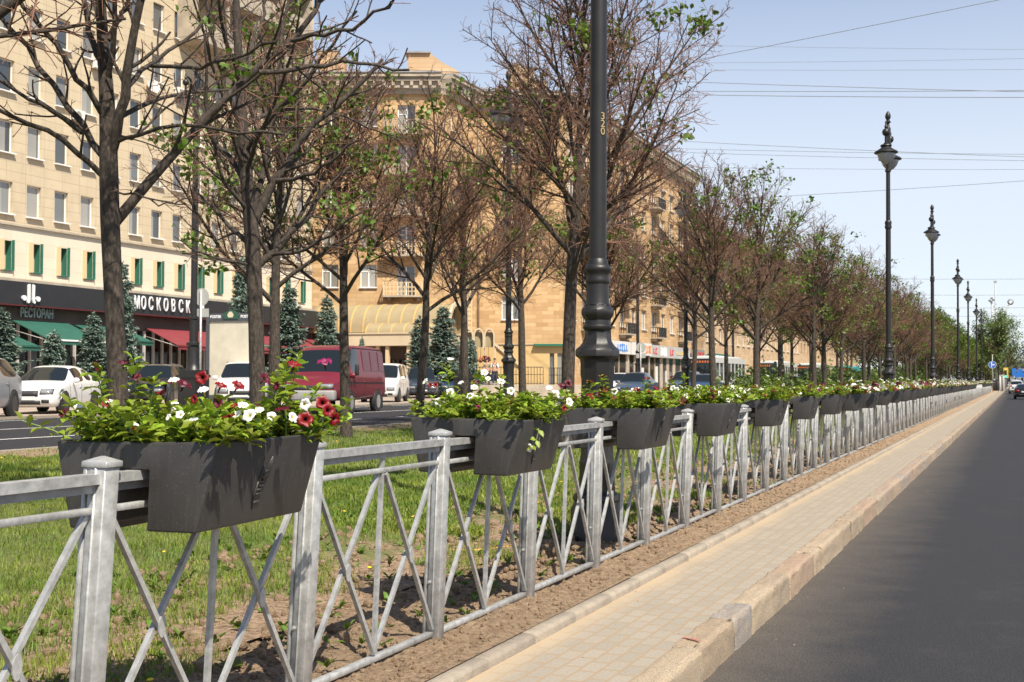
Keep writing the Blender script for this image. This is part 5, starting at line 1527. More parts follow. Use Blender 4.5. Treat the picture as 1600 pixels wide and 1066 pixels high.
for q in (1.2, 2.0, 2.8): eg.box2((uu(692) + .1, q - .04, zz(549)), (uu(692) + .16, q + .04, zz(482)), 1)
eg.build('arch_glazing', [M['vault'], M['wood_frame']], va)
v2 = MB(); vault(v2, uu(577), uu(690), .25, 1.25, zz(522), zz(505)); v2.build('lower_vault', M['vault'], va, sharp=30)
r2 = MB(); 
for u in [uu(577) + .02 + .93 * i for i in range(6)]: vault(r2, u, u + .08, .25, 1.28, zz(522), zz(505) + .03, th=.1)
r2.build('lower_ribs', M['vault_rib'], va)
pa = MB(); pa.box2((uu(545), -1.05, zz(541)), (uu(700), 3.9, zz(523))); pa.box2((uu(545) - .05, -1.12, zz(523)), (uu(700) + .05, 3.9, zz(521)), 0)
pa.build('parapet', M['cream'], va)
cw = MB(); cw.box2((uu(548), .6, 0), (uu(714), 3.8, zz(541) - .003)); cw.build('front_wall', M['brown_wall'], va)
for px in (552, 597, 613, 648, 690, 711): MB().box2((uu(px) - .12, -.9, 0), (uu(px) + .12, -.62, zz(541) - .003)).build('column', M['cream_trim'], va)
for px, c in ((604, .35), (632, .5), (668, .4)):
    MB().box2((uu(px) - .5, .5, .1), (uu(px) + .5, .597, 2.5)).build('door', M['glass_dark'], va)
# three little arches with a stair
t3 = empty('small_arches', gp(746, 596, Z=84.0).xy.to_3d() + Vector((0, 0, LZ)), PSI, 'three small cream arches over a side entrance, left of the yellow wall', 'canopy')
def z84(py): return CAMZ + (596 - py) * 84.0 / F - LZ
for i in range(3):
    m = MB(); xc = (-14 + 16.5 * i) * 84 / F; rr = .37
    n = 12; po = [(xc - rr * math.cos(math.pi * k / n), z84(527) + .62 * math.sin(math.pi * k / n)) for k in range(n + 1)]; pn = [(xc - (rr - .09) * math.cos(math.pi * k / n), z84(527) + .50 * math.sin(math.pi * k / n)) for k in range(n + 1)]
    m.prism(po + pn[::-1], 'y', -1.0, .6); m.box2((xc - rr, -1.0, z84(545)), (xc - rr + .09, -.6, z84(527))); m.box2((xc + rr - .09, -1.0, z84(545)), (xc + rr, -.6, z84(527)))
    m.box2((xc - rr + .1, -.7, z84(543)), (xc + rr - .1, -.62, z84(520)), 1)
    m.build('arch', [M['cream'], M['vault']], t3)
pm = MB()
for px in (-22, -4, 12, 28): pm.box2((px * 84 / F - .05, -.9, 0), (px * 84 / F + .05, -.8, z84(545)))
pm.build('posts', M['cream'], t3)
# yellow annex
yb = empty('yellow_annex', gp(772, 596, Z=86.5).xy.to_3d() + Vector((0, 0, LZ)), PSI, 'low yellow plastered annex with a slanting stair parapet and green roof edge', 'building')
def uy(px): return (px - 772) * 86.5 / F
def zy(py): return CAMZ + (596 - py) * 86.5 / F - LZ
hy = [(uy(859), uy(866), .4, zy(552)), (uy(871), uy(879), .4, zy(552))]
fw_ = facade(uy(718), uy(884), 0, zy(536), hy, .2); fw_.add([(uy(884), 0, 0), (uy(884), 5, 0), (uy(884), 5, zy(536)), (uy(884), 0, zy(536))], [(0, 1, 2, 3)]); fw_.add([(uy(718), 0, zy(536)), (uy(884), 0, zy(536)), (uy(884), 5, zy(536)), (uy(718), 5, zy(536))], [(0, 1, 2, 3)])
fw_.build('wall', M['yellow_plaster'], yb, recalc=False)
for h in hy: MB().box2((h[0], .15, h[2]), (h[1], .19, h[3])).build('window', M['glass'], yb)
MB().box2((uy(834), -.35, zy(541)), (uy(886), .02, zy(537.5))).build('roof_edge', mat('green_roof_edge', (.02, .13, .075), .6), yb)
st = MB(); st.prism([(uy(772), zy(535)), (uy(815), zy(571)), (uy(815), zy(576)), (uy(772), zy(540))], 'y', -1.6, -1.4); st.prism([(uy(772), zy(540)), (uy(815), zy(576)), (uy(772), zy(596))], 'y', -1.40, -1.45, 1)
st.build('stair_parapet', [M['cream'], M['yellow_plaster']], yb)
MB().box2((uy(718), -.06, zy(539)), (uy(834), -.003, zy(537.5))).build('string_course', M['cornice'], yb)
def rail(P, ang, L, h, label, n):
    o = MB(); o.box2((0, -.02, h - .05), (L, .02, h)); o.box2((0, -.02, h * .55), (L, .02, h * .55 + .04)); o.box2((0, -.02, .08), (L, .02, .12))
    for i in range(n + 1): o.box2((L * i / n - .02, -.015, 0), (L * i / n + .02, .015, h - .051))
    r = o.build('railing', M['iron_rail']); r.location = P; r.rotation_euler.z = ang; return tag(r, label, 'railing')
q = gp(745, 596, Z=82); rail(Vector((q.x, q.y, LZ + .0)), PSI, 4.6, 1.25, 'dark metal railing in front of the yellow annex stair', 22)
q = gp(858, 596, Z=83); rail(Vector((q.x, q.y, LZ + .0)), PSI, 1.5, 1.2, 'short dark railing below the windows of the yellow annex', 8)

# ---- shops along the stone building
SD = 33.05
def sgn(px0, px1, py0, py1, m, label, D=SD, off=0.0, thick=.4):
    y0 = yat(px0, D); y1 = yat(px1, D)
    z0 = gp(px0, py1, D=D).z; z1 = gp(px0, py0, D=D).z
    root = empty('shop_sign', (-D, y0, (z0 + z1) / 2), AZ, label, 'shop sign', None)
    MB().box2((0, 0, -(z1 - z0) / 2), (y1 - y0, thick, (z1 - z0) / 2)).build('panel', m, root)
    return root, y1 - y0, z1 - z0
GSH = None
a, L, H = sgn(958, 986, 532, 552, M['shopwhite'], 'white shop sign with blue lettering right of the near lamp post')
def scribble(root, L, H, m, x0, x1, seed, amp=.3, n=6, th=.035):
    """strokes like the blurred lettering of a far shop sign"""
    r = random.Random(seed); mb = MB()
    for i in range(n):
        xa = L * (x0 + (x1 - x0) * i / n) + .02; w_ = L * (x1 - x0) / n * .62; h = H * amp * r.uniform(.75, 1.1)
        k = r.choice([0, 1, 2])
        mb.box2((xa, -.05, -h), (xa + w_ * .3, -.002, h)); 
        if k: mb.box2((xa + w_ * .3, -.05, h * .55), (xa + w_, -.002, h))
        if k == 2: mb.box2((xa + w_ * .72, -.05, -h), (xa + w_, -.002, h * .55))
        else: mb.box2((xa + w_ * .3, -.05, -h), (xa + w_, -.002, -h * .6))
    mb.build('lettering', m, root)
scribble(a, L, H, M['sign_blue'], .25, .85, 1, .3, 5)
a, L, H = sgn(987.5, 1019, 534, 554, M['shopwhite'], 'white shop sign with pale and orange lettering behind the thin lamp post')
scribble(a, L, H, M['sign_orange'], .68, .98, 2, .3, 4); scribble(a, L, H, mat('teal_sign', (.25, .42, .42), .5), .45, .62, 3, .3, 2)
a, L, H = sgn(1020, 1079, 539, 558, M['shopgrey'], 'long grey shop sign with red, white and yellow lettering')
scribble(a, L, H, M['sign_red'], .02, .12, 4, .25, 2); scribble(a, L, H, M['letters'], .20, .36, 5, .36, 4); scribble(a, L, H, M['sign_red'], .44, .54, 6, .25, 2); scribble(a, L, H, M['sign_yellow'], .62, .86, 7, .18, 4)
a, L, H = sgn(1086, 1101, 546, 559, M['shopdark'], 'dark shop sign with red lettering beside the bus', D=33.0)
scribble(a, L, H, M['sign_red'], .3, .95, 8, .25, 4)
ss = empty('shop_facade', (-33.5, yat(952, 33.5), LZ), AZ, 'row of dark glazed shop fronts under the grey and white signs', 'shop front')
Ls = yat(1085, 33.5) - yat(952, 33.5)
MB().box2((0, 0, 0), (Ls, .3, 3.6)).build('glazing', M['glass_dark'], ss)
mm = MB(); r = random.Random(3); u = 0
while u < Ls: mm.box2((u, -.08, 0), (u + r.choice([.12, .3, .9]), -.003, 3.6)); u += r.uniform(1.6, 3.4)
mm.build('piers', M['cornice'], ss)
pp = MB(); u = 1.0
while u < Ls - 2: pp.box2((u, -.05, .9), (u + r.uniform(.4, 1.1), -.004, r.uniform(1.7, 2.6))); u += r.uniform(3, 5)
pp.build('posters', M['shopwhite'], ss)
# ---- third building, farther along
b3 = empty('stone_building', (-34.0, 138, LZ), AZ, 'lower far stone building with a grey roof behind the buses, right of the corner block', 'building')
L3b = 150
w3 = [(2 + 3.4 * i, 5.8 + 3.3 * k) for i in range(43) for k in range(5)]
facade(0, L3b, 0, 20.6, [(u - .75, u + .75, z, z + 1.8) for u, z in w3], .25).build('wall', M['sand2'], b3, recalc=False)
e = MB(); e.add([(0, 0, 0), (0, 14, 0), (0, 14, 20.6), (0, 0, 20.6)], [(3, 2, 1, 0)]); e.build('end_wall', M['sand2'], b3, recalc=False)
f3 = [True]; pw = window_proto(1.5, 1.8, 2)
w3n = sorted(w3)[:100]
for u, z in w3n: put(pw, b3, (u, .18, z), f3)
m3 = MB()
for u, z in sorted(w3)[100:]: m3.box2((u - .74, .18, z), (u + .74, .2, z + 1.79), 1); m3.box2((u - .05, .14, z), (u + .05, .22, z + 1.8)); m3.box2((u - .75, .15, z), (u - .68, .22, z + 1.8))
tag(m3.build('far_windows', [M['upvc'], M['glass']], b3), kind='stuff')
c3 = MB(); c3.box2((-.3, -.7, 20.1), (L3b, .3, 20.6)); c3.box2((0, -.35, 19.5), (L3b, -.003, 20.1)); c3.build('cornice', M['cornice'], b3)
r3 = MB(); r3.add([(-.3, -.75, 20.62), (L3b, -.75, 20.62), (L3b, 6, 22.6), (-.3, 6, 22.6)], [(0, 1, 2, 3)]); r3.box2((2, 3, 20.7), (9, 7, 23.3), 1); r3.box2((14, 3, 20.7), (24, 7, 23.4), 1); r3.build('roof', [M['roof_grey'], M['sand2']], b3, recalc=False)
an = MB(); an.tube([(0, 0, 0), (0, 0, 5)], .05, 5); an.tube([(0, -1.1, 4.6), (0, 1.1, 4.6)], .03, 4); an.tube([(0, -.7, 4.2), (0, .7, 4.2)], .03, 4)
o = an.build('roof_antenna', M['iron']); w = gp(1123, 318, D=38); o.location = (-38, w.y, 22.2); tag(o, 'thin television antenna on the roof of the far stone building', 'antenna')
# ------------------------------------------------------------------ vehicles
def paint(name, c, r=.22, metal=0.0):
    m = mat(name, c, r, metal); m.node_tree.nodes['Principled BSDF'].inputs['Coat Weight'].default_value = .4
    m.node_tree.nodes['Principled BSDF'].inputs['Coat Roughness'].default_value = .05
    return m
M['tyre'] = mat('tyre_rubber', (.022, .021, .020), .85, var=.3, vscale=8)
M['rim'] = mat('alloy_rim', (.42, .41, .39), .35, .6)
M['rim_dark'] = mat('dark_rim', (.05, .05, .05), .4, .3)
M['autoglass'] = mat('car_glass', (.012, .016, .018), .05, spec=.5)
M['blackplastic'] = mat('black_plastic_trim', (.025, .025, .026), .6)
M['headlamp'] = mat('headlight_glass', (.30, .31, .32), .1, .3)
M['tail'] = mat('tail_light', (.30, .008, .010), .2)
M['plate'] = mat('white_number_plate', (.66, .66, .64), .5)
M['chrome'] = mat('chrome', (.6, .6, .6), .15, .9)
def car(label, group, loc, head, col, st, wheels, W, roofi, name='parked_car', cat='car', rimm=None, hl=(.62, .1), tailz=.85, two_tone=None, rails=False, wr=.32, glass_side=True, plain=()):
    """st: stations (x, zlow, zbelt, ztop, half width, half width on top); roofi: (cowl, roof front, roof rear, tail deck) station numbers"""
    root = empty(name, loc, head, label, cat, group); shell_names = []
    rows = []
    for x, zl, zb, zt, w, wt in st:
        rows.append([(x, 0, zl), (x, w * .90, zl), (x, w * .985, zl + .10), (x, w, (zl + zb) / 2 + .03), (x, w * .975, zb - .05), (x, w * .955, zb), (x, wt, zt - .055 if zt - zb > .1 else zt - .015), (x, wt * .86, zt - .008), (x, wt * .45, zt + .006), (x, 0, zt + .01)])
    n = len(rows[0]); b = MB(); g = MB()
    for s in (1, -1):
        R_ = [[(p[0], p[1] * s, p[2]) for p in r] for r in rows]
        for i in range(len(R_) - 1):
            for k in range(n - 1):
                q = [R_[i][k], R_[i + 1][k], R_[i + 1][k + 1], R_[i][k + 1]]
                cb = roofi[1] <= i < roofi[2]
                ws = roofi[0] <= i < roofi[1] or roofi[2] <= i < roofi[3]
                gl = (cb and k == 5 and i not in plain and glass_side) or (ws and k >= 6)
                (g if gl else b).add(q, [(0, 1, 2, 3)], 0 if not (two_tone and k <= 1) else 1, True)
        for r in (R_[0], R_[-1]): b.add(r, [tuple(range(n))], 0, False)
    # one smooth shell, subdivided, then the glazing is taken off as its own part
    nb = len(b.v); allm = MB(); allm.v = b.v + g.v; allm.f = b.f + [[i + nb for i in f] for f in g.f]; allm.m = b.m + [2] * len(g.f); allm.sm = [True] * len(allm.f)
    tmp = allm.build('shell', [col, two_tone or M['blackplastic'], M['autoglass']], None, recalc=False)
    bm = bmesh.new(); bm.from_mesh(tmp.data); bmesh.ops.remove_doubles(bm, verts=bm.verts, dist=1e-4); bmesh.ops.dissolve_degenerate(bm, dist=1e-5, edges=bm.edges); bmesh.ops.recalc_face_normals(bm, faces=bm.faces)
    cl = bm.edges.layers.float.new('crease_edge')
    for e in bm.edges:
        ms = {f.material_index for f in e.link_faces}
        if len(ms) > 1: e[cl] = .75
        elif len(e.link_faces) == 2 and e.calc_face_angle(0) > .9: e[cl] = .35
    bm.to_mesh(tmp.data); bm.free()
    md = tmp.modifiers.new('s', 'SUBSURF'); md.levels = 2; md.render_levels = 2
    dg = bpy.context.evaluated_depsgraph_get(); me = bpy.data.meshes.new_from_object(tmp.evaluated_get(dg)); bpy.data.objects.remove(tmp)
    for nm, keep, mats in (('body', (0, 1), [col, two_tone or M['blackplastic']]), ('windows', (2,), [M['autoglass']])):
        bm = bmesh.new(); bm.from_mesh(me)
        bmesh.ops.delete(bm, geom=[f for f in bm.faces if f.material_index not in keep], context='FACES')
        for f in bm.faces:
            f.smooth = True
            if nm == 'windows': f.material_index = 0
        m2 = bpy.data.meshes.new(nm); bm.to_mesh(m2); bm.free()
        for q in mats: m2.materials.append(q)
        m2.set_sharp_from_angle(angle=R(45))
        o = bpy.data.objects.new(nm, m2); COL.objects.link(o); o.parent = root; shell_names.append(o.name)
    rx = Matrix.Rotation(R(90), 3, 'X')
    for x in wheels:
        for s in (-1, 1):
            wy = s * (W / 2 - .10)
            a = MB(); a.lathe([(wr + .05, .0), (wr + .05, .107), (wr * .97, .107)], (x, wy, wr), 26, rot=rx if s < 0 else Matrix.Rotation(R(-90), 3, 'X'), sm=False, caps=False)
            a.build('wheel_arch', M['blackplastic'], root)
            rt_ = rx if s < 0 else Matrix.Rotation(R(-90), 3, 'X')
            t = MB(); t.lathe([(wr * .62, -.10), (wr * .94, -.10), (wr, -.06), (wr, .09), (wr * .93, .125), (wr * .64, .125)], (x, wy, wr), 24, rot=rt_, caps=False)
            wo = t.build('wheel', M['tyre'], root, sharp=50)
            m = MB(); m.lathe([(.02, .125), (wr * .2, .12), (wr * .24, .07), (wr * .52, .06), (wr * .60, .115), (wr * .66, .124)], (x, wy, wr), 20, 0, rot=rt_)
            for j in range(5):
                an = 2 * math.pi * j / 5; c_ = Vector((x + math.cos(an) * wr * .40, wy + s * .112, wr + math.sin(an) * wr * .40))
                m.box(c_, (wr * .42, .02, wr * .15), 1, Matrix.Rotation(-an, 3, 'Y'))
            m.build('rim', [rimm or M['rim_dark'], M['rim']], wo, sharp=40)
    # lamps, grille, seams: found on the real surface of the shell
    bm_ = bpy.data.objects[shell_names[0]].data
    bvh = BVHTree.FromPolygons([v.co[:] for v in bm_.vertices], [p.vertices[:] for p in bm_.polygons])
    def hit(o, d):
        l, nn, i, ds = bvh.ray_cast(Vector(o), Vector(d))
        if l is None: return None, None
        if nn.dot(Vector(d)) > 0: nn = -nn
        return l, nn
    xf = st[0][0]; xr = st[-1][0]
    def patch(nm, end, ys, zs, m, lift=.012, rim=None):
        """a panel of ys x zs following the shell at the front (end=1) or rear (end=-1)"""
        V = []; ok = True
        for z in zs:
            for y in ys:
                l, nn = hit((end * 6, y, z), (-end, 0, 0))
                if l is None: ok = False; break
                V.append(l + nn * lift)
            if not ok: break
        if not ok: return None
        n_ = len(ys); p = MB(); p.add(V, [(i * n_ + j, i * n_ + j + 1, (i + 1) * n_ + j + 1, (i + 1) * n_ + j) for i in range(len(zs) - 1) for j in range(n_ - 1)], 0, True)
        o = p.build(nm, m, root, recalc=False); t = o.modifiers.new('t', 'SOLIDIFY'); t.thickness = .02; t.offset = 0
        return o
    def lin(a_, b_, n_): return [a_ + (b_ - a_) * i / (n_ - 1) for i in range(n_)]
    hz = hl[0]
    for s in (-1, 1):
        patch('headlight', 1, [s * q for q in lin(W * .235, W * .415, 5)], lin(hz - .06, hz + .06, 3), M['headlamp'], .016)
        patch('headlight_housing', 1, [s * q for q in lin(W * .225, W * .425, 5)], lin(hz - .075, hz + .075, 3), M['blackplastic'], .004)
        patch('fog_lamp', 1, [s * q for q in lin(W * .26, W * .38, 4)], lin(.33, .43, 3), M['blackplastic'], .010)
        patch('tail_light', -1, [s * q for q in lin(W * .27, W * .41, 4)], lin(tailz - .07, tailz + .10, 3), M['tail'], .014)
        c = st[roofi[0]]
        m = MB(); m.lathe([(.001, -.11), (.07, -.08), (.085, 0), (.07, .07), (.001, .10)], (0, 0, 0), 10, caps=False)
        mo = m.build('mirror', col, root); mo.location = (c[0] - .32, s * (c[4] + .08), c[2] + .08); mo.rotation_euler = (R(90), 0, 0); mo.scale = (.7, 1, 1)
        for k, x in enumerate((c[0] - .10, c[0] - 1.10, c[0] - 1.95)):
            pts = []
            for z in lin(.34, c[2] - .03, 6):
                l, nn = hit((x, s * 3, z), (0, -s, 0))
                if l is not None: pts.append(l)
            if len(pts) > 2: MB().tube(pts, .008, 4).build('door_seam', M['blackplastic'], root)
            if k:
                l, nn = hit((x + .14, s * 3, c[2] - .12), (0, -s, 0))
                if l is not None: MB().box(l, (.16, .05, .03)).build('door_handle', col, root, bevel=.008, seg=2)
    patch('grille', 1, lin(-W * .2, W * .2, 5), lin(hz - .13, hz + .02, 3), M['blackplastic'], .008)
    patch('lower_grille', 1, lin(-W * .24, W * .24, 5), lin(.29, .40, 3), M['blackplastic'], .008)
    l, nn = hit((6, 0, .47), (-1, 0, 0))
    if l is not None: MB().box(l + Vector((.012, 0, 0)), (.015, .52, .11)).build('number_plate', M['plate'], root)
    l, nn = hit((-6, 0, tailz - .06), (1, 0, 0))
    if l is not None: MB().box(l - Vector((.012, 0, 0)), (.015, .52, .11)).build('number_plate', M['plate'], root)
    patch('bumper_trim', -1, lin(-W * .36, W * .36, 5), lin(.36, .46, 3), M['blackplastic'], .006)
    if rails:
        for s in (-1, 1):
            r0, r1 = st[roofi[1]], st[roofi[2]]
            MB().tube([(r0[0] - .05, s * (r0[5] - .05), r0[3] - .02), (r0[0] - .2, s * (r0[5] - .05), r0[3] + .06), (r1[0] + .2, s * (r1[5] - .05), r1[3] + .06), (r1[0] + .05, s * (r1[5] - .05), r1[3] - .02)], .018, 6).build('roof_rail', M['chrome'], root)
    return root
def st_sedan(L=4.4, H=1.46, W=1.73):
    a = L / 2; w = W / 2
    return [(a, .30, .60, .63, w * .72, w * .66), (a - .08, .22, .66, .72, w * .86, w * .78), (a - .35, .20, .74, .82, w * .96, w * .84), (a - .75, .20, .84, .91, w, w * .86), (a - 1.15, .20, .92, .98, w, w * .86),
            (a - 1.85, .20, .94, H - .05, w, w * .66), (a - 2.15, .20, .95, H, w, w * .66), (a - 2.62, .20, .96, H, w, w * .66), (a - 2.70, .20, .96, H, w, w * .66), (a - 3.35, .20, .98, H - .07, w, w * .64), (a - 4.02, .22, 1.0, 1.05, w * .98, w * .76), (a - 4.32, .25, .98, 1.04, w * .94, w * .74), (a - 4.40, .32, .80, .86, w * .84, w * .66)]
RI_S = (4, 5, 9, 10)
def st_suv(L=4.45, H=1.68, W=1.83):
    a = L / 2; w = W / 2
    return [(a, .34, .72, .78, w * .76, w * .70), (a - .08, .26, .80, .88, w * .88, w * .80), (a - .4, .24, .90, .98, w * .97, w * .86), (a - .8, .24, .98, 1.05, w, w * .88), (a - 1.15, .24, 1.02, 1.09, w, w * .88),
            (a - 1.75, .24, 1.04, H - .05, w, w * .70), (a - 2.1, .24, 1.05, H, w, w * .71), (a - 2.55, .24, 1.06, H, w, w * .71), (a - 2.63, .24, 1.06, H, w, w * .71), (a - 3.5, .24, 1.08, H - .02, w, w * .70), (a - 3.95, .24, 1.10, H - .10, w, w * .66), (a - 4.35, .28, 1.10, 1.16, w * .95, w * .78), (a - 4.45, .36, .95, 1.0, w * .88, w * .74)]
RI_U = (4, 5, 10, 11)
HD = R(-68)
def cloc(px, D, z=LZ + .052): return Vector((-D, yat(px, D), z))
GC = 'cars parked along the restaurants'
car('grey off-roader cut by the left picture edge', GC, cloc(-58, 25.6), R(-62), paint('grey_car_paint', (.30, .32, .36), .3, .4), st_suv(4.3, 1.66, 1.82), (1.35, -1.32), 1.82, RI_U, wr=.35, plain=(7,))
wsd = car('white sedan with a dark roof and damaged front wing, left of the big tree', GC, cloc(85, 27.6), R(-66), paint('white_car_paint', (.72, .72, .70)), st_sedan(), (1.38, -1.22), 1.73, RI_S, hl=(.66, .1), plain=(7,))
# damage and fog lamp surrounds on the sedan
g = np.random.default_rng(6); dm_ = MB()
for i in range(7):
    c = Vector((1.72 + g.uniform(-.15, .1), .855 + g.uniform(0, .05), .55 + g.uniform(-.12, .12))); 
    dm_.add([c + Vector((g.uniform(-.15, .15), g.uniform(-.01, .05), g.uniform(-.12, .12))) for _ in range(3)], [(0, 1, 2)], i % 2)
do = dm_.build('torn_wing', [M['plate'], M['rim_dark']], wsd, recalc=False); so = do.modifiers.new('t', 'SOLIDIFY'); so.thickness = .012
car('black off-roader with silver roof rails, right of the big tree trunk', GC, cloc(248, 32.0), R(-66), paint('black_car_paint', (.014, .016, .022)), st_suv(4.5, 1.66, 1.84), (1.4, -1.35), 1.84, RI_U, rails=True, wr=.35, plain=(7,))
car('white off-roader below the light box, partly behind the forked tree', GC, cloc(383, 26.2), R(-58), paint('white_suv_paint', (.74, .74, .73)), st_suv(4.5, 1.68, 1.84), (1.4, -1.35), 1.84, RI_U, rails=True, wr=.35, plain=(7,))
def st_mini(L=4.36, H=1.82, W=1.75):
    a = L / 2; w = W / 2
    return [(a, .34, .72, .78, w * .78, w * .72), (a - .08, .26, .84, .92, w * .9, w * .82), (a - .5, .24, .96, 1.06, w, w * .88), (a - .95, .24, 1.04, 1.12, w, w * .88), (a - 1.55, .24, 1.06, H - .08, w, w * .78), (a - 1.9, .24, 1.06, H, w, w * .80), (a - 2.5, .24, 1.06, H, w, w * .80), (a - 2.6, .24, 1.06, H, w, w * .80), (a - 3.5, .24, 1.06, H, w, w * .80), (a - 4.1, .24, 1.06, H - .03, w, w * .79), (a - 4.28, .26, 1.04, H - .2, w * .97, w * .76), (a - 4.36, .34, .9, 1.0, w * .93, w * .8)]
car('small white van parked right behind the red van', GC, cloc(603, 27.6), R(-70), paint('white_van_paint', (.70, .70, .69)), st_mini(), (1.35, -1.3), 1.75, (3, 4, 9, 10), name='small_van', cat='van', plain=(6, 8))
car('dark blue boxy off-roader right of the small white van', GC, cloc(658, 32), R(-60), paint('dark_blue_paint', (.035, .045, .065)), st_suv(4.5, 1.8, 1.82), (1.4, -1.35), 1.82, RI_U, wr=.36, plain=(7,))
car('dark blue hatchback under the spruces', GC, cloc(706, 32.5), R(-60), paint('navy_paint', (.03, .05, .11)), st_sedan(4.1, 1.52, 1.72), (1.3, -1.2), 1.72, RI_S, plain=(7,))
car('silver car in front of the two walking people', GC, cloc(764, 33.5), R(-60), paint('silver_paint', (.36, .38, .40), .3, .5), st_sedan(4.2, 1.5, 1.72), (1.3, -1.2), 1.72, RI_S, plain=(7,))
car('red car half hidden by the heavy lamp post base', GC, cloc(812, 35), R(-60), paint('red_paint', (.26, .02, .03)), st_sedan(4.2, 1.5, 1.72), (1.3, -1.2), 1.72, RI_S, plain=(7,))
car('bright red hatchback between two tree trunks', GC, cloc(842, 34), R(-60), paint('red_paint_2', (.33, .02, .035)), st_suv(4.1, 1.58, 1.74), (1.3, -1.2), 1.74, RI_U, plain=(7,))
car('white car left of the tree by the near lamp post', GC, cloc(870, 34), R(-62), paint('white_paint_3', (.70, .70, .68)), st_suv(4.2, 1.62, 1.78), (1.3, -1.25), 1.78, RI_U, plain=(7,))
GD = 'cars waiting on the far carriageway'
car('white car just right of the near lamp post foot', GD, cloc(968, 23), R(-85), paint('white_paint_4', (.68, .69, .70)), st_sedan(4.3, 1.5, 1.74), (1.35, -1.25), 1.74, RI_S, plain=(7,))
car('dark blue car in front of the white and blue shop signs', GD, cloc(994, 20.5, LZ + .004), R(-86), paint('steel_blue_paint', (.05, .075, .12)), st_sedan(4.4, 1.55, 1.78), (1.35, -1.25), 1.78, RI_S, plain=(7,))
car('blue grey off-roader in front of the dark shop fronts', GD, cloc(1073, 20.5, LZ + .004), R(-86), paint('blue_grey_paint', (.07, .095, .14)), st_suv(4.5, 1.72, 1.84), (1.4, -1.35), 1.84, RI_U, plain=(7,))
car('dark blue sedan in front of the first bus', GD, cloc(1100, 18.0, LZ + .004), R(-87), paint('deep_blue_paint', (.03, .06, .11)), st_sedan(4.4, 1.48, 1.76), (1.35, -1.25), 1.76, RI_S, plain=(7,))
car('dark car among the tree trunks right of the first bus', GD, cloc(1172, 18.5, LZ + .004), R(-87), paint('dark_grey_paint', (.05, .055, .065)), st_sedan(4.4, 1.48, 1.76), (1.35, -1.25), 1.76, RI_S, plain=(7,))
car('dark car far along the carriageway below the white bus', GD, cloc(1240, 18.5, LZ + .004), R(-87), paint('ink_paint', (.03, .04, .07)), st_sedan(4.4, 1.48, 1.76), (1.35, -1.25), 1.76, RI_S, plain=(7,))
GR = 'cars driving away on the near road'
q = car('black sedan with red tail lights driving away at the right picture edge', GR, Vector((.72, 116, -.18)), R(90), paint('black_paint_2', (.012, .013, .015)), st_sedan(4.6, 1.40, 1.75), (1.4, -1.3), 1.75, RI_S, name='car', plain=(7,), tailz=.74)
car('white off-roader farther ahead on the near road', GR, Vector((.1, 168, -.18)), R(90), paint('white_paint_5', (.68, .68, .67)), st_suv(4.6, 1.72, 1.85), (1.4, -1.35), 1.85, RI_U, name='car', plain=(7,), tailz=1.0)
car('pale small car farthest ahead on the near road', GR, Vector((-.2, 240, -.18)), R(90), paint('pale_paint', (.55, .53, .45)), st_suv(4.2, 1.9, 1.8), (1.3, -1.25), 1.8, RI_U, name='car', plain=(7,), tailz=1.0)

# red delivery van
VR = paint('dark_red_van_paint', (.15, .009, .016), .45)
M['grime'] = mat('grey_bumper', (.27, .26, .245), .65, var=.25, vscale=3)
a = 2.72; w = .99
vst = [(a, .50, .82, .88, w * .80, w * .74), (a - .12, .42, .95, 1.02, w * .90, w * .82), (a - .55, .40, 1.05, 1.17, w * .97, w * .80), (a - .95, .40, 1.12, 1.30, w, w * .82), (a - 1.62, .40, 1.30, 2.02, w, w * .80), (a - 1.95, .40, 1.28, 2.14, w, w * .82), (a - 2.45, .40, 1.28, 2.18, w, w * .84), (a - 2.55, .40, 1.28, 2.19, w, w * .84), (a - 4.2, .40, 1.28, 2.20, w, w * .84), (a - 5.2, .40, 1.28, 2.18, w, w * .83), (a - 5.42, .44, 1.26, 2.10, w * .97, w * .80), (a - 5.46, .5, 1.2, 1.6, w * .95, w * .86)]
vloc = Vector((-19.75 - .35, yat(586, 19.75) - 1.2 * .95, LZ + .004))
rh = R(-77)
fwv = Vector((math.cos(rh), math.sin(rh), 0)); rw = gp(586, 643, z=LZ)
left_ = Vector((-fwv.y, fwv.x, 0))
vloc = Vector((rw.x, rw.y, LZ + .004)) + fwv * 1.62 - left_ * .9
van = car('dark red delivery van with a grey bumper driving along the far carriageway', 'vehicles on the far carriageway', vloc, rh, VR, vst, (1.35, -1.62), 2.0, (3, 4, 9, 9), name='delivery_van', cat='van', hl=(.86, .1), wr=.35, plain=(6, 7, 8), rimm=M['grime'])
MB().box((2.66, 0, .58), (.30, 1.86, .32)).build('bumper', M['grime'], van, bevel=.06, seg=3)
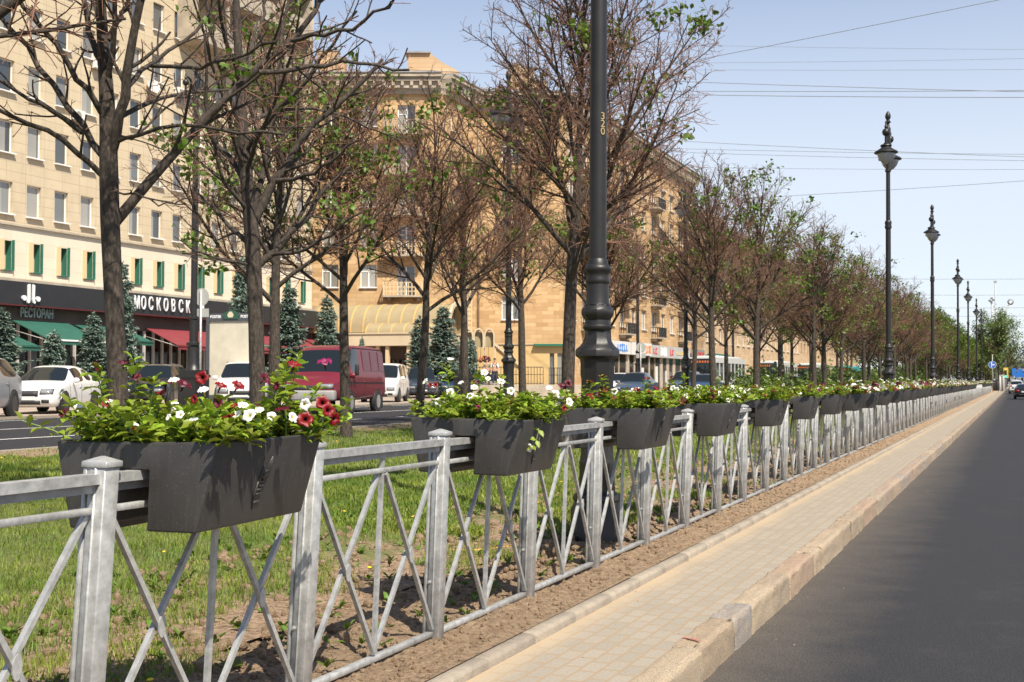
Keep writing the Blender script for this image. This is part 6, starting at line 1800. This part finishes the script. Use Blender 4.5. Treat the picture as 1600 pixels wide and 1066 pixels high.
for s in (-1, 1):
    MB().lathe([(.06, 0), (.06, .02)], (2.81, s * .62, .56), 12, rot=Matrix.Rotation(R(90), 3, 'Y')).build('fog_lamp', M['blackplastic'], van)
    MB().box((1.15, s * 1.13, 1.38), (.12, .12, .36)).build('mirror_housing', M['blackplastic'], van, bevel=.03, seg=2)
    p = MB()
    for x0, x1 in ((-.15, -.95), (-1.05, -1.85), (-1.95, -2.55)):
        vs = []
        for x, z in ((x0, 1.36), (x1, 1.36), (x1, 2.02), (x0, 2.02)):
            yy = w * .955 + (w * .84 - w * .955) * (z - 1.28) / (.86) + .014; vs.append((x, s * yy, z))
        p.add(vs, [(0, 1, 2, 3)])
    po = p.build('side_panel', paint('van_panel_' + ('l' if s > 0 else 'r'), (.11, .009, .018), .45), van, recalc=False); q = po.modifiers.new('t', 'SOLIDIFY'); q.thickness = .008
    MB().box((-.4, s * (w + .004), .98), (3.9, .012, .02)).build('side_moulding', M['blackplastic'], van)
    MB().box((-.4, s * (w * .845), 2.085), (4.0, .02, .025)).build('gutter', paint('van_gutter_%d' % s, (.06, .008, .012)), van)
    MB().box((-2.2, s * .85, .30), (.04, .3, .4)).build('mud_flap', M['blackplastic'], van)

# buses
def bus(label, loc, head, col, strip, L=11.6, H=3.0, W=2.5):
    root = empty('city_bus', loc, head, label, 'bus', 'buses on the far carriageway')
    b = MB(); b.box2((-L / 2, -W / 2, .35), (L / 2, W / 2, 1.15)); b.box2((-L / 2, -W / 2, 2.55), (L / 2, W / 2, H)); b.box2((-L / 2 + .06, -W / 2 + .05, 1.15), (L / 2 - .06, W / 2 - .05, 2.55), 1)
    x = -L / 2 + .05
    while x < L / 2: 
        for s in (-1, 1): b.box2((x, s * (W / 2 - .06), 1.15), (x + .09, s * (W / 2 + .002), 2.55))
        x += 1.44
    b.build('body', [col, M['autoglass']], root)
    MB().box2((-L / 2, -W / 2 - .01, .35), (L / 2, W / 2 + .01, .62)).build('skirt', strip, root)
    f = MB(); f.box2((L / 2 - .05, -W / 2 + .12, 1.05), (L / 2 + .03, W / 2 - .12, 2.9)); f.build('windscreen', M['autoglass'], root, bevel=.03, seg=2)
    d = MB(); r = random.Random(int(loc[1]))
    for i in range(7): d.box2((L / 2 + .034, -.8 + i * .22, 2.55), (L / 2 + .045, -.66 + i * .22, 2.72))
    d.build('destination_display', mat('orange_led_display', (.5, .12, .03), .5, emit=.15), root)
    for s in (-1, 1):
        MB().box((L / 2 + .01, s * .95, .72), (.08, .3, .18)).build('headlight', M['headlamp'], root, bevel=.03)
        for x in (L / 2 - 2.6, -L / 2 + 3.2):
            rt_ = Matrix.Rotation(R(90) if s < 0 else R(-90), 3, 'X')
            MB().lathe([(.2, -.1), (.46, -.1), (.48, 0), (.46, .14), (.28, .14), (.1, .10)], (x, s * (W / 2 - .12), .48), 18, rot=rt_).build('wheel', M['tyre'], root, sharp=40)
    MB().box2((-L / 2 + .6, -W / 2 + .3, H), (L / 2 - 2, W / 2 - .3, H + .16)).build('roof_pods', col, root, bevel=.04)
    return root
wb_ = paint('white_bus_paint', (.68, .67, .63), .35); bb_ = paint('blue_bus_paint', (.03, .14, .42), .35); tb_ = paint('teal_bus_paint', (.03, .42, .50), .35)
bus('white city bus with an orange display, first of the buses behind the tree trunks', Vector((-24.0 + .2, 95.7 + 5.8, LZ)), R(-90), wb_, wb_)
bus('white and blue city bus, middle one behind the tree trunks', Vector((-23.6, 128, LZ)), R(-90), wb_, bb_)
bus('white city bus, farthest of the buses, behind many tree trunks', Vector((-22.6, 146, LZ)), R(-90), wb_, wb_)
bus('teal bus far away behind the tree rows', Vector((-21.8, 172, LZ)), R(-90), tb_, tb_)
# market kiosk with a green roof
kq = empty('kiosk', (-30.0, 131, LZ), AZ, 'market kiosk with a green pitched roof behind the buses', 'kiosk')
MB().box2((0, 0, 0), (9, 3, 2.9)).build('walls', M['shopwhite'], kq)
MB().prism([(-.5, 2.95), (3.5, 2.95), (1.5, 4.2)], 'x', -.4, 9.4).build('roof', M['green_awning'], kq)
MB().box2((.5, -.05, 3.2), (3.5, -.02, 3.8)).build('sign_panel', bb_, kq)

# ------------------------------------------------------------------ spruces
def spruce_mesh(seed, H, Rr):
    g = np.random.default_rng(seed); P = []; D = []; U = []; br = []
    z = .25
    while z < H - .12:
        f = 1 - z / H; L = Rr * (f ** .8) * g.uniform(.78, 1.15) + .06; p1, p2 = g.uniform(0, 6.28, 2); nb = int(7 + 8 * f); ph = g.uniform(0, 6.28)
        for k in range(nb):
            a = ph + 2 * math.pi * k / nb + g.uniform(-.2, .2); Lb = L * g.uniform(.6, 1.2) * (1 + .22 * math.sin(2 * a + p1) + .12 * math.sin(3 * a + p2))
            d = np.array([math.cos(a), math.sin(a), .0]); droop = -.25 * f + .15
            pts = [np.array([0, 0, z]) + d * Lb * t + np.array([0, 0, Lb * (droop * t + .22 * t * t * t)]) for t in np.linspace(0, 1, 5)]
            br.append((np.array(pts), np.linspace(.02 * f + .006, .004, 5)))
            nt = max(5, int(Lb * 30))
            for j in range(nt):
                t = (j + .5 + g.uniform(-.3, .3)) / nt; t = .12 + .88 * t; i = min(int(t * 4), 3); p = pts[i] + (pts[i + 1] - pts[i]) * (t * 4 - i)
                side = np.array([-d[1], d[0], 0]) * (1 if j % 2 else -1)
                wd = (.10 + .30 * (1 - abs(t - .45))) * min(1, Lb)
                for q in range(3):
                    P.append(p + side * wd * g.uniform(0, .8) + g.normal(size=3) * .02); dd = d * g.uniform(.4, 1) + side * g.uniform(.1, 1) + np.array([0, 0, g.uniform(-.25, .3)]); D.append(dd); U.append((g.normal() * .5, g.normal() * .5, 1))
        z += g.uniform(.17, .26) * (.6 + .5 * f) * (1.0 if H < 4 else 1.25)
    for j in range(14): P.append((0, 0, H - .35 + .025 * j)); a = j * 2.4; D.append((math.cos(a) * .5, math.sin(a) * .5, 1)); U.append((0, 0, 1))
    P = np.array(P); D = np.array(D); U = np.array(U); ln = g.uniform(.13, .28, len(P))
    V, T = leaf_quads(P, D, U, ln, ln * .5, fold=.2)
    tv, tf = tubes_np([(np.array([[0, 0, -.1], [0, 0, H * .5], [0, 0, H]]), np.array([.03 * H, .018 * H, .006]))], 8); bv, bf = tubes_np(br, 4)
    return V, T, np.concatenate([tv, bv]), np.concatenate([tf, bf + len(tv)])
SPR = {}
def spruce(i, px, D, top, rpx, label):
    Z = .92 * K1 * D / (1587 - px); H = CAMZ + (596 - top) * Z / F - LZ; Rr = rpx * Z / F
    bh, brr = ((6.4, 1.35), (3.2, .85), (5.8, 1.1))[i]
    root = empty('blue_spruce', cloc(px, D, LZ + .05), random.Random(px).uniform(0, 6), label, 'spruce', 'blue spruces in front of the restaurants')
    root.scale = (Rr / brr, Rr / brr, H / bh)
    if i in SPR:
        for c in SPR[i].children: copy_tree(c, root)
    else:
        V, T, V2, T2 = spruce_mesh(900 + i, bh, brr)
        npmesh('trunk', V2, T2, M['bark'], root); npmesh('needles', V, T, M['spruce'], root); SPR[i] = root
    return root
spruce(2, 2, 35, 486, 40, 'blue spruce cut by the left picture edge, above the grey car')
spruce(1, 84, 36, 521, 27, 'smallest blue spruce, under the middle green awning')
spruce(2, 146, 35, 492, 30, 'blue spruce just left of the big tree trunk')
spruce(0, 190, 36, 414, 33, 'tallest blue spruce, right behind the big tree trunk and left of the black lettering')
spruce(0, 378, 36, 404, 32, 'blue spruce rising above the light box')
spruce(2, 452, 36, 448, 34, 'blue spruce right of the forked tree, above the red awning')
spruce(2, 511, 36, 464, 27, 'blue spruce left of the red van roof')
spruce(1, 566, 37, 529, 9, 'thin young spruce above the red van')
spruce(0, 693, 33, 482, 36, 'blue spruce in front of the barrel vault, right of the V-shaped tree')
spruce(2, 656, 33, 497, 26, 'blue spruce close behind the V-shaped tree trunk')
spruce(1, 736, 34, 531, 15, 'small narrow spruce under the three small arches')

# ------------------------------------------------------------------ shrubs and far trees
shr = empty('shrub', (0, 0, 0), 0)
g = np.random.default_rng(77); n = 900
P = g.normal(size=(n, 3)) * [.55, .55, .32] + [0, 0, .72]; P = P[P[:, 2] > .05]; n = len(P)
V, T = leaf_quads(P, g.normal(size=(n, 3)), g.normal(size=(n, 3)) * .6 + [0, 0, 1], g.uniform(.10, .2, n), g.uniform(.07, .13, n)); npmesh('leaves', V, T, M['leaf_dark'], shr)
sv, sf = tubes_np([(np.array([[0, 0, -.1], [math.cos(a) * .15, math.sin(a) * .15, .4], [math.cos(a) * .35, math.sin(a) * .35, .9]]), np.array([.03, .02, .008])) for a in (0, 1.3, 2.6, 3.9, 5.2)], 5)
npmesh('stems', sv, sf, M['bark'], shr)
r = random.Random(9)
for i in range(34):
    o = shr if i == 0 else copy_tree(shr)
    y = 62 + i * 4.1 + r.uniform(-1, 1); D = r.choice([9.0, 10.2, 12.4, 12.8])
    o.location = (-D, y, gz(D)); k = r.uniform(.9, 1.7); o.scale = (k, k, k * r.uniform(.8, 1.2)); o.rotation_euler.z = r.uniform(0, 6)
    tag(o, 'low green shrub growing under the far linden rows', 'shrub', 'shrubs under the far lindens')
src_ = [o for o in bpy.data.objects if o.name.startswith('leafy_tree') and o.parent is None]
for i in range(26):
    o = copy_tree(r.choice(src_[:2])); y = 225 + i * 9 + r.uniform(-3, 3); o.location = (-4.5 - r.uniform(0, 1) * (14 + i), y, 0); k = r.uniform(.75, 1.0); o.scale = (k * 1.2, k * 1.2, k * .8); o.rotation_euler.z = r.uniform(0, 6)
    tag(o, 'distant green tree closing the view under the far linden crowns', 'tree', 'distant green trees at the end of the avenue')

# ------------------------------------------------------------------ light box, signs, people
lbx = empty('advertising_lightbox', cloc(363, 27.5, LZ + .05), R(12), 'tall blank advertising light box in a dark frame with a green crest', 'light box')
zt = gp(363, 490, D=27.5).z - LZ - .05; wl = .88
f = MB(); f.box2((-wl - .13, -.14, 0), (-wl, .14, zt)); f.box2((wl, -.14, 0), (wl + .13, .14, zt)); f.box2((-wl, -.14, zt - .30), (wl, .14, zt)); f.box2((-wl, -.14, .0), (wl, .14, .45))
f.build('frame', mat('dark_grey_frame', (.06, .065, .075), .45), lbx)
MB().box2((-wl, -.09, .45), (wl, .09, zt - .30)).build('blank_panel', mat('bare_grey_beige_panel', (.50, .46, .36), .75, var=.14, vscale=1.6), lbx)
for sx in (-1, 1):
    t = text_mesh('lettering', 'POSTER', .15, M['letters'], .008, lbx, bold=.004); t.rotation_euler = (R(90), 0, 0); t.location = (sx * .62, -.147, zt - .13); t.scale = (.85, 1, 1)
cr_ = MB(); cr_.prism([(-.30, 0), (.30, 0), (.34, .12), (.26, .24), (.12, .30), (0, .38), (-.12, .30), (-.26, .24), (-.34, .12)], 'y', -.17, -.10, 0); cr_.prism([(-.09, .06), (.09, .06), (.13, .16), (.05, .28), (-.05, .28), (-.13, .16)], 'y', -.185, -.171, 1)
c = cr_.build('crest', [mat('dark_green_crest', (.02, .075, .045), .5), mat('cream_crest', (.55, .48, .34), .6)], lbx); c.location = (0, 0, zt - .22)
def back_sign(px, py, D, r, label, plate=True, bot=None):
    w = gp(px, py, D=D); root = empty('traffic_sign', (w.x, w.y, LZ + .05), 0, label, 'traffic sign', 'traffic signs seen from behind')
    h = w.z - LZ - .05; gm = M['signback']
    MB().tube([(0, 0, -.1), (0, 0, h + .25)], .04, 8).build('pole', M['galv'], root)
    MB().lathe([(.01, -.05), (r, -.05), (r, -.035), (.01, -.035)], (0, 0, h), 24, rot=Matrix.Rotation(R(90), 3, 'X'), sm=False).build('disc', gm, root)
    if plate: MB().box((0, .045, h - r - .24), (r * 1.95, .012, r * .95)).build('plate', gm, root)
M['signback'] = mat('grey_sign_back', (.40, .40, .37), .6)
back_sign(314, 464, 25.2, .30, 'grey back of a round traffic sign with a plate, beside the pedestal lamp post')
back_sign(1001, 543, 25.0, .36, 'grey back of a round traffic sign in front of the white shop sign')
def person(label, loc, rz, shirt, trousers, seed, backpack=None):
    root = empty('person', loc, rz, label, 'person', 'people walking past the annex')
    sk = [((0, 0, .93), .125), ((0, 0, 1.12), .125), ((0, 0, 1.34), .145), ((0, 0, 1.47), .065), ((0, .01, 1.54), .055), ((0, .02, 1.62), .085), ((0, .015, 1.72), .072),
          ((.18, 0, 1.40), .06), ((.24, -.02, 1.14), .047), ((.23, .10, .90), .036), ((.23, .13, .81), .036), ((-.18, 0, 1.40), .06), ((-.24, .0, 1.14), .047), ((-.23, .06, .90), .036), ((-.23, .09, .81), .036),
          ((.10, 0, .86), .098), ((.11, .08, .48), .066), ((.10, -.02, .08), .046), ((.10, .14, .03), .036), ((-.10, 0, .86), .098), ((-.11, -.02, .48), .066), ((-.10, -.16, .10), .046), ((-.10, -.02, .03), .036)]
    ed = [(0, 1), (1, 2), (2, 3), (3, 4), (4, 5), (5, 6), (2, 7), (7, 8), (8, 9), (9, 10), (2, 11), (11, 12), (12, 13), (13, 14), (0, 15), (15, 16), (16, 17), (17, 18), (0, 19), (19, 20), (20, 21), (21, 22)]
    def sk_obj(name, idx, grow, m, sub=2):
        me = bpy.data.meshes.new(name); mp = {v: i for i, v in enumerate(idx)}
        me.from_pydata([sk[i][0] for i in idx], [(mp[a], mp[b]) for a, b in ed if a in mp and b in mp], [])
        o = bpy.data.objects.new(name, me); COL.objects.link(o); o.parent = root; me.materials.append(m)
        s = o.modifiers.new('skin', 'SKIN')
        for i, v in enumerate(idx):
            d = me.skin_vertices[0].data[i]; d.radius = (sk[v][1] * grow, sk[v][1] * grow * (.78 if v in (0, 1, 2) else 1)); d.use_root = (i == 0)
        u = o.modifiers.new('sub', 'SUBSURF'); u.levels = sub; u.render_levels = sub
        return o
    skin = mat('skin_%d' % seed, (.48, .27, .18), .6)
    sk_obj('body', list(range(len(sk))), 1.0, skin)
    sk_obj('shirt', [1, 2, 7, 8, 11, 12], 1.13, shirt); sk_obj('trousers', [0, 15, 16, 17, 19, 20, 21], 1.13, trousers)
    h = MB(); h.lathe([(.001, .10), (.05, .092), (.082, .05), (.088, 0), (.075, -.03)][::-1], (0, .005, 1.70), 14, caps=False); h.build('hair', mat('dark_hair_%d' % seed, (.025, .016, .012), .8), root)
    fc = MB()
    for sx in (-1, 1): fc.box((sx * .03, .10, 1.645), (.018, .012, .010))
    fc.build('eyes', M['blackplastic'], root)
    MB().lathe([(.001, 0), (.012, .01), (.014, .03), (.001, .05)], (0, .105, 1.60), 8, caps=False).build('nose', skin, root)
    fo = MB(); 
    for sx in (-1, 1): fo.box((sx * .10, (.12 if sx > 0 else -.03), .035), (.09, .26, .07))
    fo.build('shoes', M['blackplastic'], root, bevel=.02, seg=2)
    if backpack:
        s = MB(); 
        for sx in (-1, 1): s.tube([(sx * .10, -.12, 1.45), (sx * .11, .03, 1.50), (sx * .115, .135, 1.38), (sx * .13, .12, 1.18)], .018, 6)
        s.build('backpack_straps', backpack, root); MB().box((0, -.20, 1.27), (.30, .15, .42)).build('backpack', backpack, root, bevel=.04, seg=2)
# raised forecourt of the annex
tp = gp(738, 596, Z=77); fb_ = empty('forecourt', (tp.x, tp.y, LZ), PSI, 'low raised stone forecourt in front of the yellow annex', 'terrace')
MB().box2((0, 0, 0), (7.6, 8.5, .78)).build('slab', M['cornice'], fb_)
for o in bpy.data.objects:
    if o.name.startswith('railing') and o.parent is None: o.location.z = LZ + .78
q = gp(773, 590, Z=79); person('man in a white shirt with dark backpack straps walking before the yellow annex', Vector((q.x, q.y, LZ + .78)), PSI + R(175), mat('white_shirt', (.74, .74, .73), .8), mat('dark_trousers', (.03, .035, .05), .8), 1, M['blackplastic'])
q = gp(761, 590, Z=79.6); person('person in a grey green shirt walking left of the man in white', Vector((q.x, q.y, LZ + .78)), PSI + R(170), mat('grey_green_shirt', (.22, .24, .17), .8), mat('grey_trousers', (.09, .09, .09), .8), 2)
# hanging flower baskets by the small arches
for px, py, m in ((751, 562, 'sign_orange'), (757, 561, 'red_petal'), (763, 561, 'pink_petal')):
    w = gp(px, py, Z=80.5); g = np.random.default_rng(px); n = 60
    P = g.normal(size=(n, 3)) * .09; D = g.normal(size=(n, 3)); U = g.normal(size=(n, 3)) + [0, 0, 1]
    V, T = leaf_quads(P, D, U, g.uniform(.08, .14, n), g.uniform(.06, .1, n)); r = empty('hanging_basket', w, 0, {'sign_orange': 'hanging basket with orange flowers by the small arches', 'red_petal': 'hanging basket with red flowers by the small arches', 'pink_petal': 'hanging basket with magenta flowers right of the other two'}[m], 'hanging basket', 'hanging flower baskets')
    npmesh('flowers', V, T, M[m], r); MB().lathe([(.05, -.22), (.14, -.12), (.16, -.05)], n=10).build('pot', M['brown_wall'], r)
    MB().tube([(0, 0, -.05), (0, 0, .9)], .012, 4).build('chain', M['iron'], r)

# blue direction sign at the end of the railing
w = gp(1551, 612, z=0.0); w = Vector((w.x, 172.0 * w.y / w.y, 0)); w = gp(1551, 596, y=172); w.z = 0
sg = empty('direction_sign', (w.x, w.y, .05), 0, 'round blue road sign with white arrows straight and right on a thin pole', 'traffic sign')
MB().tube([(0, 0, -.2), (0, 0, 5.0)], .05, 8).build('pole', M['galv'], sg)
rx = Matrix.Rotation(R(90), 3, 'X')
zc = gp(1551, 570, y=172).z - .05; rr = 5.2 * 175 / F
MB().lathe([(.01, .05), (rr, .05), (rr, .07), (.01, .07)], (0, 0, zc), 28, rot=rx, sm=False).build('disc', mat('blue_sign_face', (.015, .12, .55), .5), sg)
MB().lathe([(rr * .93, .072), (rr, .072), (rr, .076), (rr * .93, .076)], (0, 0, zc), 28, rot=rx, sm=False, caps=False).build('border', M['letters'], sg)
am = MB(); s = rr / 5.0
am.prism([(-.5 * s - s, zc - 3.6 * s), (.5 * s - s, zc - 3.6 * s), (.5 * s - s, zc + 2 * s), (1.4 * s - s, zc + 2 * s), (-s, zc + 4 * s), (-1.4 * s - s, zc + 2 * s), (-.5 * s - s, zc + 2 * s)], 'y', -.085, -.074)
am.prism([(-.5 * s, zc - .5 * s), (1.4 * s, zc - .5 * s), (1.4 * s, zc - 1.5 * s), (3.4 * s, zc), (1.4 * s, zc + 1.5 * s), (1.4 * s, zc + .5 * s), (-.5 * s, zc + .5 * s)], 'y', -.090, -.086)
am.build('arrows', M['letters'], sg)
# traffic light
w = gp(1571.5, 596, y=195); tl = empty('traffic_light', (w.x, w.y, 0), 0, 'small traffic light with a yellow plate and a lit green lamp', 'traffic light')
MB().tube([(0, 0, -.3), (0, 0, 3.4)], .07, 8).build('pole', M['galv'], tl)
MB().box2((-.30, -.02, 1.9), (.38, .05, 3.5)).build('back_plate', M['sign_yellow'], tl)
MB().box2((-.17, -.22, 1.95), (.17, -.025, 3.1)).build('housing', M['blackplastic'], tl)
MB().lathe([(.01, 0), (.14, .0), (.14, .03)], (0, -.23, 2.15), 14, rot=Matrix.Rotation(R(90), 3, 'X')).build('green_lamp', mat('green_lamp', (.05, .85, .45), .4, emit=2.0), tl)
# far blue signs, posts
M['bluesign'] = mat('blue_road_sign', (.02, .16, .55), .6)
for i, (px, py, ww, hh, y, lb) in enumerate(((1584.5, 581, .9, 1.6, 300, 'tallest small blue road sign at the far end of the road'), (1588, 586, 1.3, 1.1, 310, 'second small blue road sign at the far end of the road'), (1594, 583, 1.1, 1.9, 320, 'third small blue road sign at the far end of the road'), (1599, 586, 1.2, 1.2, 330, 'small blue road sign at the far right edge'))):
    w = gp(px, py, y=y); r = empty('road_sign', (w.x, w.y, -.18), 0, lb, 'road sign', 'small far blue road signs'); h = w.z + .18
    MB().tube([(0, 0, 0), (0, 0, h)], .07, 6).build('pole', M['galv'], r); MB().box((0, -.1, h), (ww, .06, hh)).build('panel', M['bluesign'], r)
# masts above the far tree
def mast(px, ptop, y, label, arm=None):
    w = gp(px, ptop, y=y); r = empty('floodlight_mast', (w.x, w.y, 0), 0, label, 'mast', 'tall masts far behind the green tree')
    MB().tube([(0, 0, 0), (0, 0, w.z)], [.22, .14], 8).build('pole', M['signback'], r)
    return r, w
r, w = mast(1555, 440, 260, 'tall thin mast rising behind the large green tree'); MB().box((0, 0, w.z), (.7, .4, .3)).build('head', M['signback'], r)
r, w = mast(1549.5, 470, 262, 'shorter mast with a cluster of floodlights behind the large green tree')
h = MB()
for dx, dz in ((-.4, 0), (.35, .1), (0, .45), (-.1, -.3)): h.box((dx, -.1, w.z + dz), (.5, .4, .35))
h.build('floodlights', M['shopdark'], r)
w2 = gp(1570, 489, y=262); w3_ = gp(1579, 472, y=262); r = empty('floodlight_mast', (w2.x, w2.y, 0), 0, 'slanting mast arm with a round lamp behind the large green tree', 'mast', 'tall masts far behind the green tree')
MB().tube([(0, 0, 0), (0, 0, w2.z), (w3_.x - w2.x, 0, w3_.z)], [.2, .14, .1], 7).build('pole', M['signback'], r)
MB().lathe([(.35, -.2), (.62, -.1), (.62, .1), (.35, .2)], (w3_.x - w2.x, 0, w3_.z), 14, rot=Matrix.Rotation(R(90), 3, 'X'), caps=False).build('lamp_ring', M['shopdark'], r)
# grey far building and low hedge line at the road's end
fbn = empty('far_building', (14, 620, -.2), 0, 'hazy grey building at the far end of the road, right edge', 'building')
MB().box2((-20, 0, 0), (40, 20, 11)).build('wall', M['roof_grey'], fbn); MB().box2((-21, -.6, 11), (41, 20.6, 12)).build('roof', M['signback'], fbn)
wn_ = MB()
for i in range(18):
    for j in range(3): wn_.box2((-18 + i * 3.2, -.1, 1.5 + j * 3.2), (-16.4 + i * 3.2, -.01, 3.3 + j * 3.2))
wn_.build('windows', M['glass_dark'], fbn)
# dark posts and kerb clutter past the end of the railing
for i, (px, h, c, lb) in enumerate(((1554, 1.5, 'iron_rail', 'dark barrier post behind the blue road sign'), (1558, 1.6, 'iron_rail', 'second dark barrier post behind the blue road sign'), (1564, 2.2, 'acwhite', 'white cabinet beside the far pavement'), (1567, 2.3, 'shopgrey', 'grey pillar beside the far pavement'))):
    w = gp(px, 596, y=185); o = MB(); o.box2((-.22, -.15, 0), (.22, .15, h)); o.box2((-.26, -.19, h), (.26, .19, h + .08)); b = o.build('roadside_post', M[c], bevel=.02); b.location = (w.x, w.y, .0); tag(b, lb, 'post')

# ------------------------------------------------------------------ overhead wires
M['wire'] = mat('overhead_wire', (.22, .235, .26), .6)
def wire(y, pa, pb, rad, label, grp='overhead wires across the sky'):
    A = gp(1100, pa, y=y); B = gp(1600, pb, y=y); k = (B.z - A.z) / (B.x - A.x)
    x0, x1 = -33.0, 26.0
    pts = [Vector((x, y, A.z + k * (x - A.x) - .35 * (1 - ((x - (x0 + x1) / 2) / ((x1 - x0) / 2)) ** 2) + .2)) for x in np.linspace(x0, x1, 9)]
    tag(MB().tube(pts, rad, 5).build('overhead_wire', M['wire']), label, 'wire', grp)
wire(60, 126, 139, .016, 'upper thin wire of the upper pair crossing the sky'); wire(61, 140, 137, .016, 'nearly level thin wire in the upper part of the sky')
wire(62, 146, 148, .018, 'lowest wire of the upper bundle crossing the sky')
wire(85, 222, 242, .018, 'topmost wire of the middle bundle beside the second lamp post head'); wire(86, 233, 238, .016, 'second wire of the middle bundle beside the second lamp post head'); wire(87, 239, 248, .016, 'lowest wire of the middle bundle beside the second lamp post head')
wire(95, 262, 262, .014, 'faint level wire just below the second lamp post head'); wire(100, 314, 280, .02, 'rising thin wire across the lower sky, right of the green tree top')
wire(72, 90, -12, .022, 'steep thin wire in the upper right sky'); wire(75, 97, 88, .010, 'faint wire high in the sky'); wire(76, 108, 105, .010, 'faint wire between the higher wires'); wire(78, 70, 74, .010, 'faintest highest level wire in the sky')
for i, py in enumerate((437, 462, 482, 495, 513, 540)):
    wire(250 + i * 10, py, py - 2, .035, 'faint wire low in the sky above the road end', 'faint wires above the road end')
